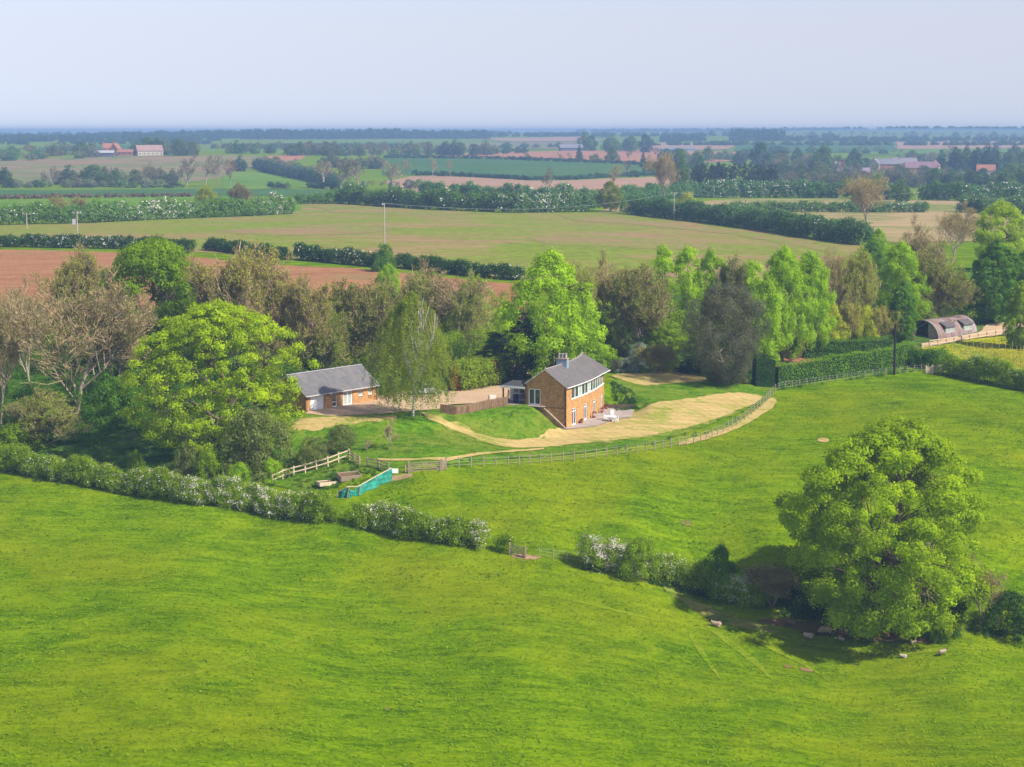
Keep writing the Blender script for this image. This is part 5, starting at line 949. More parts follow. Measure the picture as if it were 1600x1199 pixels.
row([(0, 252), (160, 246)], 12, 14, 20, ['far_round', 'far_bare'], ['farg', 'faro', 'smoky'], 'one of the hazy hedgerow trees at far left below the ridge')
row([(60, 289), (290, 289)], 18, 26, 26, ['far_round', 'far_bare', 'far_round'], ['farg', 'faro', 'smoky', 'fard'], 'one of the dull trees filling the valley left of the four bare ones')
row([(500, 262), (600, 264)], 10, 20, 22, ['far_round', 'far_bare'], ['faro', 'smoky', 'farg'], 'one of the brownish trees behind the purplish bare pair')
row([(600, 240), (700, 243)], 8, 18, 22, ['far_round', 'far_bare'], ['farg', 'faro', 'fard'], 'one of the hazy trees above the left end of the bluish wheat')
row([(1020, 250), (1100, 256)], 9, 18, 20, ['far_round', 'far_bare'], ['farg', 'fard', 'faro'], 'one of the hazy trees left of the domed green tree')
row([(1120, 250), (1200, 250)], 8, 16, 20, ['far_round'], ['farg', 'fard'], 'one of the hazy trees standing behind the plantation')
row([(1200, 276), (1345, 280)], 16, 24, 26, ['far_round', 'far_bare', 'far_round'], ['faro', 'farg', 'smoky', 'fard'], 'one of the mixed trees between the plantation and the village')
row([(1370, 280), (1640, 284)], 20, 20, 26, ['far_round', 'far_bare', 'far_round'], ['faro', 'farg', 'fard'], 'one of the mixed trees just below the village')
row([(1180, 240), (1420, 242)], 16, 12, 18, ['far_round', 'far_bare'], ['fard', 'farg'], 'one of the faint trees on the slopes beyond the village')
row([(1540, 252), (1640, 256)], 7, 24, 24, ['far_round', 'far_cone'], ['fard', 'farg'], 'one of the blue trees behind the right edge firs')
row([(770, 232), (890, 230)], 6, 8, 14, ['far_round'], ['fard', 'smoky'], 'one of the small hazy bushes on the distant pale field')
tufts('meadow_flowers', [(1440, 548), (1520, 533), (1640, 520), (1640, 606), (1560, 590), (1500, 575)], 9000, (.32, .30, .005), 'yellow buttercups and grass of the meadow', 6, .4)
wood([(-60, 222), (340, 221)], 7, 14, 90, 'hazy blue woodland band behind the farm buildings', 'fard', 11)
wood([(330, 232), (660, 232)], 5, 14, 70, 'faint hedgerow scrub in front of the long skyline wood', 'fard', 12)
wood([(700, 214), (1140, 213)], 5, 11, 120, 'faint blue tree line across the central skyline', 'fard', 13)
wood([(1000, 228), (1640, 228)], 5, 14, 110, 'hazy scrub along the slopes of the far right', 'fard', 14)

DEFER.sort(key=lambda q: -q[0]); KEEP = 290 - sum(1 for T in TREES if 'bush' not in T[7])
for q in DEFER[:KEEP]: tree(q[1], q[2], q[3], q[4], q[5], q[6], q[7], group=q[7], name=q[8], twig='twigdark')
# the rest, a few pixels each, as one mass
VV, QQ, TT, MI = [], [], [], []; nv = 0
fmats = {}
def arr(me):
    n = len(me.vertices); co = np.empty(n * 3, np.float32); me.vertices.foreach_get('co', co); t = np.empty(n, np.float32)
    me.attributes['tint'].data.foreach_get('value', t); lv = np.empty(len(me.loops), np.int32); me.loops.foreach_get('vertex_index', lv); return co.reshape(-1, 3), lv.reshape(-1, 4), t
CA = {}
for q in DEFER[KEEP:]:
    L = LIB[q[1]]; d = L[int(q[0]) % len(L)]; P = at(q[2], q[3]); k = ppm(P); sx = q[5] / k / d['W']; sz = (q[3] - q[4]) / k / d['H']
    for part in ('crown', 'twigs'):
        if d.get(part) is None: continue
        me = d[part]
        if me.name not in CA: CA[me.name] = arr(me)
        co, fq, t = CA[me.name]; a = q[2] * 1.7; c_, s_ = math.cos(a), math.sin(a)
        v = np.stack([(co[:, 0] * c_ - co[:, 1] * s_) * sx + P.x, (co[:, 0] * s_ + co[:, 1] * c_) * sx + P.y, co[:, 2] * sz + P.z], 1)
        key = q[6] if part == 'crown' else 'twigdark'
        if key not in fmats: fmats[key] = len(fmats)
        VV.append(v); QQ.append(fq + nv); TT.append(t); MI.append(np.full(len(fq), fmats[key])); nv += len(v)
def fixed_leaf(name, col):
    m, nt, out = nodes(name); a_ = nt.nodes.new('ShaderNodeAttribute'); a_.attribute_name = 'tint'
    princ(nt, out, ramp(nt, a_.outputs['Fac'], [(0, tuple(c * .6 for c in col)), (1, tuple(c * 1.35 for c in col))]), .8, .08); return m
o = link('far_trees', mesh_from('far_trees', np.concatenate(VV), np.concatenate(QQ), mats=[fixed_leaf('far_leaf_' + k, COL[k]) for k in fmats], mi=np.concatenate(MI), tint=np.concatenate(TT))); tag(o, 'countless small hazy trees scattered over the far farmland', 'trees', kind='stuff')

wood([(-60, 211.5), (300, 210.5), (800, 209.5)], 3.6, 9, 170, 'palest blue trees along the far left horizon', 'fard', 15)
# ---------------- materials of the buildings ----------------
def brick_mat(name, c1, c2, c3, mortar, bw=.45, bh=.14):
    m, nt, out = nodes(name); uv = nt.nodes.new('ShaderNodeUVMap').outputs[0]
    b = nt.nodes.new('ShaderNodeTexBrick'); nt.links.new(uv, b.inputs['Vector']); b.inputs['Scale'].default_value = 1.0
    b.inputs['Brick Width'].default_value = bw; b.inputs['Row Height'].default_value = bh; b.inputs['Mortar Size'].default_value = .012; b.inputs['Bias'].default_value = -.1
    b.inputs['Color1'].default_value = (*c1, 1); b.inputs['Color2'].default_value = (*c2, 1); b.inputs['Mortar'].default_value = (*mortar, 1)
    n = noise(nt, uv, 1.1, 6, .75); n2 = noise(nt, uv, 3.2, 3, .7); c = mixc(nt, ramp(nt, n2, [(.42, (0, 0, 0)), (.62, (1, 1, 1))]), b.outputs[0], c3)
    c = mixc(nt, 1.0, c, ramp(nt, n, [(.32, (.74, .72, .70)), (.68, (1.18, 1.18, 1.18))]), 'MULTIPLY')
    princ(nt, out, c, .9, .15, b.outputs['Fac'], .4, .01); return m
def slate_mat(name, c1, c2, moss=(.30, .25, .22)):
    m, nt, out = nodes(name); uv = nt.nodes.new('ShaderNodeUVMap').outputs[0]
    b = nt.nodes.new('ShaderNodeTexBrick'); nt.links.new(uv, b.inputs['Vector']); b.inputs['Scale'].default_value = 1.0
    b.inputs['Brick Width'].default_value = .30; b.inputs['Row Height'].default_value = .24; b.inputs['Mortar Size'].default_value = .012
    b.inputs['Color1'].default_value = (*c1, 1); b.inputs['Color2'].default_value = (*c2, 1); b.inputs['Mortar'].default_value = (c1[0] * .5, c1[1] * .5, c1[2] * .5, 1)
    n = noise(nt, uv, .8, 6, .7, 1.0); n3 = nt.nodes.new('ShaderNodeMapping'); n3.inputs['Scale'].default_value = (6, .5, 1); nt.links.new(uv, n3.inputs[0]); s = noise(nt, n3.outputs[0], 1.0, 3, .6)
    c = mixc(nt, ramp(nt, n, [(.45, (0, 0, 0)), (.7, (.8, .8, .8))]), b.outputs[0], moss)
    c = mixc(nt, 1.0, c, ramp(nt, s, [(.3, (.82, .82, .82)), (.7, (1.15, 1.15, 1.15))]), 'MULTIPLY')
    princ(nt, out, c, .55, .4, b.outputs['Fac'], .4, .012); return m
STONE = brick_mat('ironstone', (.52, .25, .075), (.62, .34, .105), (.36, .19, .075), (.42, .30, .16))
STONE2 = brick_mat('garage_brick', (.46, .22, .07), (.58, .31, .10), (.36, .19, .08), (.40, .30, .18))
SLATE = slate_mat('slate', (.105, .095, .092), (.14, .125, .118), (.175, .145, .115))
SLATE2 = slate_mat('grey_slate', (.115, .11, .112), (.15, .143, .14), (.18, .158, .135))
WHITE = plain('white_paint', (.78, .78, .76), .45, .4, .06, 2.0); WOOD = plain('weathered_wood', (.33, .25, .17), .85, .15, .3, 4.0); WOODP = plain('pale_new_wood', (.58, .46, .30), .8, .2, .2, 4.0)
WOODD = plain('dark_wood', (.12, .075, .05), .8, .2, .3, 4.0); LEAD = plain('lead_sheet', (.22, .29, .36), .5, .4, .15, 2.0); POT = plain('chimney_pot', (.33, .31, .28), .8, .2, .25, 5.0)
GLASS = plain('window_glass', (.035, .045, .045), .06, .8, .5, .8); CURT = plain('lined_curtain', (.35, .38, .34), .8, .2, .15, 2.0)
BLUE = plain('blue_bin_plastic', (.01, .02, .09), .45, .4, .2); BLACK = plain('black_metal', (.02, .02, .022), .5, .4, .2); METAL = plain('galvanised', (.42, .43, .44), .5, .5, .2, metal=.5)
TERRA = plain('terracotta', (.32, .12, .07), .8, .2, .2); CREAM = plain('cream_render', (.62, .56, .46), .85, .2, .1)
NETM = plain('green_netting', (.03, .25, .18), .7, .2, .25, 1.5); POLE = plain('creosoted_pole', (.025, .018, .018), .8, .2, .3, 2.0); POLEP = plain('weathered_pole', (.38, .32, .27), .85, .2, .2, 2.0)

def wall(mb, fn, L, z0, z1, holes, th, m=0, step=1.5, sb=()):
    """a wall of real thickness along fn(s, off, z) with openings (s0, s1, za, zb)"""
    S = {0.0, L}; Z = {z0, z1}
    for a, b, c, d in holes: S |= {a, b}; Z |= {c, d}
    S |= {x for x in sb if 0 < x < L}
    S = sorted(S); SS = []
    for i in range(len(S) - 1):
        k = max(1, int((S[i + 1] - S[i]) / step)); SS += [S[i] + (S[i + 1] - S[i]) * j / k for j in range(k)]
    SS.append(L); Z = sorted(Z)
    def solid(i, j):
        if i < 0 or j < 0 or i >= len(SS) - 1 or j >= len(Z) - 1: return False
        s = (SS[i] + SS[i + 1]) / 2; z = (Z[j] + Z[j + 1]) / 2
        return not any(a < s < b and c < z < d for a, b, c, d in holes)
    for i in range(len(SS) - 1):
        for j in range(len(Z) - 1):
            if not solid(i, j): continue
            a, b, c, d = SS[i], SS[i + 1], Z[j], Z[j + 1]
            mb.face([fn(a, 0, c), fn(b, 0, c), fn(b, 0, d), fn(a, 0, d)], m, [(a, c), (b, c), (b, d), (a, d)])
            mb.face([fn(b, th, c), fn(a, th, c), fn(a, th, d), fn(b, th, d)], m, [(b, c), (a, c), (a, d), (b, d)])
            if not solid(i - 1, j): mb.face([fn(a, th, c), fn(a, 0, c), fn(a, 0, d), fn(a, th, d)], m, [(0, c), (th, c), (th, d), (0, d)])
            if not solid(i + 1, j): mb.face([fn(b, 0, c), fn(b, th, c), fn(b, th, d), fn(b, 0, d)], m, [(0, c), (th, c), (th, d), (0, d)])
            if not solid(i, j - 1): mb.face([fn(a, 0, c), fn(a, th, c), fn(b, th, c), fn(b, 0, c)], m, [(a, 0), (a, th), (b, th), (b, 0)])
            if not solid(i, j + 1): mb.face([fn(a, 0, d), fn(b, 0, d), fn(b, th, d), fn(a, th, d)], m, [(a, 0), (b, 0), (b, th), (a, th)])
def cell(mb, fn, a, b, o0, o1, c, d, m=0):
    mb.solid([fn(a, o0, c), fn(b, o0, c), fn(b, o1, c), fn(a, o1, c)], [fn(a, o0, d), fn(b, o0, d), fn(b, o1, d), fn(a, o1, d)], m)
def casement(root, fn, a, b, c, d, name='window', mull=(), trans=None, fw=.07, inset=.06, frame=WHITE, glassmat=GLASS, sill=False, base=None):
    """frame with mullions; panes are its sub-part"""
    f = MB(); cell(f, fn, a, a + fw, inset, inset + .07, c, d); cell(f, fn, b - fw, b, inset, inset + .07, c, d)
    bw = base or fw; cell(f, fn, a + fw, b - fw, inset + .001, inset + .069, c, c + bw); cell(f, fn, a + fw, b - fw, inset + .001, inset + .069, d - fw, d)
    for mm in mull: cell(f, fn, mm - fw * .6, mm + fw * .6, inset + .003, inset + .067, c + bw, d - fw)
    if trans: cell(f, fn, a + fw, b - fw, inset + .005, inset + .064, trans - fw * .5, trans + fw * .5)
    if sill: cell(f, fn, a - .06, b + .06, -.05, inset + .06, c - .07, c - .002)
    w = f.build(name, frame, root); g = MB(); cell(g, fn, a + fw * .7, b - fw * .7, inset + .03, inset + .045, c + bw * .7, d - fw * .7); g.build('pane', glassmat, w)
    return w
def local(fn, root):
    L = root.location
    return lambda s, o, z: Vector(fn(s, o, z)) - L
def proj(p):
    q = Vector(p) - Vector((0, 0, CAMZ)); f = Vector((0, math.cos(PITCH), -math.sin(PITCH))); up = Vector((0, math.sin(PITCH), math.cos(PITCH)))
    return 800 + F * q.x / q.dot(f), 599.5 - F * q.dot(up) / q.dot(f)
def solve(fn, u, lo, hi):
    for _ in range(40):
        m_ = (lo + hi) / 2
        if (proj(fn(m_))[0] < u) == (proj(fn(hi))[0] > proj(fn(lo))[0]): lo = m_
        else: hi = m_
    return (lo + hi) / 2
# ---------------- the main house ----------------
house = empty('brick_house', HF(0, 0, -2.75)); tag(house, 'two storey curved orange brick house with slate roof built into the bank', 'house')
HFl = local(HF, house); WD = 5.75; ZB, ZE, ZR, OR = -2.9, 2.74, 4.80, 2.87
sU = lambda u, z=-1.5, lo=0.0, hi=HL: solve(lambda s: HF(s, 0, z), u, lo, hi)
doors = [(sU(892.6), sU(902.0)), (sU(911.2), sU(918.6)), (sU(926.0), sU(932.2)), (sU(938.0), sU(942.6)), (sU(946.8), sU(950.6))]
doors = [((a + b) / 2 - .75, (a + b) / 2 + .75) for a, b in doors]
ws0, ws1 = sU(893.0, 1.5), sU(950.4, 1.5)
mb = MB(); wall(mb, HFl, HL, ZB, ZE - .12, [(a, b, -2.72, -.38) for a, b in doors] + [(ws0, ws1, .86, 2.38)], .32); mb.build('front_wall', STONE, house)
mb = MB(); wall(mb, lambda s, o, z: HFl(s, WD - o, z), HL, ZB, ZE - .12, [], .3); mb.build('rear_wall', STONE, house)
def GF(s, o, z):      # left gable: s runs from the front corner to the back
    p = HF(0, s, z); q = HF(1, s, z); return p + (q - p).normalized() * o
GFl = local(GF, house); gd0, gd1 = 4.44 - .85, 4.44 + .85
mb = MB(); wall(mb, GFl, WD, ZB, ZE - .12, [(gd0, gd1, .03, 2.16)], .3)
for o in (0, .3): mb.face([GFl(0, o, ZE - .12), GFl(WD, o, ZE - .12), GFl(WD / 2, o, ZR - .10)][::(1 if o else -1)], 0, [(0, ZE), (WD, ZE), (WD / 2, ZR)][::(1 if o else -1)])
mb.build('gable_wall', STONE, house)
def RF_(s, o, z):
    p = HF(HL, s, z); q = HF(HL - 1, s, z); return p + (q - p).normalized() * o
RFl = local(RF_, house); mb = MB(); wall(mb, RFl, WD, ZB, ZE - .12, [], .3)
for o in (0, .3): mb.face([RFl(0, o, ZE - .12), RFl(WD, o, ZE - .12), RFl(WD / 2, o, ZR - .10)], 0, [(0, ZE), (WD, ZE), (WD / 2, ZR)])
mb.build('gable_wall', STONE, house)
mb = MB()
for k in range(12): cell(mb, HFl, HL * k / 12, HL * (k + 1) / 12, .34, WD - .34, -.2, -.05)
mb.build('upper_storey_deck', WOODD, house)
# roof
def slab(mb, fn, sv, o0, z0, o1, z1, th=.13, m=0, n=1, flip=False):
    L = math.hypot(o1 - o0, z1 - z0)
    for i in range(len(sv) - 1):
        a, b = sv[i], sv[i + 1]; P = [fn(a, o0, z0), fn(b, o0, z0), fn(b, o1, z1), fn(a, o1, z1)]; U = [(a, 0), (b, 0), (b, L), (a, L)]
        D = Vector((0, 0, -th)); lo = [Vector(p) + D for p in P]
        mb.face(P[::-1] if flip else P, m, U[::-1] if flip else U); mb.face(lo if flip else lo[::-1], 1 if m == 0 else m, U)
        mb.face([lo[0], lo[1], P[1], P[0]], 1 if m == 0 else m, U)
        if i == 0: mb.face([P[0], P[3], lo[3], lo[0]], 1 if m == 0 else m, U)
        if i == len(sv) - 2: mb.face([P[2], P[1], lo[1], lo[2]], 1 if m == 0 else m, U)
sv = [-.3 + (HL + 1.1) * i / 26 for i in range(27)]
def HFe(s, o, z):
    e = max(0, (s - HL * .8)) * .10; return HFl(s, o - (e if o < OR else -e * .4), z + (e * .2 if o == OR else 0))
mb = MB(); slab(mb, HFe, sv, -.28, ZE - .16, OR, ZR, .09); slab(mb, HFe, sv, WD + .4, ZE - .22, OR, ZR, .09, flip=True); rf = mb.build('roof', [SLATE, WHITE], house)
mb = MB()
for i in range(len(sv) - 1): mb.bar(HFe(sv[i], OR, ZR + .04), HFe(sv[i + 1], OR, ZR + .04), .2, .1)
mb.build('ridge_tiles', plain('ridge_clay', (.30, .26, .25), .8, .2), rf)
mb = MB()
for i in range(len(sv) - 1): mb.bar(HFe(sv[i], -.33, ZE - .2), HFe(sv[i + 1], -.33, ZE - .2), .08, .07)
mb.build('gutter', WHITE, house)
mb = MB(); mb.bar(GFl(-.02, -.06, ZE - .5), GFl(-.02, -.06, ZB + .2), .09); mb.build('downpipe', BLACK, house)
sc_ = solve(lambda s: HF(s, OR, ZR), 879.0, 0, 10); ph = hphi(sc_)
mb = MB(); c0 = HFl(sc_, OR, 0); mb.box((c0.x, c0.y, ZR + .05 + 2.75 - .15), (.85, 1.45, 1.5), ph); ch = mb.build('chimney', LEAD, rf)
mb = MB(); mb.box((c0.x, c0.y, ZR + .05 + 2.75 + .66), (.95, 1.55, .14), ph); mb.build('chimney_cap', WOOD, ch)
for k in (-1, 0, 1):
    p = HFl(sc_, OR + k * .45, ZR + .78); mb = MB(); mb.tube(p, p + Vector((0, 0, .58)), .19, .16, 10); mb.tube(p + Vector((0, 0, .54)), p + Vector((0, 0, .62)), .2, .2, 10); mb.build('chimney_pot', POT, ch)
# windows and doors
n = 13
for i in range(n):
    a = ws0 + (ws1 - ws0) * i / n; b = ws0 + (ws1 - ws0) * (i + 1) / n
    casement(house, HFl, a + .004, b - .004, .862, 2.378, fw=.085, inset=.03, glassmat=CURT if i in (2, 5) else GLASS)
mb = MB()
for i in range(12):
    a = ws0 - .1 + (ws1 - ws0 + .2) * i / 12; b = ws0 - .1 + (ws1 - ws0 + .2) * (i + 1) / 12; cell(mb, HFl, a, b, -.05, .0, .80, .858)
mb.build('window_sill', WHITE, house)
for a, b in doors:
    w = casement(house, HFl, a + .003, b - .003, -2.715, -.385, name='french_door', mull=[(a + b) / 2], trans=-.82, fw=.12, inset=.08, base=.3)
w = casement(house, GFl, gd0 + .003, gd1 - .003, .035, 2.155, name='french_door', mull=[4.44], fw=.12, inset=.06, base=.2)
# steps in stone down the gable foot
mb = MB()
mb.bar(GFl(3.4, -.2, .02), GFl(-.1, -.2, -2.75), .32, .2)
mb.build('raked_coping', plain('old_stone', (.34, .27, .19), .9, .1, .3, 3), house)
# porch behind the left corner
def PF(s, o, z): return GF(WD + s, o, z)
PFl = local(PF, house)
mb = MB(); mb.solid([PFl(-.05, -.25, 2.12), PFl(3.45, -.25, 2.12), PFl(3.45, 3.6, 2.12), PFl(-.05, 3.6, 2.12)], [PFl(-.05, -.25, 2.34), PFl(3.45, -.25, 2.34), PFl(3.45, 3.6, 2.62), PFl(-.05, 3.6, 2.62)]); pr = mb.build('porch_roof', SLATE, house)
mb = MB(); mb.solid([PFl(-.05, -.3, 2.1), PFl(3.5, -.3, 2.1), PFl(3.5, -.253, 2.1), PFl(-.05, -.253, 2.1)], [PFl(-.05, -.3, 2.37), PFl(3.5, -.3, 2.37), PFl(3.5, -.253, 2.37), PFl(-.05, -.253, 2.37)]); mb.build('fascia', WHITE, pr)
for s in (3.1,):
    mb = MB(); cell(mb, PFl, s, s + .16, 0, .16, 0, 2.1); mb.build('porch_post', plain('red_brown_paint', (.20, .06, .04), .6), house)
mb = MB(); wall(mb, lambda s, o, z: PFl(s, 2.6 + o, z), 3.4, -.05, 2.1, [(.35, 1.0, 1.05, 1.95), (1.3, 2.0, 1.05, 1.95), (2.25, 2.9, 1.05, 1.95)], .2); mb.build('porch_wall', WHITE, house)
for a, b in ((.35, 1.0), (1.3, 2.0), (2.25, 2.9)): casement(house, lambda s, o, z: PFl(s, 2.6 + o, z), a + .003, b - .003, 1.053, 1.947, fw=.06)
mb = MB(); cell(mb, PFl, -3.0, 4.2, -.9, 2.6, -.03, .04); ps = mb.build('porch_paving', SLAB, house)
dp = PFl(.1, -.15, 2.62); mb = MB(); mb.tube(dp, dp + Vector((0, 0, .25)), .025); ax = Vector((-.5, -.8, .3)).normalized(); mb.tube(dp + Vector((0, 0, .32)), dp + Vector((0, 0, .32)) + ax * .06, .14, .34, 14); mb.build('satellite_dish', BLACK, house)
# retaining edge right of the patio
mb = MB(); pts_ = [HF(HL + .05, 2.2, 0), Vector((*unp(991, 640, -2.75), 0)), Vector((*unp(999, 642, -2.75), 0))]
rw = empty('retaining_wall', (pts_[0].x, pts_[0].y, -2.75))
for a, b in ((pts_[0], pts_[1]),): mb.bar(a + Vector((0, 0, -2.5)) - rw.location, b + Vector((0, 0, -2.5)) - rw.location, .3, .75)
mb.build('stonework', plain('dark_stone', (.13, .09, .06), .9, .1, .3, 2), rw); tag(rw, 'low dark stone wall at the far edge of the patio', 'wall')
# patio
_po = drape('patio', patio, plain('patio_slabs', (.33, .27, .23), .85, .2, .22, .9, 'world'), .2, 1, .03)

# ---------------- the garage ----------------
P1 = Vector((*unp(589.6, 626.5, 0), 0)); P0 = Vector((*unp(480.2, 644.5, 0), 0)); gdir = (P1 - P0).normalized(); gn = Vector((-gdir.y, gdir.x, 0)); GL = (P1 - P0).length
P0 = P0 - gdir * .25; GL += .25
gar = empty('garage', P0); tag(gar, 'single storey orange brick garage with white up and over door and slate roof', 'garage')
def KF(s, o, z): return P0 + gdir * s + gn * o + Vector((0, 0, z))
KFl = local(KF, gar); GD = 6.0; GE = 2.32; GRZ = 2.32 + 2.2
su = lambda u: solve(lambda s: KF(s, 0, 1.2), u, 0, GL)
g0, g1, n0, n1, f0, f1, w0, w1, w2, w3 = [su(u) for u in (485.0, 506.5, 519.4, 526.8, 536.2, 550.8, 560.2, 567.6, 575.6, 582.4)]
mb = MB(); wall(mb, KFl, GL, -.15, GE, [(g0, g1, 0, 2.1), (n0, n1, .02, 2.12), (f0, f1, .02, 2.12), (w0, w1, 1.0, 2.05), (w2, w3, 1.0, 2.05)], .3, step=3); mb.build('front_wall', STONE2, gar)
mb = MB(); wall(mb, lambda s, o, z: KFl(s, GD - o, z), GL, -.15, GE, [], .3, step=3); mb.build('rear_wall', STONE2, gar)
for s0 in (0, GL):
    mb = MB(); sg = 1 if s0 == 0 else -1; fn = lambda s, o, z: KFl(s0 + sg * o, s, z); wall(mb, fn, GD, -.15, GE, [], .3)
    for o in (0, .3): mb.face([fn(0, o, GE), fn(GD, o, GE), fn(GD / 2, o, GRZ - .1)], 0, [(0, GE), (GD, GE), (GD / 2, GRZ)])
    mb.build('end_wall', STONE2, gar)
mb = MB(); sv2 = [-.35, GL * .25, GL * .5, GL * .75, GL + .3]; slab(mb, KFl, sv2, -.4, GE - .22, GD / 2, GRZ); slab(mb, KFl, sv2, GD + .4, GE - .22, GD / 2, GRZ, flip=True); r2 = mb.build('roof', [SLATE2, WHITE], gar)
mb = MB(); mb.bar(KFl(-.35, GD / 2, GRZ + .04), KFl(GL + .3, GD / 2, GRZ + .04), .2, .1); mb.build('ridge_tiles', MATS.setdefault('rc', plain('ridge_grey', (.34, .33, .35), .8, .2)), r2)
mb = MB(); mb.bar(KFl(-.35, -.46, GE - .28), KFl(GL + .3, -.46, GE - .28), .1, .1); mb.build('gutter', plain('grey_gutter', (.45, .42, .4), .6), gar)
mb = MB(); cell(mb, KFl, g0 + .01, g1 - .01, .1, .14, .02, 2.09); gdr = mb.build('garage_door', WHITE, gar)
mb = MB()
for k in range(4): cell(mb, KFl, g0 + .05, g1 - .05, .09, .099, .28 + k * .5, .31 + k * .5)
mb.build('door_ribs', plain('door_groove', (.55, .56, .58), .5), gdr)
casement(gar, KFl, n0 + .003, n1 - .003, .023, 2.117, name='glazed_door', trans=.75, fw=.11, inset=.1, base=.22)
casement(gar, KFl, f0 + .003, f1 - .003, .023, 2.117, name='french_door', mull=[(f0 + f1) / 2], fw=.14, inset=.08, base=.2, glassmat=CURT)
for a, b in ((w0, w1), (w2, w3)): casement(gar, KFl, a + .003, b - .003, 1.003, 2.047, fw=.08, inset=.12, sill=False, glassmat=CURT)
for a, b in ((w0, w1), (w2, w3)):
    mb = MB(); cell(mb, KFl, a - .08, b + .08, -.07, .12, .9, .999); mb.build('window_sill', STONE2, gar)
mb = MB(); mb.bar(KFl(GL - .12, -.06, GE - .2), KFl(GL - .12, -.06, .05), .09); mb.build('downpipe', TERRA, gar)
for u in (512.0, 531.0):
    s = su(u); mb = MB(); cell(mb, KFl, s - .05, s + .05, -.03, 0, 1.7, 1.95); mb.box(KFl(s, -.12, 1.9), (.13, .13, .22)); mb.build('wall_lantern', BLACK, gar)

# ---------------- the curved hut ----------------
def rust_mat():
    m, nt, out = nodes('rusty_corrugated_iron'); uv = nt.nodes.new('ShaderNodeUVMap').outputs[0]; mp = nt.nodes.new('ShaderNodeMapping'); mp.inputs['Scale'].default_value = (1.3, .16, 1); nt.links.new(uv, mp.inputs[0])
    n = noise(nt, mp.outputs[0], 1.2, 6, .7); n2 = noise(nt, uv, .5, 4, .6, .6); s = math_(nt, 'ADD', math_(nt, 'MULTIPLY', n, .65), math_(nt, 'MULTIPLY', n2, .35))
    c = ramp(nt, s, [(.34, (.09, .065, .06)), (.45, (.20, .12, .095)), (.55, (.24, .19, .185)), (.66, (.42, .36, .33))]); princ(nt, out, c, .75, .3, n, .3, .02, .1); return m
RUST = rust_mat()
hp = at(1466.6, 532.0); hL = Vector((.69, .724, 0)); hW = Vector((-.724, .69, 0)); HR = 3.1; HLEN = 12.4
hut = empty('curved_hut', hp); tag(hut, 'long rusty corrugated hut with arched roof and open dark end', 'hut')
def UF(t, a, r=HR, dz=0): return hL * t + hW * (HR - math.cos(a) * r) + Vector((0, 0, math.sin(a) * r + dz))
mb = MB(); na = 26; nt_ = 62
def rr_(t): return HR + .035 * math.sin(t * 2 * math.pi / .8)
for i in range(nt_):
    t0, t1 = HLEN * i / nt_, HLEN * (i + 1) / nt_
    for j in range(na):
        a0, a1 = math.pi * j / na, math.pi * (j + 1) / na
        mb.face([UF(t0, a0, rr_(t0)), UF(t1, a0, rr_(t1)), UF(t1, a1, rr_(t1)), UF(t0, a1, rr_(t0))], 0, [(t0, a0 * HR), (t1, a0 * HR), (t1, a1 * HR), (t0, a1 * HR)])
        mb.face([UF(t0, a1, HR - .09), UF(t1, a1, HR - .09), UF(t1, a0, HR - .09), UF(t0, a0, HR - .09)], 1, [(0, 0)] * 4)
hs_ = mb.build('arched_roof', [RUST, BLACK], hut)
mb = MB()
for j in range(na):
    a0, a1 = math.pi * j / na, math.pi * (j + 1) / na; mb.solid([UF(-.06, a0, HR - .12), UF(.1, a0, HR - .12), UF(.1, a1, HR - .12), UF(-.06, a1, HR - .12)], [UF(-.06, a0, HR + .06), UF(.1, a0, HR + .06), UF(.1, a1, HR + .06), UF(-.06, a1, HR + .06)])
mb.build('arch_rim', plain('grey_rim', (.26, .25, .22), .8), hut)
def endwall(t, a_from, a_to, mat, nm):
    mb = MB(); k = 14; A = [a_from + (a_to - a_from) * i / k for i in range(k + 1)]
    for tt, fl in ((t, 1), (t + .08, -1)):
        for i in range(k):
            p, q = UF(tt, A[i], HR - .12), UF(tt, A[i + 1], HR - .12); mb.face([Vector((p.x, p.y, -.2)), Vector((q.x, q.y, -.2)), q, p][::fl])
    p, q = UF(t, A[-1], HR - .12), UF(t + .08, A[-1], HR - .12); mb.face([Vector((p.x, p.y, -.2)), Vector((q.x, q.y, -.2)), q, p]); mb.build(nm, mat, hut)
endwall(.25, .06, 1.25, plain('faded_panel', (.36, .29, .23), .8, .2, .2, 1.2), 'end_panel'); endwall(HLEN - .2, .02, math.pi - .02, WOODD, 'back_wall')
mb = MB(); mb.bar(UF(.3, 1.25, HR * .98) * 1.0, UF(.3, math.pi - .75, HR * .72), .08); mb.build('crossbar', METAL, hut)
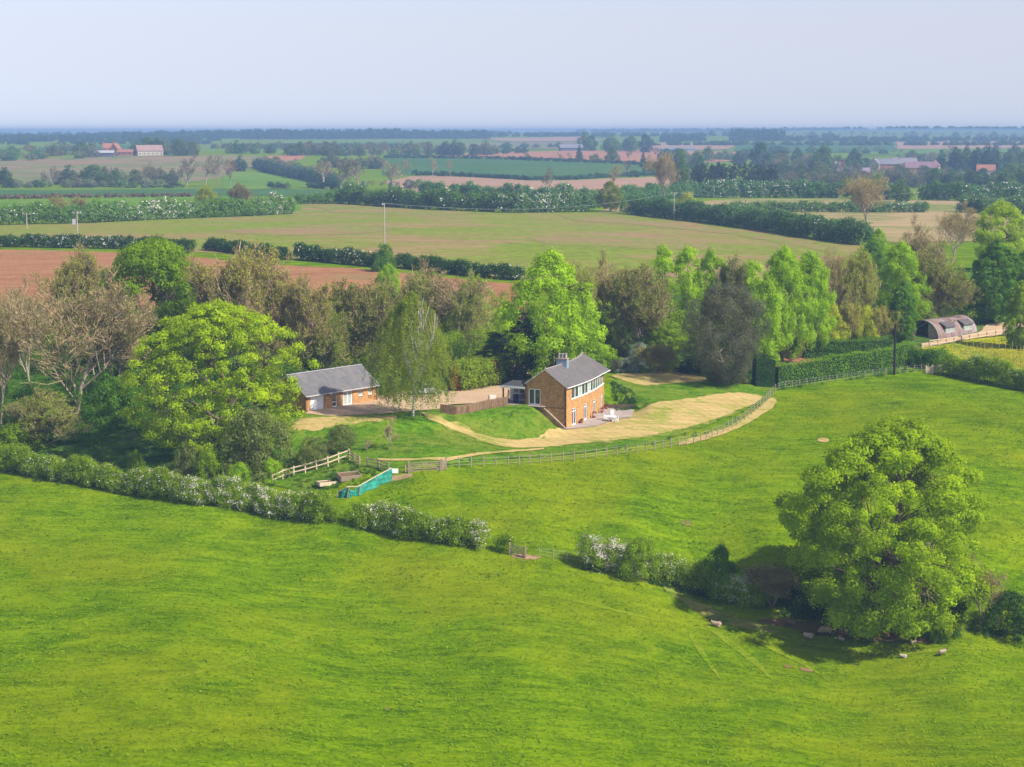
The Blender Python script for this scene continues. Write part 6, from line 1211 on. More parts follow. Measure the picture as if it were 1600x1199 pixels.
for t0, t1 in ((2.3, 5.1), (8.0, 10.9)):
    # window strip upright on the camera side with a little lean-to roof
    o = .42; zz0, zz1 = 1.0, 1.95
    fn = lambda s, of, z: hL * s + hW * (o - .28 + of) + Vector((0, 0, z))
    mb = MB(); mb.solid([fn(t0 - .15, -.25, zz1), fn(t1 + .15, -.25, zz1), fn(t1 + .15, 1.1, zz1 + .75), fn(t0 - .15, 1.1, zz1 + .75)], [fn(t0 - .15, -.25, zz1 + .07), fn(t1 + .15, -.25, zz1 + .07), fn(t1 + .15, 1.1, zz1 + .82), fn(t0 - .15, 1.1, zz1 + .82)]); do = mb.build('dormer', plain('dark_dormer_roof', (.10, .085, .085), .8), hut)
    mb = MB()
    for t in (t0, t1): mb.solid([fn(t, 0, zz0), fn(t + .05, 0, zz0), fn(t + .05, .8, zz0), fn(t, .8, zz0)], [fn(t, 0, zz1), fn(t + .05, 0, zz1), fn(t + .05, .9, zz1 + .5), fn(t, .9, zz1 + .5)])
    mb.build('cheek', WOODD, do)
    casement(do, fn, t0 + .06, t1 - .01, zz0, zz1, mull=[t0 + (t1 - t0) * k / 6 for k in range(1, 6)], fw=.07, inset=0, frame=plain('flaking_green_paint', (.48, .52, .45), .8), glassmat=plain('dusty_glass', (.27, .32, .27), .5, .4, .4, 2.5))
sp = at(1413, 531); sh = empty('shed', sp, R(35)); tag(sh, 'small dark shed with mossy orange roof left of the curved hut', 'shed')
mb = MB(); mb.box((0, 0, .85), (2.2, 2.6, 2.1)); mb.build('walls', WOODD, sh)
mb = MB(); mb.solid([(-1.3, -1.5, 1.75), (1.3, -1.5, 1.75), (1.3, 1.5, 2.3), (-1.3, 1.5, 2.3)], [(-1.3, -1.5, 1.85), (1.3, -1.5, 1.85), (1.3, 1.5, 2.4), (-1.3, 1.5, 2.4)]); mb.build('roof', plain('mossy_felt', (.30, .19, .06), .9, .1, .35, 2), sh)

# ---------------- fences, gates, netting ----------------
def walk(pts, step):
    W = [at(*p) if len(p) == 2 else Vector(p) for p in pts]; cum = [0]
    for i in range(len(W) - 1): cum.append(cum[-1] + (W[i + 1] - W[i]).xy.length)
    n = max(1, round(cum[-1] / step)); out = []
    for k in range(n + 1):
        s = cum[-1] * k / n; x = np.interp(s, cum, [w.x for w in W]); y = np.interp(s, cum, [w.y for w in W]); out.append(Vector((x, y, h(x, y))))
    return out
frnd = random.Random(9)
def post_mesh(w, hgt, mat, rnd=True):
    mb = MB()
    if rnd: mb.tube((0, 0, -.3), (0, 0, hgt), w / 2, w / 2 * .9, 7)
    else: mb.box((0, 0, hgt / 2 - .15), (w, w, hgt + .3))
    return mb.mesh('post', [mat])
def fence(name, label, pts, step, hgt, pw, rails, rw, mat, wire=False, railh=None, cat='fence', railmat=None, rnd=True):
    W = walk(pts, step); o = empty(name, W[0]); pm = post_mesh(pw, hgt, mat, rnd)
    for p in W:
        q = link('post', pm, o, p - o.location, frnd.uniform(0, 3)); q.rotation_euler = (frnd.uniform(-.04, .04), frnd.uniform(-.04, .04), frnd.uniform(0, 3) if rnd else math.atan2(W[1].y - W[0].y, W[1].x - W[0].x))
    for z in rails:
        mb = MB()
        for a, b in zip(W[:-1], W[1:]):
            off = Vector(((b - a).y, -(b - a).x, 0)).normalized() * (pw * .5 + rw * .5) * (0 if wire else 1)
            mb.bar(a + off + Vector((0, 0, z)) - o.location, b + off + Vector((0, 0, z)) - o.location, rw, railh or rw)
        mb.build('wire' if wire else 'rail', railmat or (METAL if wire else mat), o)
    tag(o, label, cat); return o
fence('wire_fence', 'curving post and wire fence dividing the hay lawn from the paddock', [(697, 732), (745, 730), (800, 728), (850, 724), (909, 719), (965, 712), (1019, 705), (1063, 697), (1094, 690), (1135, 674), (1165, 656), (1190, 636), (1207, 618)], 1.6, 1.25, .13, (.35, .7, 1.05), .02, WOOD, True)
fence('wire_fence', 'straight post and wire fence below the long clipped hedge', [(1211, 613), (1219, 609), (1262, 603), (1300, 598), (1351, 591), (1396, 585), (1440, 581), (1450, 580)], 1.3, 1.15, .10, (.35, .7, 1.0), .016, WOOD, True)
fence('wire_fence', 'posts and sagging wire across the hedge gap right of the wooden gate', [(843, 872), (855, 874), (880, 877), (907, 881)], 1.5, 1.15, .09, (.4, .75, 1.05), .02, WOOD, True)
fence('rail_fence', 'post and rail fence along the top side of the pen', [(426, 757), (446, 748), (482, 739), (513, 730), (545, 718)], 1.35, 1.25, .13, (.55, 1.08), .05, WOODP, railh=.13, rnd=False)
fence('rail_fence', 'short brown rail fence at the top corner of the pen', [(546, 719), (562, 729)], 1.3, 1.2, .13, (.4, .75, 1.08), .05, WOOD, railh=.12, rnd=False)
fence('rail_fence', 'dark three rail fence from the pen gap down to the trough', [(574, 731), (590, 733), (607, 739)], 1.4, 1.2, .14, (.35, .72, 1.08), .05, WOOD, railh=.12, rnd=False)
fence('rail_fence', 'pale rail fence along the track in front of the curved hut', [(1452, 543), (1476, 540), (1510, 534), (1555, 527), (1600, 521), (1640, 517)], 2.2, 1.2, .13, (.5, 1.1), .045, WOOD, railh=.10, railmat=WOODP, rnd=False)
def gate(label, a, b, hgt=1.2, bars=5, mat=WOOD, posts=True):
    A, B = at(*a), at(*b); o = empty('field_gate', A); D = B - A; d = D.normalized(); L = D.length; mb = MB()
    nz = lambda t, z: d * t + Vector((0, 0, z))
    for i in range(bars):
        z = .15 + (hgt - .2) * i / (bars - 1); mb.bar(nz(.15, z), nz(L - .15, z), .04, .09)
    for t in (.17, L - .17): mb.bar(nz(t, .08), nz(t, hgt + .04), .07, .09)
    mb.bar(nz(.2, .15), nz(L * .5, hgt - .08), .035, .08); mb.bar(nz(L - .2, .15), nz(L * .5, hgt - .08), .035, .08); mb.bar(nz(L * .5, .1), nz(L * .5, hgt), .035, .08)
    mb.build('gate_bars', mat, o)
    if posts:
        for t in (0, L): mb = MB(); mb.bar(nz(t, -.3), nz(t, hgt + .2), .18, .18); mb.build('gate_post', mat, o)
    tag(o, label, 'gate'); return o
gate('wide weathered field gate below the birch at the paddock corner', (639, 739), (689, 736), 1.15)
gate('narrow wicket gate joined to the right end of the wide field gate', (690, 736), (697, 733), 1.2)
gate('small section of pale rails at the left of the wide field gate', (632, 740), (638, 738), .9, 4, WOODP, posts=False)
gate('brown gate in the gap of the near hedge', (797, 867), (821, 873), 1.15)
gate('pale new wooden gate below the curved hut', (1457, 584), (1474, 581), 1.1, 5, WOODP)
gate('tiny pale wicket beside the new wooden gate', (1447, 584), (1456, 584), 1.0, 4, WOODP)
# netting
W = [at(*p) for p in ((612, 751), (588, 762), (560, 775), (542, 779), (528, 778))]; hts = [1.45, 1.3, 1.1, 1.25, .7]
o = empty('netting_fence', W[0]); mb = MB(); sag = [.55, .15, .45, .1]
for i in range(4):
    k = 6
    for j in range(k):
        for q in range(3):
            def NP(t, f):
                p = W[i].lerp(W[i + 1], t); hh = hts[i] + (hts[i + 1] - hts[i]) * t - (.12 if i != 2 else .45) * math.sin(math.pi * t); side = Vector((W[i].y - W[i + 1].y, W[i + 1].x - W[i].x, 0)).normalized() * .14 * math.sin(7 * t + 3 * f + i)
                return p + side * (1 if f < 1 else .3) + Vector((0, 0, .04 + hh * f)) - o.location
            mb.face([NP(j / k, q / 3), NP((j + 1) / k, q / 3), NP((j + 1) / k, (q + 1) / 3), NP(j / k, (q + 1) / 3)])
mb.build('netting', NETM, o); mb = MB()
for i in range(4):
    if i == 2: mb.bar(W[2] + Vector((0, 0, 1.05)) - o.location, W[3] + Vector((0, 0, 1.35)) - o.location, .05, .09)
    else: mb.bar(W[i] + Vector((0, 0, hts[i])) - o.location, W[i + 1] + Vector((0, 0, hts[i + 1])) - o.location, .05, .09)
mb.build('top_rail', WOODP, o)
for i in range(5):
    mb = MB(); mb.bar(W[i] + Vector((0, 0, -.2)) - o.location, W[i] + Vector((.25 if i in (2, 3) else 0, 0, hts[i] + .05)) - o.location, .09); mb.build('post', WOOD, o)
tag(o, 'sagging turquoise netting fence with leaning posts at the pen edge', 'netting fence')
def bed(name, label, u, v, L, W_, hh, rz, mat, cat, tilt=0):
    p = at(u, v); o = empty(name, p, rz); mb = MB(); t = .06
    for c, d in (((0, -W_ / 2, hh / 2), (L, t, hh)), ((0, W_ / 2, hh / 2), (L, t, hh)), ((-L / 2 + t / 2, 0, hh / 2), (t, W_ - t * 1.2, hh - .01)), ((L / 2 - t / 2, 0, hh / 2), (t, W_ - t * 1.2, hh - .01))): mb.box(c, d)
    mb.build('boards', mat, o); mb = MB(); mb.box((0, 0, hh * .4), (L - .14, W_ - .14, hh * .75)); mb.build('soil', DARKDIRT, o); o.rotation_euler[0] = tilt; tag(o, label, cat)
bed('raised_bed', 'pale raised bed of boards at the lower end of the pen', 511, 758, 2.2, 1.2, .45, .45, WOODP, 'raised bed'); bed('raised_bed', 'tilted grey plank bed in the middle of the pen', 545, 748, 2.6, 1.1, .6, .55, WOOD, 'raised bed', .3)
bed('water_trough', 'white water trough where the netting meets the dark rails', 616, 739, .9, .5, .45, .1, WHITE, 'trough')
# brushwood fence
BRUSH = plain('brushwood', (.24, .15, .085), .95, .1, .35, 6.0)
W = walk([(688, 646), (712, 649), (740, 645), (768, 638), (793, 634)], .5); o = empty('brushwood_fence', W[0]); mb = MB()
for a, b in zip(W[:-1], W[1:]):
    sd_ = Vector(((b - a).y, -(b - a).x, 0)).normalized() * .06; z0, z1 = Vector((0, 0, -.1)), Vector((0, 0, 1.15)); ha = Vector((0, 0, 0))
    mb.solid([a - sd_ + z0 - o.location, b - sd_ + z0 - o.location, b + sd_ + z0 - o.location, a + sd_ + z0 - o.location], [a - sd_ + z1 + ha - o.location, b - sd_ + z1 + ha - o.location, b + sd_ + z1 + ha - o.location, a + sd_ + z1 + ha - o.location])
    for _ in range(16):
        p = a.lerp(b, frnd.random()) + sd_ * frnd.choice((-1.2, 1.2)); mb.bar(p + z0 - o.location, p + Vector((frnd.uniform(-.15, .15), 0, frnd.uniform(1.0, 1.22))) - o.location, .02)
mb.build('woven_brushwood', BRUSH, o); tag(o, 'curved brown brushwood fence between the drive and the grass mound', 'fence')
# stakes in the meadow
mb = MB(); mb.tube((0, 0, -.2), (0, 0, 1.6), .032, .03, 6); sk = mb.mesh('meadow_stake', [plain('pale_stake', (.42, .38, .22), .8)])
k = 0
for rw_ in range(6):
    for c_ in range(12):
        u = 1488 + c_ * 11 + rw_ * 6 + frnd.uniform(-1, 1); v = 553 + rw_ * 6.5 - c_ * 1.6 + rw_ * c_ * .25
        if u < 1606: p = at(u, v); o = link('meadow_stake', sk, None, p); tag(o, 'one of the thin pale stakes standing in rows in the yellow meadow', 'stake', 'stakes in the meadow')
# ---------------- poles and lines ----------------
def pole(label, u, vb, vt, r, mat, arm=True, box=False, name='power_pole', ang=.3):
    p = at(u, vb); H = (vb - vt) / ppm(p); o = empty(name, p, ang); mb = MB(); mb.tube((0, 0, -.5), (0, 0, H), r, r * .7, 9); mb.build('pole', mat, o)
    if arm:
        mb = MB(); mb.bar((-1.1, .2, H - .35), (1.1, .2, H - .35), .12); mb.build('crossarm', mat, o)
        for x in (-1, 0, 1): mb = MB(); mb.tube((x, .2, H - .28), (x, .2, H + .02), .07, .05, 8); mb.build('insulator', WHITE, o)
    if box:
        mb = MB(); mb.box((-.8, .1, H * .55), (.9, .7, 1.5)); mb.build('transformer', METAL, o); mb = MB(); mb.bar((-.8, .1, H * .4), (0, 0, H * .4), .12); mb.build('bracket', mat, o)
    tag(o, label, 'power pole'); return p + Vector((0, 0, H)), o
tops = []
tops.append(pole('pale power pole with crossarm at far left', 42, 358, 333, .17, POLEP)[0]); tops.append(pole('power pole carrying a grey transformer at left', 121, 366, 331, .19, POLEP, box=True)[0])
tops.append(pole('tall slim brown power pole in the middle of the arable field', 601, 392, 318, .16, POLEP, ang=1.4)[0]); tops.append(pole('pale power pole in front of the hedge right of the lone tree', 1053, 344, 301, .17, POLEP)[0]); tops.append(pole('pale power pole standing on the red strip at upper right', 1432, 318, 300, .17, POLEP)[0])
pole('tall dark telegraph pole beside the long clipped hedge', 1397, 586, 506, .19, POLE, arm=False)
lt = at(1397, 586); WM = plain('wire_metal', (.40, .40, .41), .5)
def line(label, a, b, sag, off=0):
    o = empty('overhead_wire', a); mb = MB(); n = 14; L = (b - a).length
    pt = lambda t: a.lerp(b, t) + Vector((off, 0, -sag * 4 * t * (1 - t))) - o.location
    for i in range(n): mb.bar(pt(i / n), pt((i + 1) / n), .03)
    mb.build('wire', WM, o); tag(o, label, 'wire')
line('overhead wire joining the two left power poles', tops[0], tops[1], .6); line('long overhead wire from the transformer pole to the slim middle pole', tops[1], tops[2], 2.5); line('long overhead wire crossing from the slim pole to the pole right of the lone tree', tops[2], tops[3], 3.0); line('overhead wire running right from the lone tree pole to the upper right pole', tops[3], tops[4], 2.5)
line('overhead wire leaving the far left pole out of the photo', at(-140, 358) + Vector((0, 0, 8)), tops[0], .6)
# ---------------- small things round the house ----------------
def stick_chair(name, label, u, v, rz, mat):
    p = at(u, v); p.z = -2.73; o = empty(name, p, rz)
    mb = MB(); mb.box((0, 0, .44), (.46, .46, .04)); mb.build('seat', mat, o); mb = MB(); mb.box((0, .22, .78), (.46, .04, .5)); mb.box((0, .22, 1.0), (.42, .05, .08)); mb.build('backrest', mat, o)
    for x in (-.2, .2):
        for y in (-.2, .2): mb = MB(); mb.bar((x, y, 0), (x, y, .43), .05); mb.build('leg', mat, o)
    for x in (-.25, .25): mb = MB(); mb.bar((x, -.22, .66), (x, .22, .66), .05); mb.build('armrest', mat, o)
    tag(o, label, 'chair')
tp = at(955, 660); tp.z = -2.73; T_ = empty('garden_table', tp); mb = MB(); mb.tube((0, 0, .7), (0, 0, .75), .75, .75, 18); mb.build('table_top', WHITE, T_)
for a in range(4):
    mb = MB(); mb.bar((math.cos(a * 1.57 + .5) * .45, math.sin(a * 1.57 + .5) * .45, 0), (math.cos(a * 1.57 + .5) * .12, math.sin(a * 1.57 + .5) * .12, .7), .07); mb.build('leg', WHITE, T_)
tag(T_, 'round white garden table on the patio', 'table')
stick_chair('garden_chair', 'white garden chair on the left of the patio table', 945, 658, 1.8, WHITE); stick_chair('garden_chair', 'white garden chair on the right of the patio table', 963, 661, -1.2, WHITE); stick_chair('garden_chair', 'white garden chair behind the patio table', 957, 654, .1, WHITE)
for k, (s, o_, r_, lb) in enumerate([(doors[0][1] + .9, -.35, .30, 'small pot plant between the first two patio doors'), ((doors[1][1] + doors[2][0]) / 2, -.5, .55, 'large reddish shrub in a pot between the second and third patio doors'), ((doors[2][1] + doors[3][0]) / 2, -.5, .5, 'reddish potted shrub between the third and fourth patio doors'), ((doors[3][1] + doors[4][0]) / 2, -.5, .5, 'reddish potted shrub beside the last patio door')]):
    p = HF(s, o_, -2.74); o = empty('potted_plant', p); mb = MB(); mb.tube((0, 0, 0), (0, 0, .4), .18, .27, 12); mb.build('pot', TERRA, o); rg = np.random.RandomState(k)
    V, Q, t = clumpleaves(rg, np.array([[0, 0, .4 + r_ * .5], [.15, .1, .35 + r_ * .8], [-.12, -.1, .4 + r_ * .4]]), np.array([r_, r_ * .7, r_ * .7]) * .75, 60, .11, .4, .6); link('foliage', mesh_from('foliage', V, Q, mats=[LEAF], tint=t), o, color=(.22, .07, .05) if k else (.12, .14, .03)); tag(o, lb, 'potted plant')
def onporch(s, o, z=.05): return PF(s, o, z)
p = onporch(1.9, 1.2); o = empty('wheelie_bin', p, .3); mb = MB(); mb.solid([(-.25, -.28, .06), (.25, -.28, .06), (.25, .28, .06), (-.25, .28, .06)], [(-.3, -.35, .95), (.3, -.35, .95), (.3, .35, .95), (-.3, .35, .95)]); mb.build('body', BLUE, o); mb = MB(); mb.box((0, 0, 1.0), (.64, .74, .07)); mb.build('lid', BLUE, o)
for x in (-.24, .24): mb = MB(); mb.tube((x - .03, .3, .1), (x + .03, .3, .1), .1, .1, 10); mb.build('wheel', BLACK, o)
tag(o, 'dark blue wheelie bin under the porch', 'bin')
p = onporch(.6, .6); o = empty('barbecue', p, .3); mb = MB(); mb.box((0, 0, .85), (.8, .5, .35)); mb.tube((-.4, 0, 1.02), (.4, 0, 1.02), .25, .25, 12); mb.build('body', plain('brown_enamel', (.10, .05, .04), .5), o)
for x in (-.33, .33):
    for y in (-.18, .18): mb = MB(); mb.bar((x, y, 0), (x, y, .7), .05); mb.build('leg', BLACK, o)
tag(o, 'brown barbecue beside the porch door', 'barbecue')
p = onporch(4.3, -.6, 0); p.z = h(p.x, p.y) + .05; o = empty('planter_box', p, .35); mb = MB(); mb.box((0, 0, .22), (1.6, .8, .44)); mb.build('base', plain('old_wood_box', (.30, .17, .12), .85), o); mb = MB(); mb.box((-.1, .1, .75), (.9, .5, .6)); mb.build('top_box', CREAM, o); tag(o, 'pale box on a low brown plinth left of the porch', 'planter')
p = onporch(3.0, .9); o = empty('plank_board', p, .3); mb = MB(); mb.bar((0, 0, 0), (.25, .3, 1.6), .3, .05); mb.bar((.2, 0, 0), (.38, .3, 1.5), .16, .05); mb.build('boards', WOODD, o); tag(o, 'dark boards leaning by the porch post', 'boards')
# bench
p = at(1107, 585); o = empty('park_bench', p, R(8)); mb = MB()
for k in range(4): mb.box((0, -.2 + k * .13, .45), (1.8, .1, .035))
mb.build('seat', WOOD, o); mb = MB(); mb.box((0, .3, .95), (1.8, .05, .1)); mb.box((0, .28, .58), (1.8, .05, .08))
for k in range(12): mb.box((-.82 + k * .149, .29, .77), (.05, .03, .3))
mb.build('backrest', WOOD, o)
for x in (-.85, .85):
    mb = MB(); mb.bar((x, -.25, -.05), (x, -.25, .68), .07); mb.build('leg', WOOD, o); mb = MB(); mb.bar((x, .3, -.05), (x, .3, .99), .07); mb.build('leg', WOOD, o); mb = MB(); mb.box((x, .02, .7), (.08, .62, .05)); mb.build('armrest', WOOD, o)
tag(o, 'wooden slatted bench on the top lawn beneath the smoky grey tree', 'bench')
# car behind the birch
def car(label, P, rz, col):
    o = empty('parked_car', P, rz); paint = plain('car_paint_%d' % int(col[0] * 100), col, .3, .6, .03); mb = MB()
    prof = [(-2.1, .35), (-2.12, .75), (-1.95, .95), (-1.2, 1.02), (1.0, 1.0), (1.85, .85), (2.1, .65), (2.12, .35)]
    a = [(x, -.86 + .05 * abs(x / 2.1) ** 3, z) for x, z in prof]; b = [(x, .86 - .05 * abs(x / 2.1) ** 3, z) for x, z in prof]; mb.solid(a, b); mb.build('body', paint, o)
    cb = [(-1.75, .97), (-1.35, 1.44), (.15, 1.46), (.95, 1.0)]; mb = MB(); mb.solid([(x, -.78 + (z > 1.2) * .12, z) for x, z in cb], [(x, .78 - (z > 1.2) * .12, z) for x, z in cb]); mb.build('windows', GLASS, o)
    mb = MB(); mb.solid([(-1.38, -.67, 1.44), (.2, -.67, 1.46), (.2, .67, 1.46), (-1.38, .67, 1.44)], [(-1.3, -.6, 1.5), (.1, -.6, 1.52), (.1, .6, 1.52), (-1.3, .6, 1.5)]); mb.build('roof_panel', paint, o)
    for x in (-1.3, 1.3):
        for y in (-.8, .8):
            mb = MB(); mb.tube((x, y - .11, .32), (x, y + .11, .32), .33, .33, 16); w = mb.build('wheel', BLACK, o); mb = MB(); mb.tube((x, y - .12, .32), (x, y + .12, .32), .2, .2, 12); mb.build('rim', METAL, w)
    for y in (-.6, .6): mb = MB(); mb.box((2.1, y, .68), (.06, .3, .14)); mb.build('headlight', WHITE, o); mb = MB(); mb.box((-2.11, y, .8), (.05, .26, .14)); mb.build('tail_light', TERRA, o)
    tag(o, label, 'car')
car('silver car half hidden behind the birch foliage', at(665, 617), R(12), (.55, .57, .6))
# ---------------- farm and village ----------------
FT = plain('far_clay_tile', (.30, .13, .08), .85, .1, .2, .5, 'obj'); FB = plain('far_brick', (.36, .17, .10), .9, .1, .15, .5); FS = plain('far_slate', (.19, .18, .20), .7, .2, .15, .5); FW = plain('far_cream', (.45, .39, .30), .9, .1, .1, .5); FBK = plain('far_dark_cladding', (.10, .10, .13), .8, .1, .2, .5); FWH = plain('far_pale_sheet', (.36, .35, .35), .7, .2, .1, .5)
def farhouse(name, label, u, v, L, W_, hw, hr, rz, wm, rm, cat='house', chim=0, win=True, group=None):
    P = at(u, v); o = empty(name, P, R(rz)); mb = MB(); a, b = L / 2, W_ / 2
    mb.box((0, 0, hw / 2 - .5), (L, W_, hw + 1))
    for x in (-a + .01, a - .16): mb.solid([(x, -b, hw), (x, b, hw), (x, 0, hw + hr - .1)], [(x + .15, -b, hw), (x + .15, b, hw), (x + .15, 0, hw + hr - .1)])
    mb.build('walls', wm, o); mb = MB(); e = .4; sl = hr / b
    for sg in (-1, 1):
        mb.solid([(-a - e, sg * (b + e), hw - e * sl), (a + e, sg * (b + e), hw - e * sl), (a + e, 0, hw + hr), (-a - e, 0, hw + hr)], [(-a - e, sg * (b + e), hw - e * sl + .2), (a + e, sg * (b + e), hw - e * sl + .2), (a + e, 0, hw + hr + .2), (-a - e, 0, hw + hr + .2)])
    r = mb.build('roof', rm, o)
    for k in range(chim): mb = MB(); x = (-a + .8) if k == 0 else (a - .8); mb.box((x, 0, hw + hr + .5), (.9, .9, 2.0)); mb.build('chimney', FB, r)
    if win:
        n = max(2, int(L / 3.2))
        for z in ([1.4] if hw < 4.2 else [1.4, 3.9]):
            for i in range(n): mb = MB(); x = -a + L * (i + .5) / n; mb.box((x, -b - .02, z), (1.0, .14, 1.2)); w = mb.build('window', FWH, o); mb = MB(); mb.box((x, -b - .08, z), (.8, .08, 1.0)); mb.build('pane', GLASS, w)
    tag(o, label, cat, group); return o
farhouse('farmhouse', 'red brick farmhouse with steep tiled roof on the far ridge', 172, 242, 11, 7, 5.2, 3.6, 15, FB, FT, chim=2)
farhouse('farmhouse', 'bright brick gable turned to the camera beside the far farmhouse', 181, 243, 7, 6, 5.4, 3.6, 75, FB, FT, chim=1)
farhouse('barn', 'low dark barn with pale roof in front of the far farmhouse', 163, 245, 15, 7, 3.0, 1.6, 3, FBK, FWH, 'barn', win=False)
farhouse('barn', 'low red outbuilding right of the far farmhouse', 197, 243.5, 12, 6, 2.8, 2.0, -5, FB, FT, 'barn')
farhouse('barn', 'long pinkish roofed barn with cream gable near the green trees', 233, 243, 20, 10, 3.8, 4.0, 24, FW, plain('pink_roof', (.30, .19, .16), .8, .1, .15, .3), 'barn', win=True)
farhouse('barn', 'dark roofed barn on the left slope of the central hill', 892, 236, 24, 10, 3.4, 3.2, 8, FBK, FS, 'barn', win=False)
farhouse('house', 'pale long building on the plum field right of the central hill', 1066, 238, 26, 8, 3.4, 2, 0, FWH, FS)
farhouse('house', 'dark low shed left of the pale long building', 1050, 238, 24, 9, 3.0, 2.2, 3, FBK, FS, 'barn', win=False)
farhouse('house', 'village house with a sandy gable at the left end of the roofs', 1368, 266, 9, 7, 5.0, 3.4, 60, FW, FS, chim=1)
farhouse('house', 'long dark roofed village house first from the left', 1388, 266, 18, 8, 4.6, 3.6, -6, FB, FS, chim=2)
farhouse('house', 'long dark roofed village house in the middle of the roofs', 1412, 265, 19, 8, 4.8, 3.8, 4, FB, FS, chim=2)
farhouse('house', 'village house with a long low purple roof', 1438, 270, 22, 9, 3.6, 4.0, -4, FB, plain('purple_tile', (.22, .13, .15), .8, .1, .2, .3))
farhouse('house', 'cottage with a pale orange gable next to the conical fir', 1460, 269, 8, 7, 4.6, 3.6, 70, FW, FT, chim=1)
farhouse('house', 'cottage half hidden between the dull olive tree and the purple one', 1309, 270, 10, 7, 4.4, 3.0, 50, FW, FS, chim=1)
farhouse('house', 'low roofed houses in front of the dark round tree', 1330, 277, 24, 8, 3.0, 3.2, -5, FB, plain('lilac_tile', (.25, .19, .22), .8, .1, .2, .3))
farhouse('house', 'cottage with red brown roof beneath the dark firs', 1540, 275, 12, 8, 3.8, 3.6, -10, FW, FT, chim=1)
farhouse('house', 'small red roofed house between the trees left of the broad green one', 1263, 258, 9, 7, 4.4, 3.4, 30, FB, FT)
vp = at(1453, 311); car('white van parked by the hedge at upper right', vp, R(20), (.8, .78, .76))
# ---------------- sheep ----------------
def wool_mat():
    m, nt, out = nodes('sheep_coat'); at_ = nt.nodes.new('ShaderNodeAttribute'); at_.attribute_name = 'tint'; oi = nt.nodes.new('ShaderNodeObjectInfo')
    n = noise(nt, pos(nt, coord='obj'), 9, 4, .7); w = mixc(nt, 1.0, oi.outputs['Color'], ramp(nt, n, [(.3, (.7, .68, .64)), (.7, (1.1, 1.1, 1.1))]), 'MULTIPLY')
    princ(nt, out, mixc(nt, at_.outputs['Fac'], w, (.03, .025, .022)), .95, .05, n, .8, .04); return m
WOOL = wool_mat()
def blob_mesh(name, balls, cones, darkfn, vox=.035):
    import bmesh
    bm = bmesh.new()
    for c, r in balls:
        M = Matrix.Translation(c) @ Matrix.Diagonal((*r, 1)); bmesh.ops.create_icosphere(bm, subdivisions=3, radius=1.0, matrix=M)
    for a, b, r0, r1 in cones:
        a, b = Vector(a), Vector(b); d = b - a; M = Matrix.Translation((a + b) / 2) @ d.to_track_quat('Z', 'Y').to_matrix().to_4x4(); bmesh.ops.create_cone(bm, cap_ends=True, segments=12, radius1=r0, radius2=r1, depth=d.length, matrix=M)
    me = bpy.data.meshes.new('tmp'); bm.to_mesh(me); bm.free(); o = bpy.data.objects.new('tmp', me); C.objects.link(o)
    md = o.modifiers.new('r', 'REMESH'); md.mode = 'VOXEL'; md.voxel_size = vox; sm = o.modifiers.new('s', 'SMOOTH'); sm.iterations = 3; sm.factor = .6
    dg = bpy.context.evaluated_depsgraph_get(); me2 = bpy.data.meshes.new_from_object(o.evaluated_get(dg)); me2.name = name; bpy.data.objects.remove(o); n = len(me2.vertices); co = np.empty(n * 3); me2.vertices.foreach_get('co', co); co = co.reshape(-1, 3)
    a = me2.attributes.new('tint', 'FLOAT', 'POINT'); a.data.foreach_set('value', darkfn(co).astype(np.float32)); me2.materials.clear(); me2.materials.append(WOOL); me2.polygons.foreach_set('use_smooth', np.ones(len(me2.polygons), bool)); return me2
def sheep_mesh(pose):
    B = [((0, 0, .62), (.52, .27, .27)), ((-.28, 0, .63), (.3, .27, .27)), ((.3, 0, .66), (.27, .24, .26))]; Cn = []
    z0 = 0
    if pose == 'lying':
        B = [(Vector(c) - Vector((0, 0, .33)), r) for c, r in B]; B += [((.25, -.2, .08), (.2, .1, .08)), ((-.3, -.22, .1), (.22, .1, .1)), ((-.3, .22, .1), (.22, .1, .1)), ((.62, 0, .58), (.17, .095, .1)), ((.74, 0, .53), (.1, .065, .07)), ((.52, .1, .64), (.03, .09, .035)), ((.52, -.1, .64), (.03, .09, .035))]
        Cn = [((.38, 0, .36), (.58, 0, .58), .17, .1)]; dark = lambda c: ((c[:, 0] > .54) & (c[:, 2] > .36)) * 1.0
    elif pose == 'grazing':
        B += [((.72, 0, .2), (.1, .09, .17)), ((.78, 0, .1), (.07, .06, .09)), ((.66, .1, .33), (.03, .09, .035)), ((.66, -.1, .33), (.03, .09, .035))]; Cn = [((.42, 0, .62), (.69, 0, .3), .18, .1)]; dark = lambda c: (((c[:, 0] > .6) & (c[:, 2] < .38)) | (c[:, 2] < .28)) * 1.0
    else:
        B += [((.68, 0, .95), (.17, .095, .1)), ((.81, 0, .90), (.1, .065, .07)), ((.58, .11, 1.0), (.03, .09, .035)), ((.58, -.11, 1.0), (.03, .09, .035))]; Cn = [((.36, 0, .7), (.62, 0, .92), .19, .1)]; dark = lambda c: (((c[:, 0] > .58) & (c[:, 2] > .78)) | (c[:, 2] < .28)) * 1.0
    if pose != 'lying':
        for x, y in ((.32, .13), (.32, -.13), (-.36, .13), (-.36, -.13)):
            k = -.06 if x < 0 else .02; Cn += [((x, y, .55), (x + k, y, .3), .1, .05), ((x + k, y, .32), (x, y, 0.0), .045, .035)]; B.append(((x + .02, y, .03), (.05, .035, .03)))
    B.append(((-.56, 0, .6 if pose != 'lying' else .3), (.06, .05, .1)))
    return blob_mesh('sheep', B, Cn, dark)
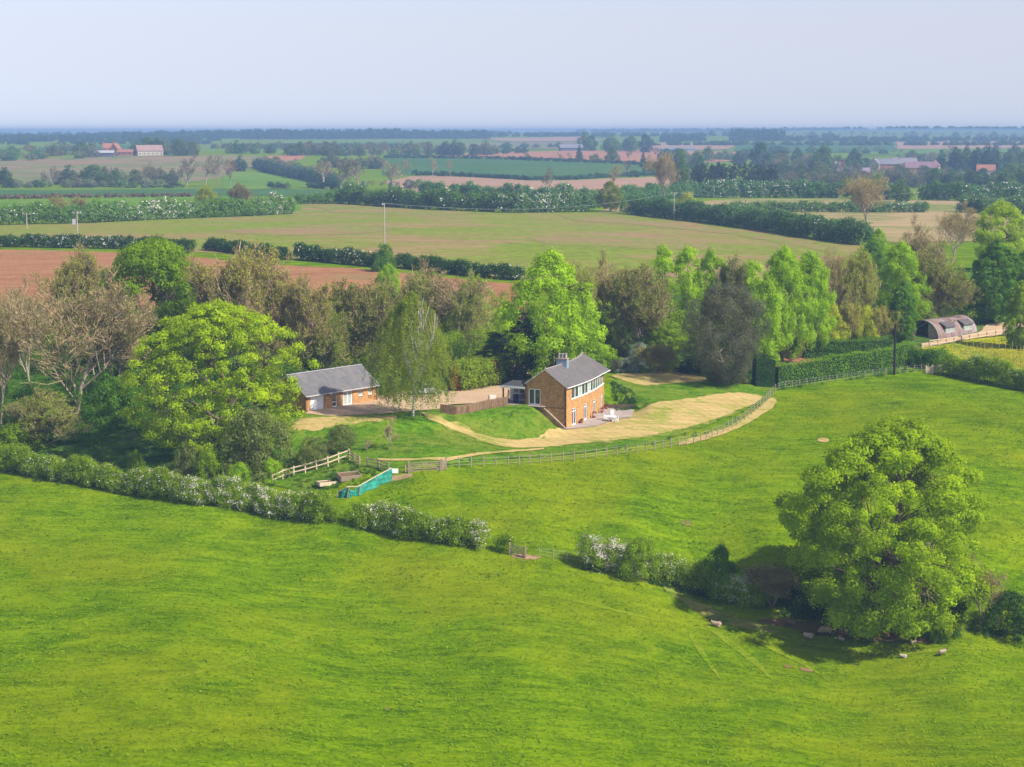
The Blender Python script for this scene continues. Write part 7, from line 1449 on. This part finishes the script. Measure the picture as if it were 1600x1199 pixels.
SM = {k: sheep_mesh(k) for k in ('lying', 'grazing', 'standing')}
for pose, u, v, rz, sc, colr, lb in [('lying', 1119, 979, 160, 1.0, (.62, .52, .40), 'sheep lying alone on the worn slope left of the flock'),
    ('standing', 1233, 978, 100, .85, (.34, .22, .16), 'brown sheep facing away at the left end of the oak shade'), ('lying', 1263, 997, 165, 1.0, (.66, .58, .46), 'cream sheep lying with its dark head to the left'),
    ('grazing', 1290, 994, 172, 1.15, (.60, .48, .36), 'large cream sheep with lowered dark head left of the flock centre'), ('lying', 1318, 991, 178, 1.0, (.38, .30, .22), 'dim tan sheep lying in the shade left of the oak'),
    ('lying', 1315, 1001, 150, .62, (.70, .62, .52), 'small cream lamb lying below the dim tan sheep'), ('grazing', 1358, 996, 186, 1.25, (.42, .24, .14), 'big rusty brown sheep under the oak'),
    ('standing', 1371, 997, 250, 1.0, (.50, .36, .22), 'tan sheep facing the camera beside the rusty brown one'), ('grazing', 1384, 998, 300, .8, (.46, .30, .2), 'small brown sheep right of the pair beneath the oak'),
    ('lying', 1427, 1006, 0, .6, (.55, .48, .40), 'tiny lamb lying by the bramble mound'), ('lying', 1411, 1028, 170, .68, (.75, .68, .58), 'white lamb lying in the sun below the oak'), ('standing', 1472, 1025, 20, .75, (.62, .52, .42), 'black faced sheep standing alone at right of the flock')]:
    P = at(u, v); o = link('sheep', SM[pose], None, P, R(rz), tuple(c * f for c, f in zip(colr, (.62, .56, .5)))); o.scale = (sc * .95,) * 3; tag(o, lb, 'sheep', 'sheep resting by the oak')
# ---------------- the air ----------------
m, nt, out = nodes('haze_air')
pv = nt.nodes.new('ShaderNodeVolumePrincipled'); pv.inputs['Color'].default_value = (0.32, 0.50, 0.77, 1); pv.inputs['Density'].default_value = 0.00028; pv.inputs['Anisotropy'].default_value = 0.0
nt.links.new(pv.outputs[0], out.inputs['Volume'])
zb = float(GZ.min()) - 1.0; b = MB(); b.box((0, 5600, (zb + 42) / 2), (18400, 12000, 42 - zb)); hz = b.build('haze', m); tag(hz, kind='stuff')
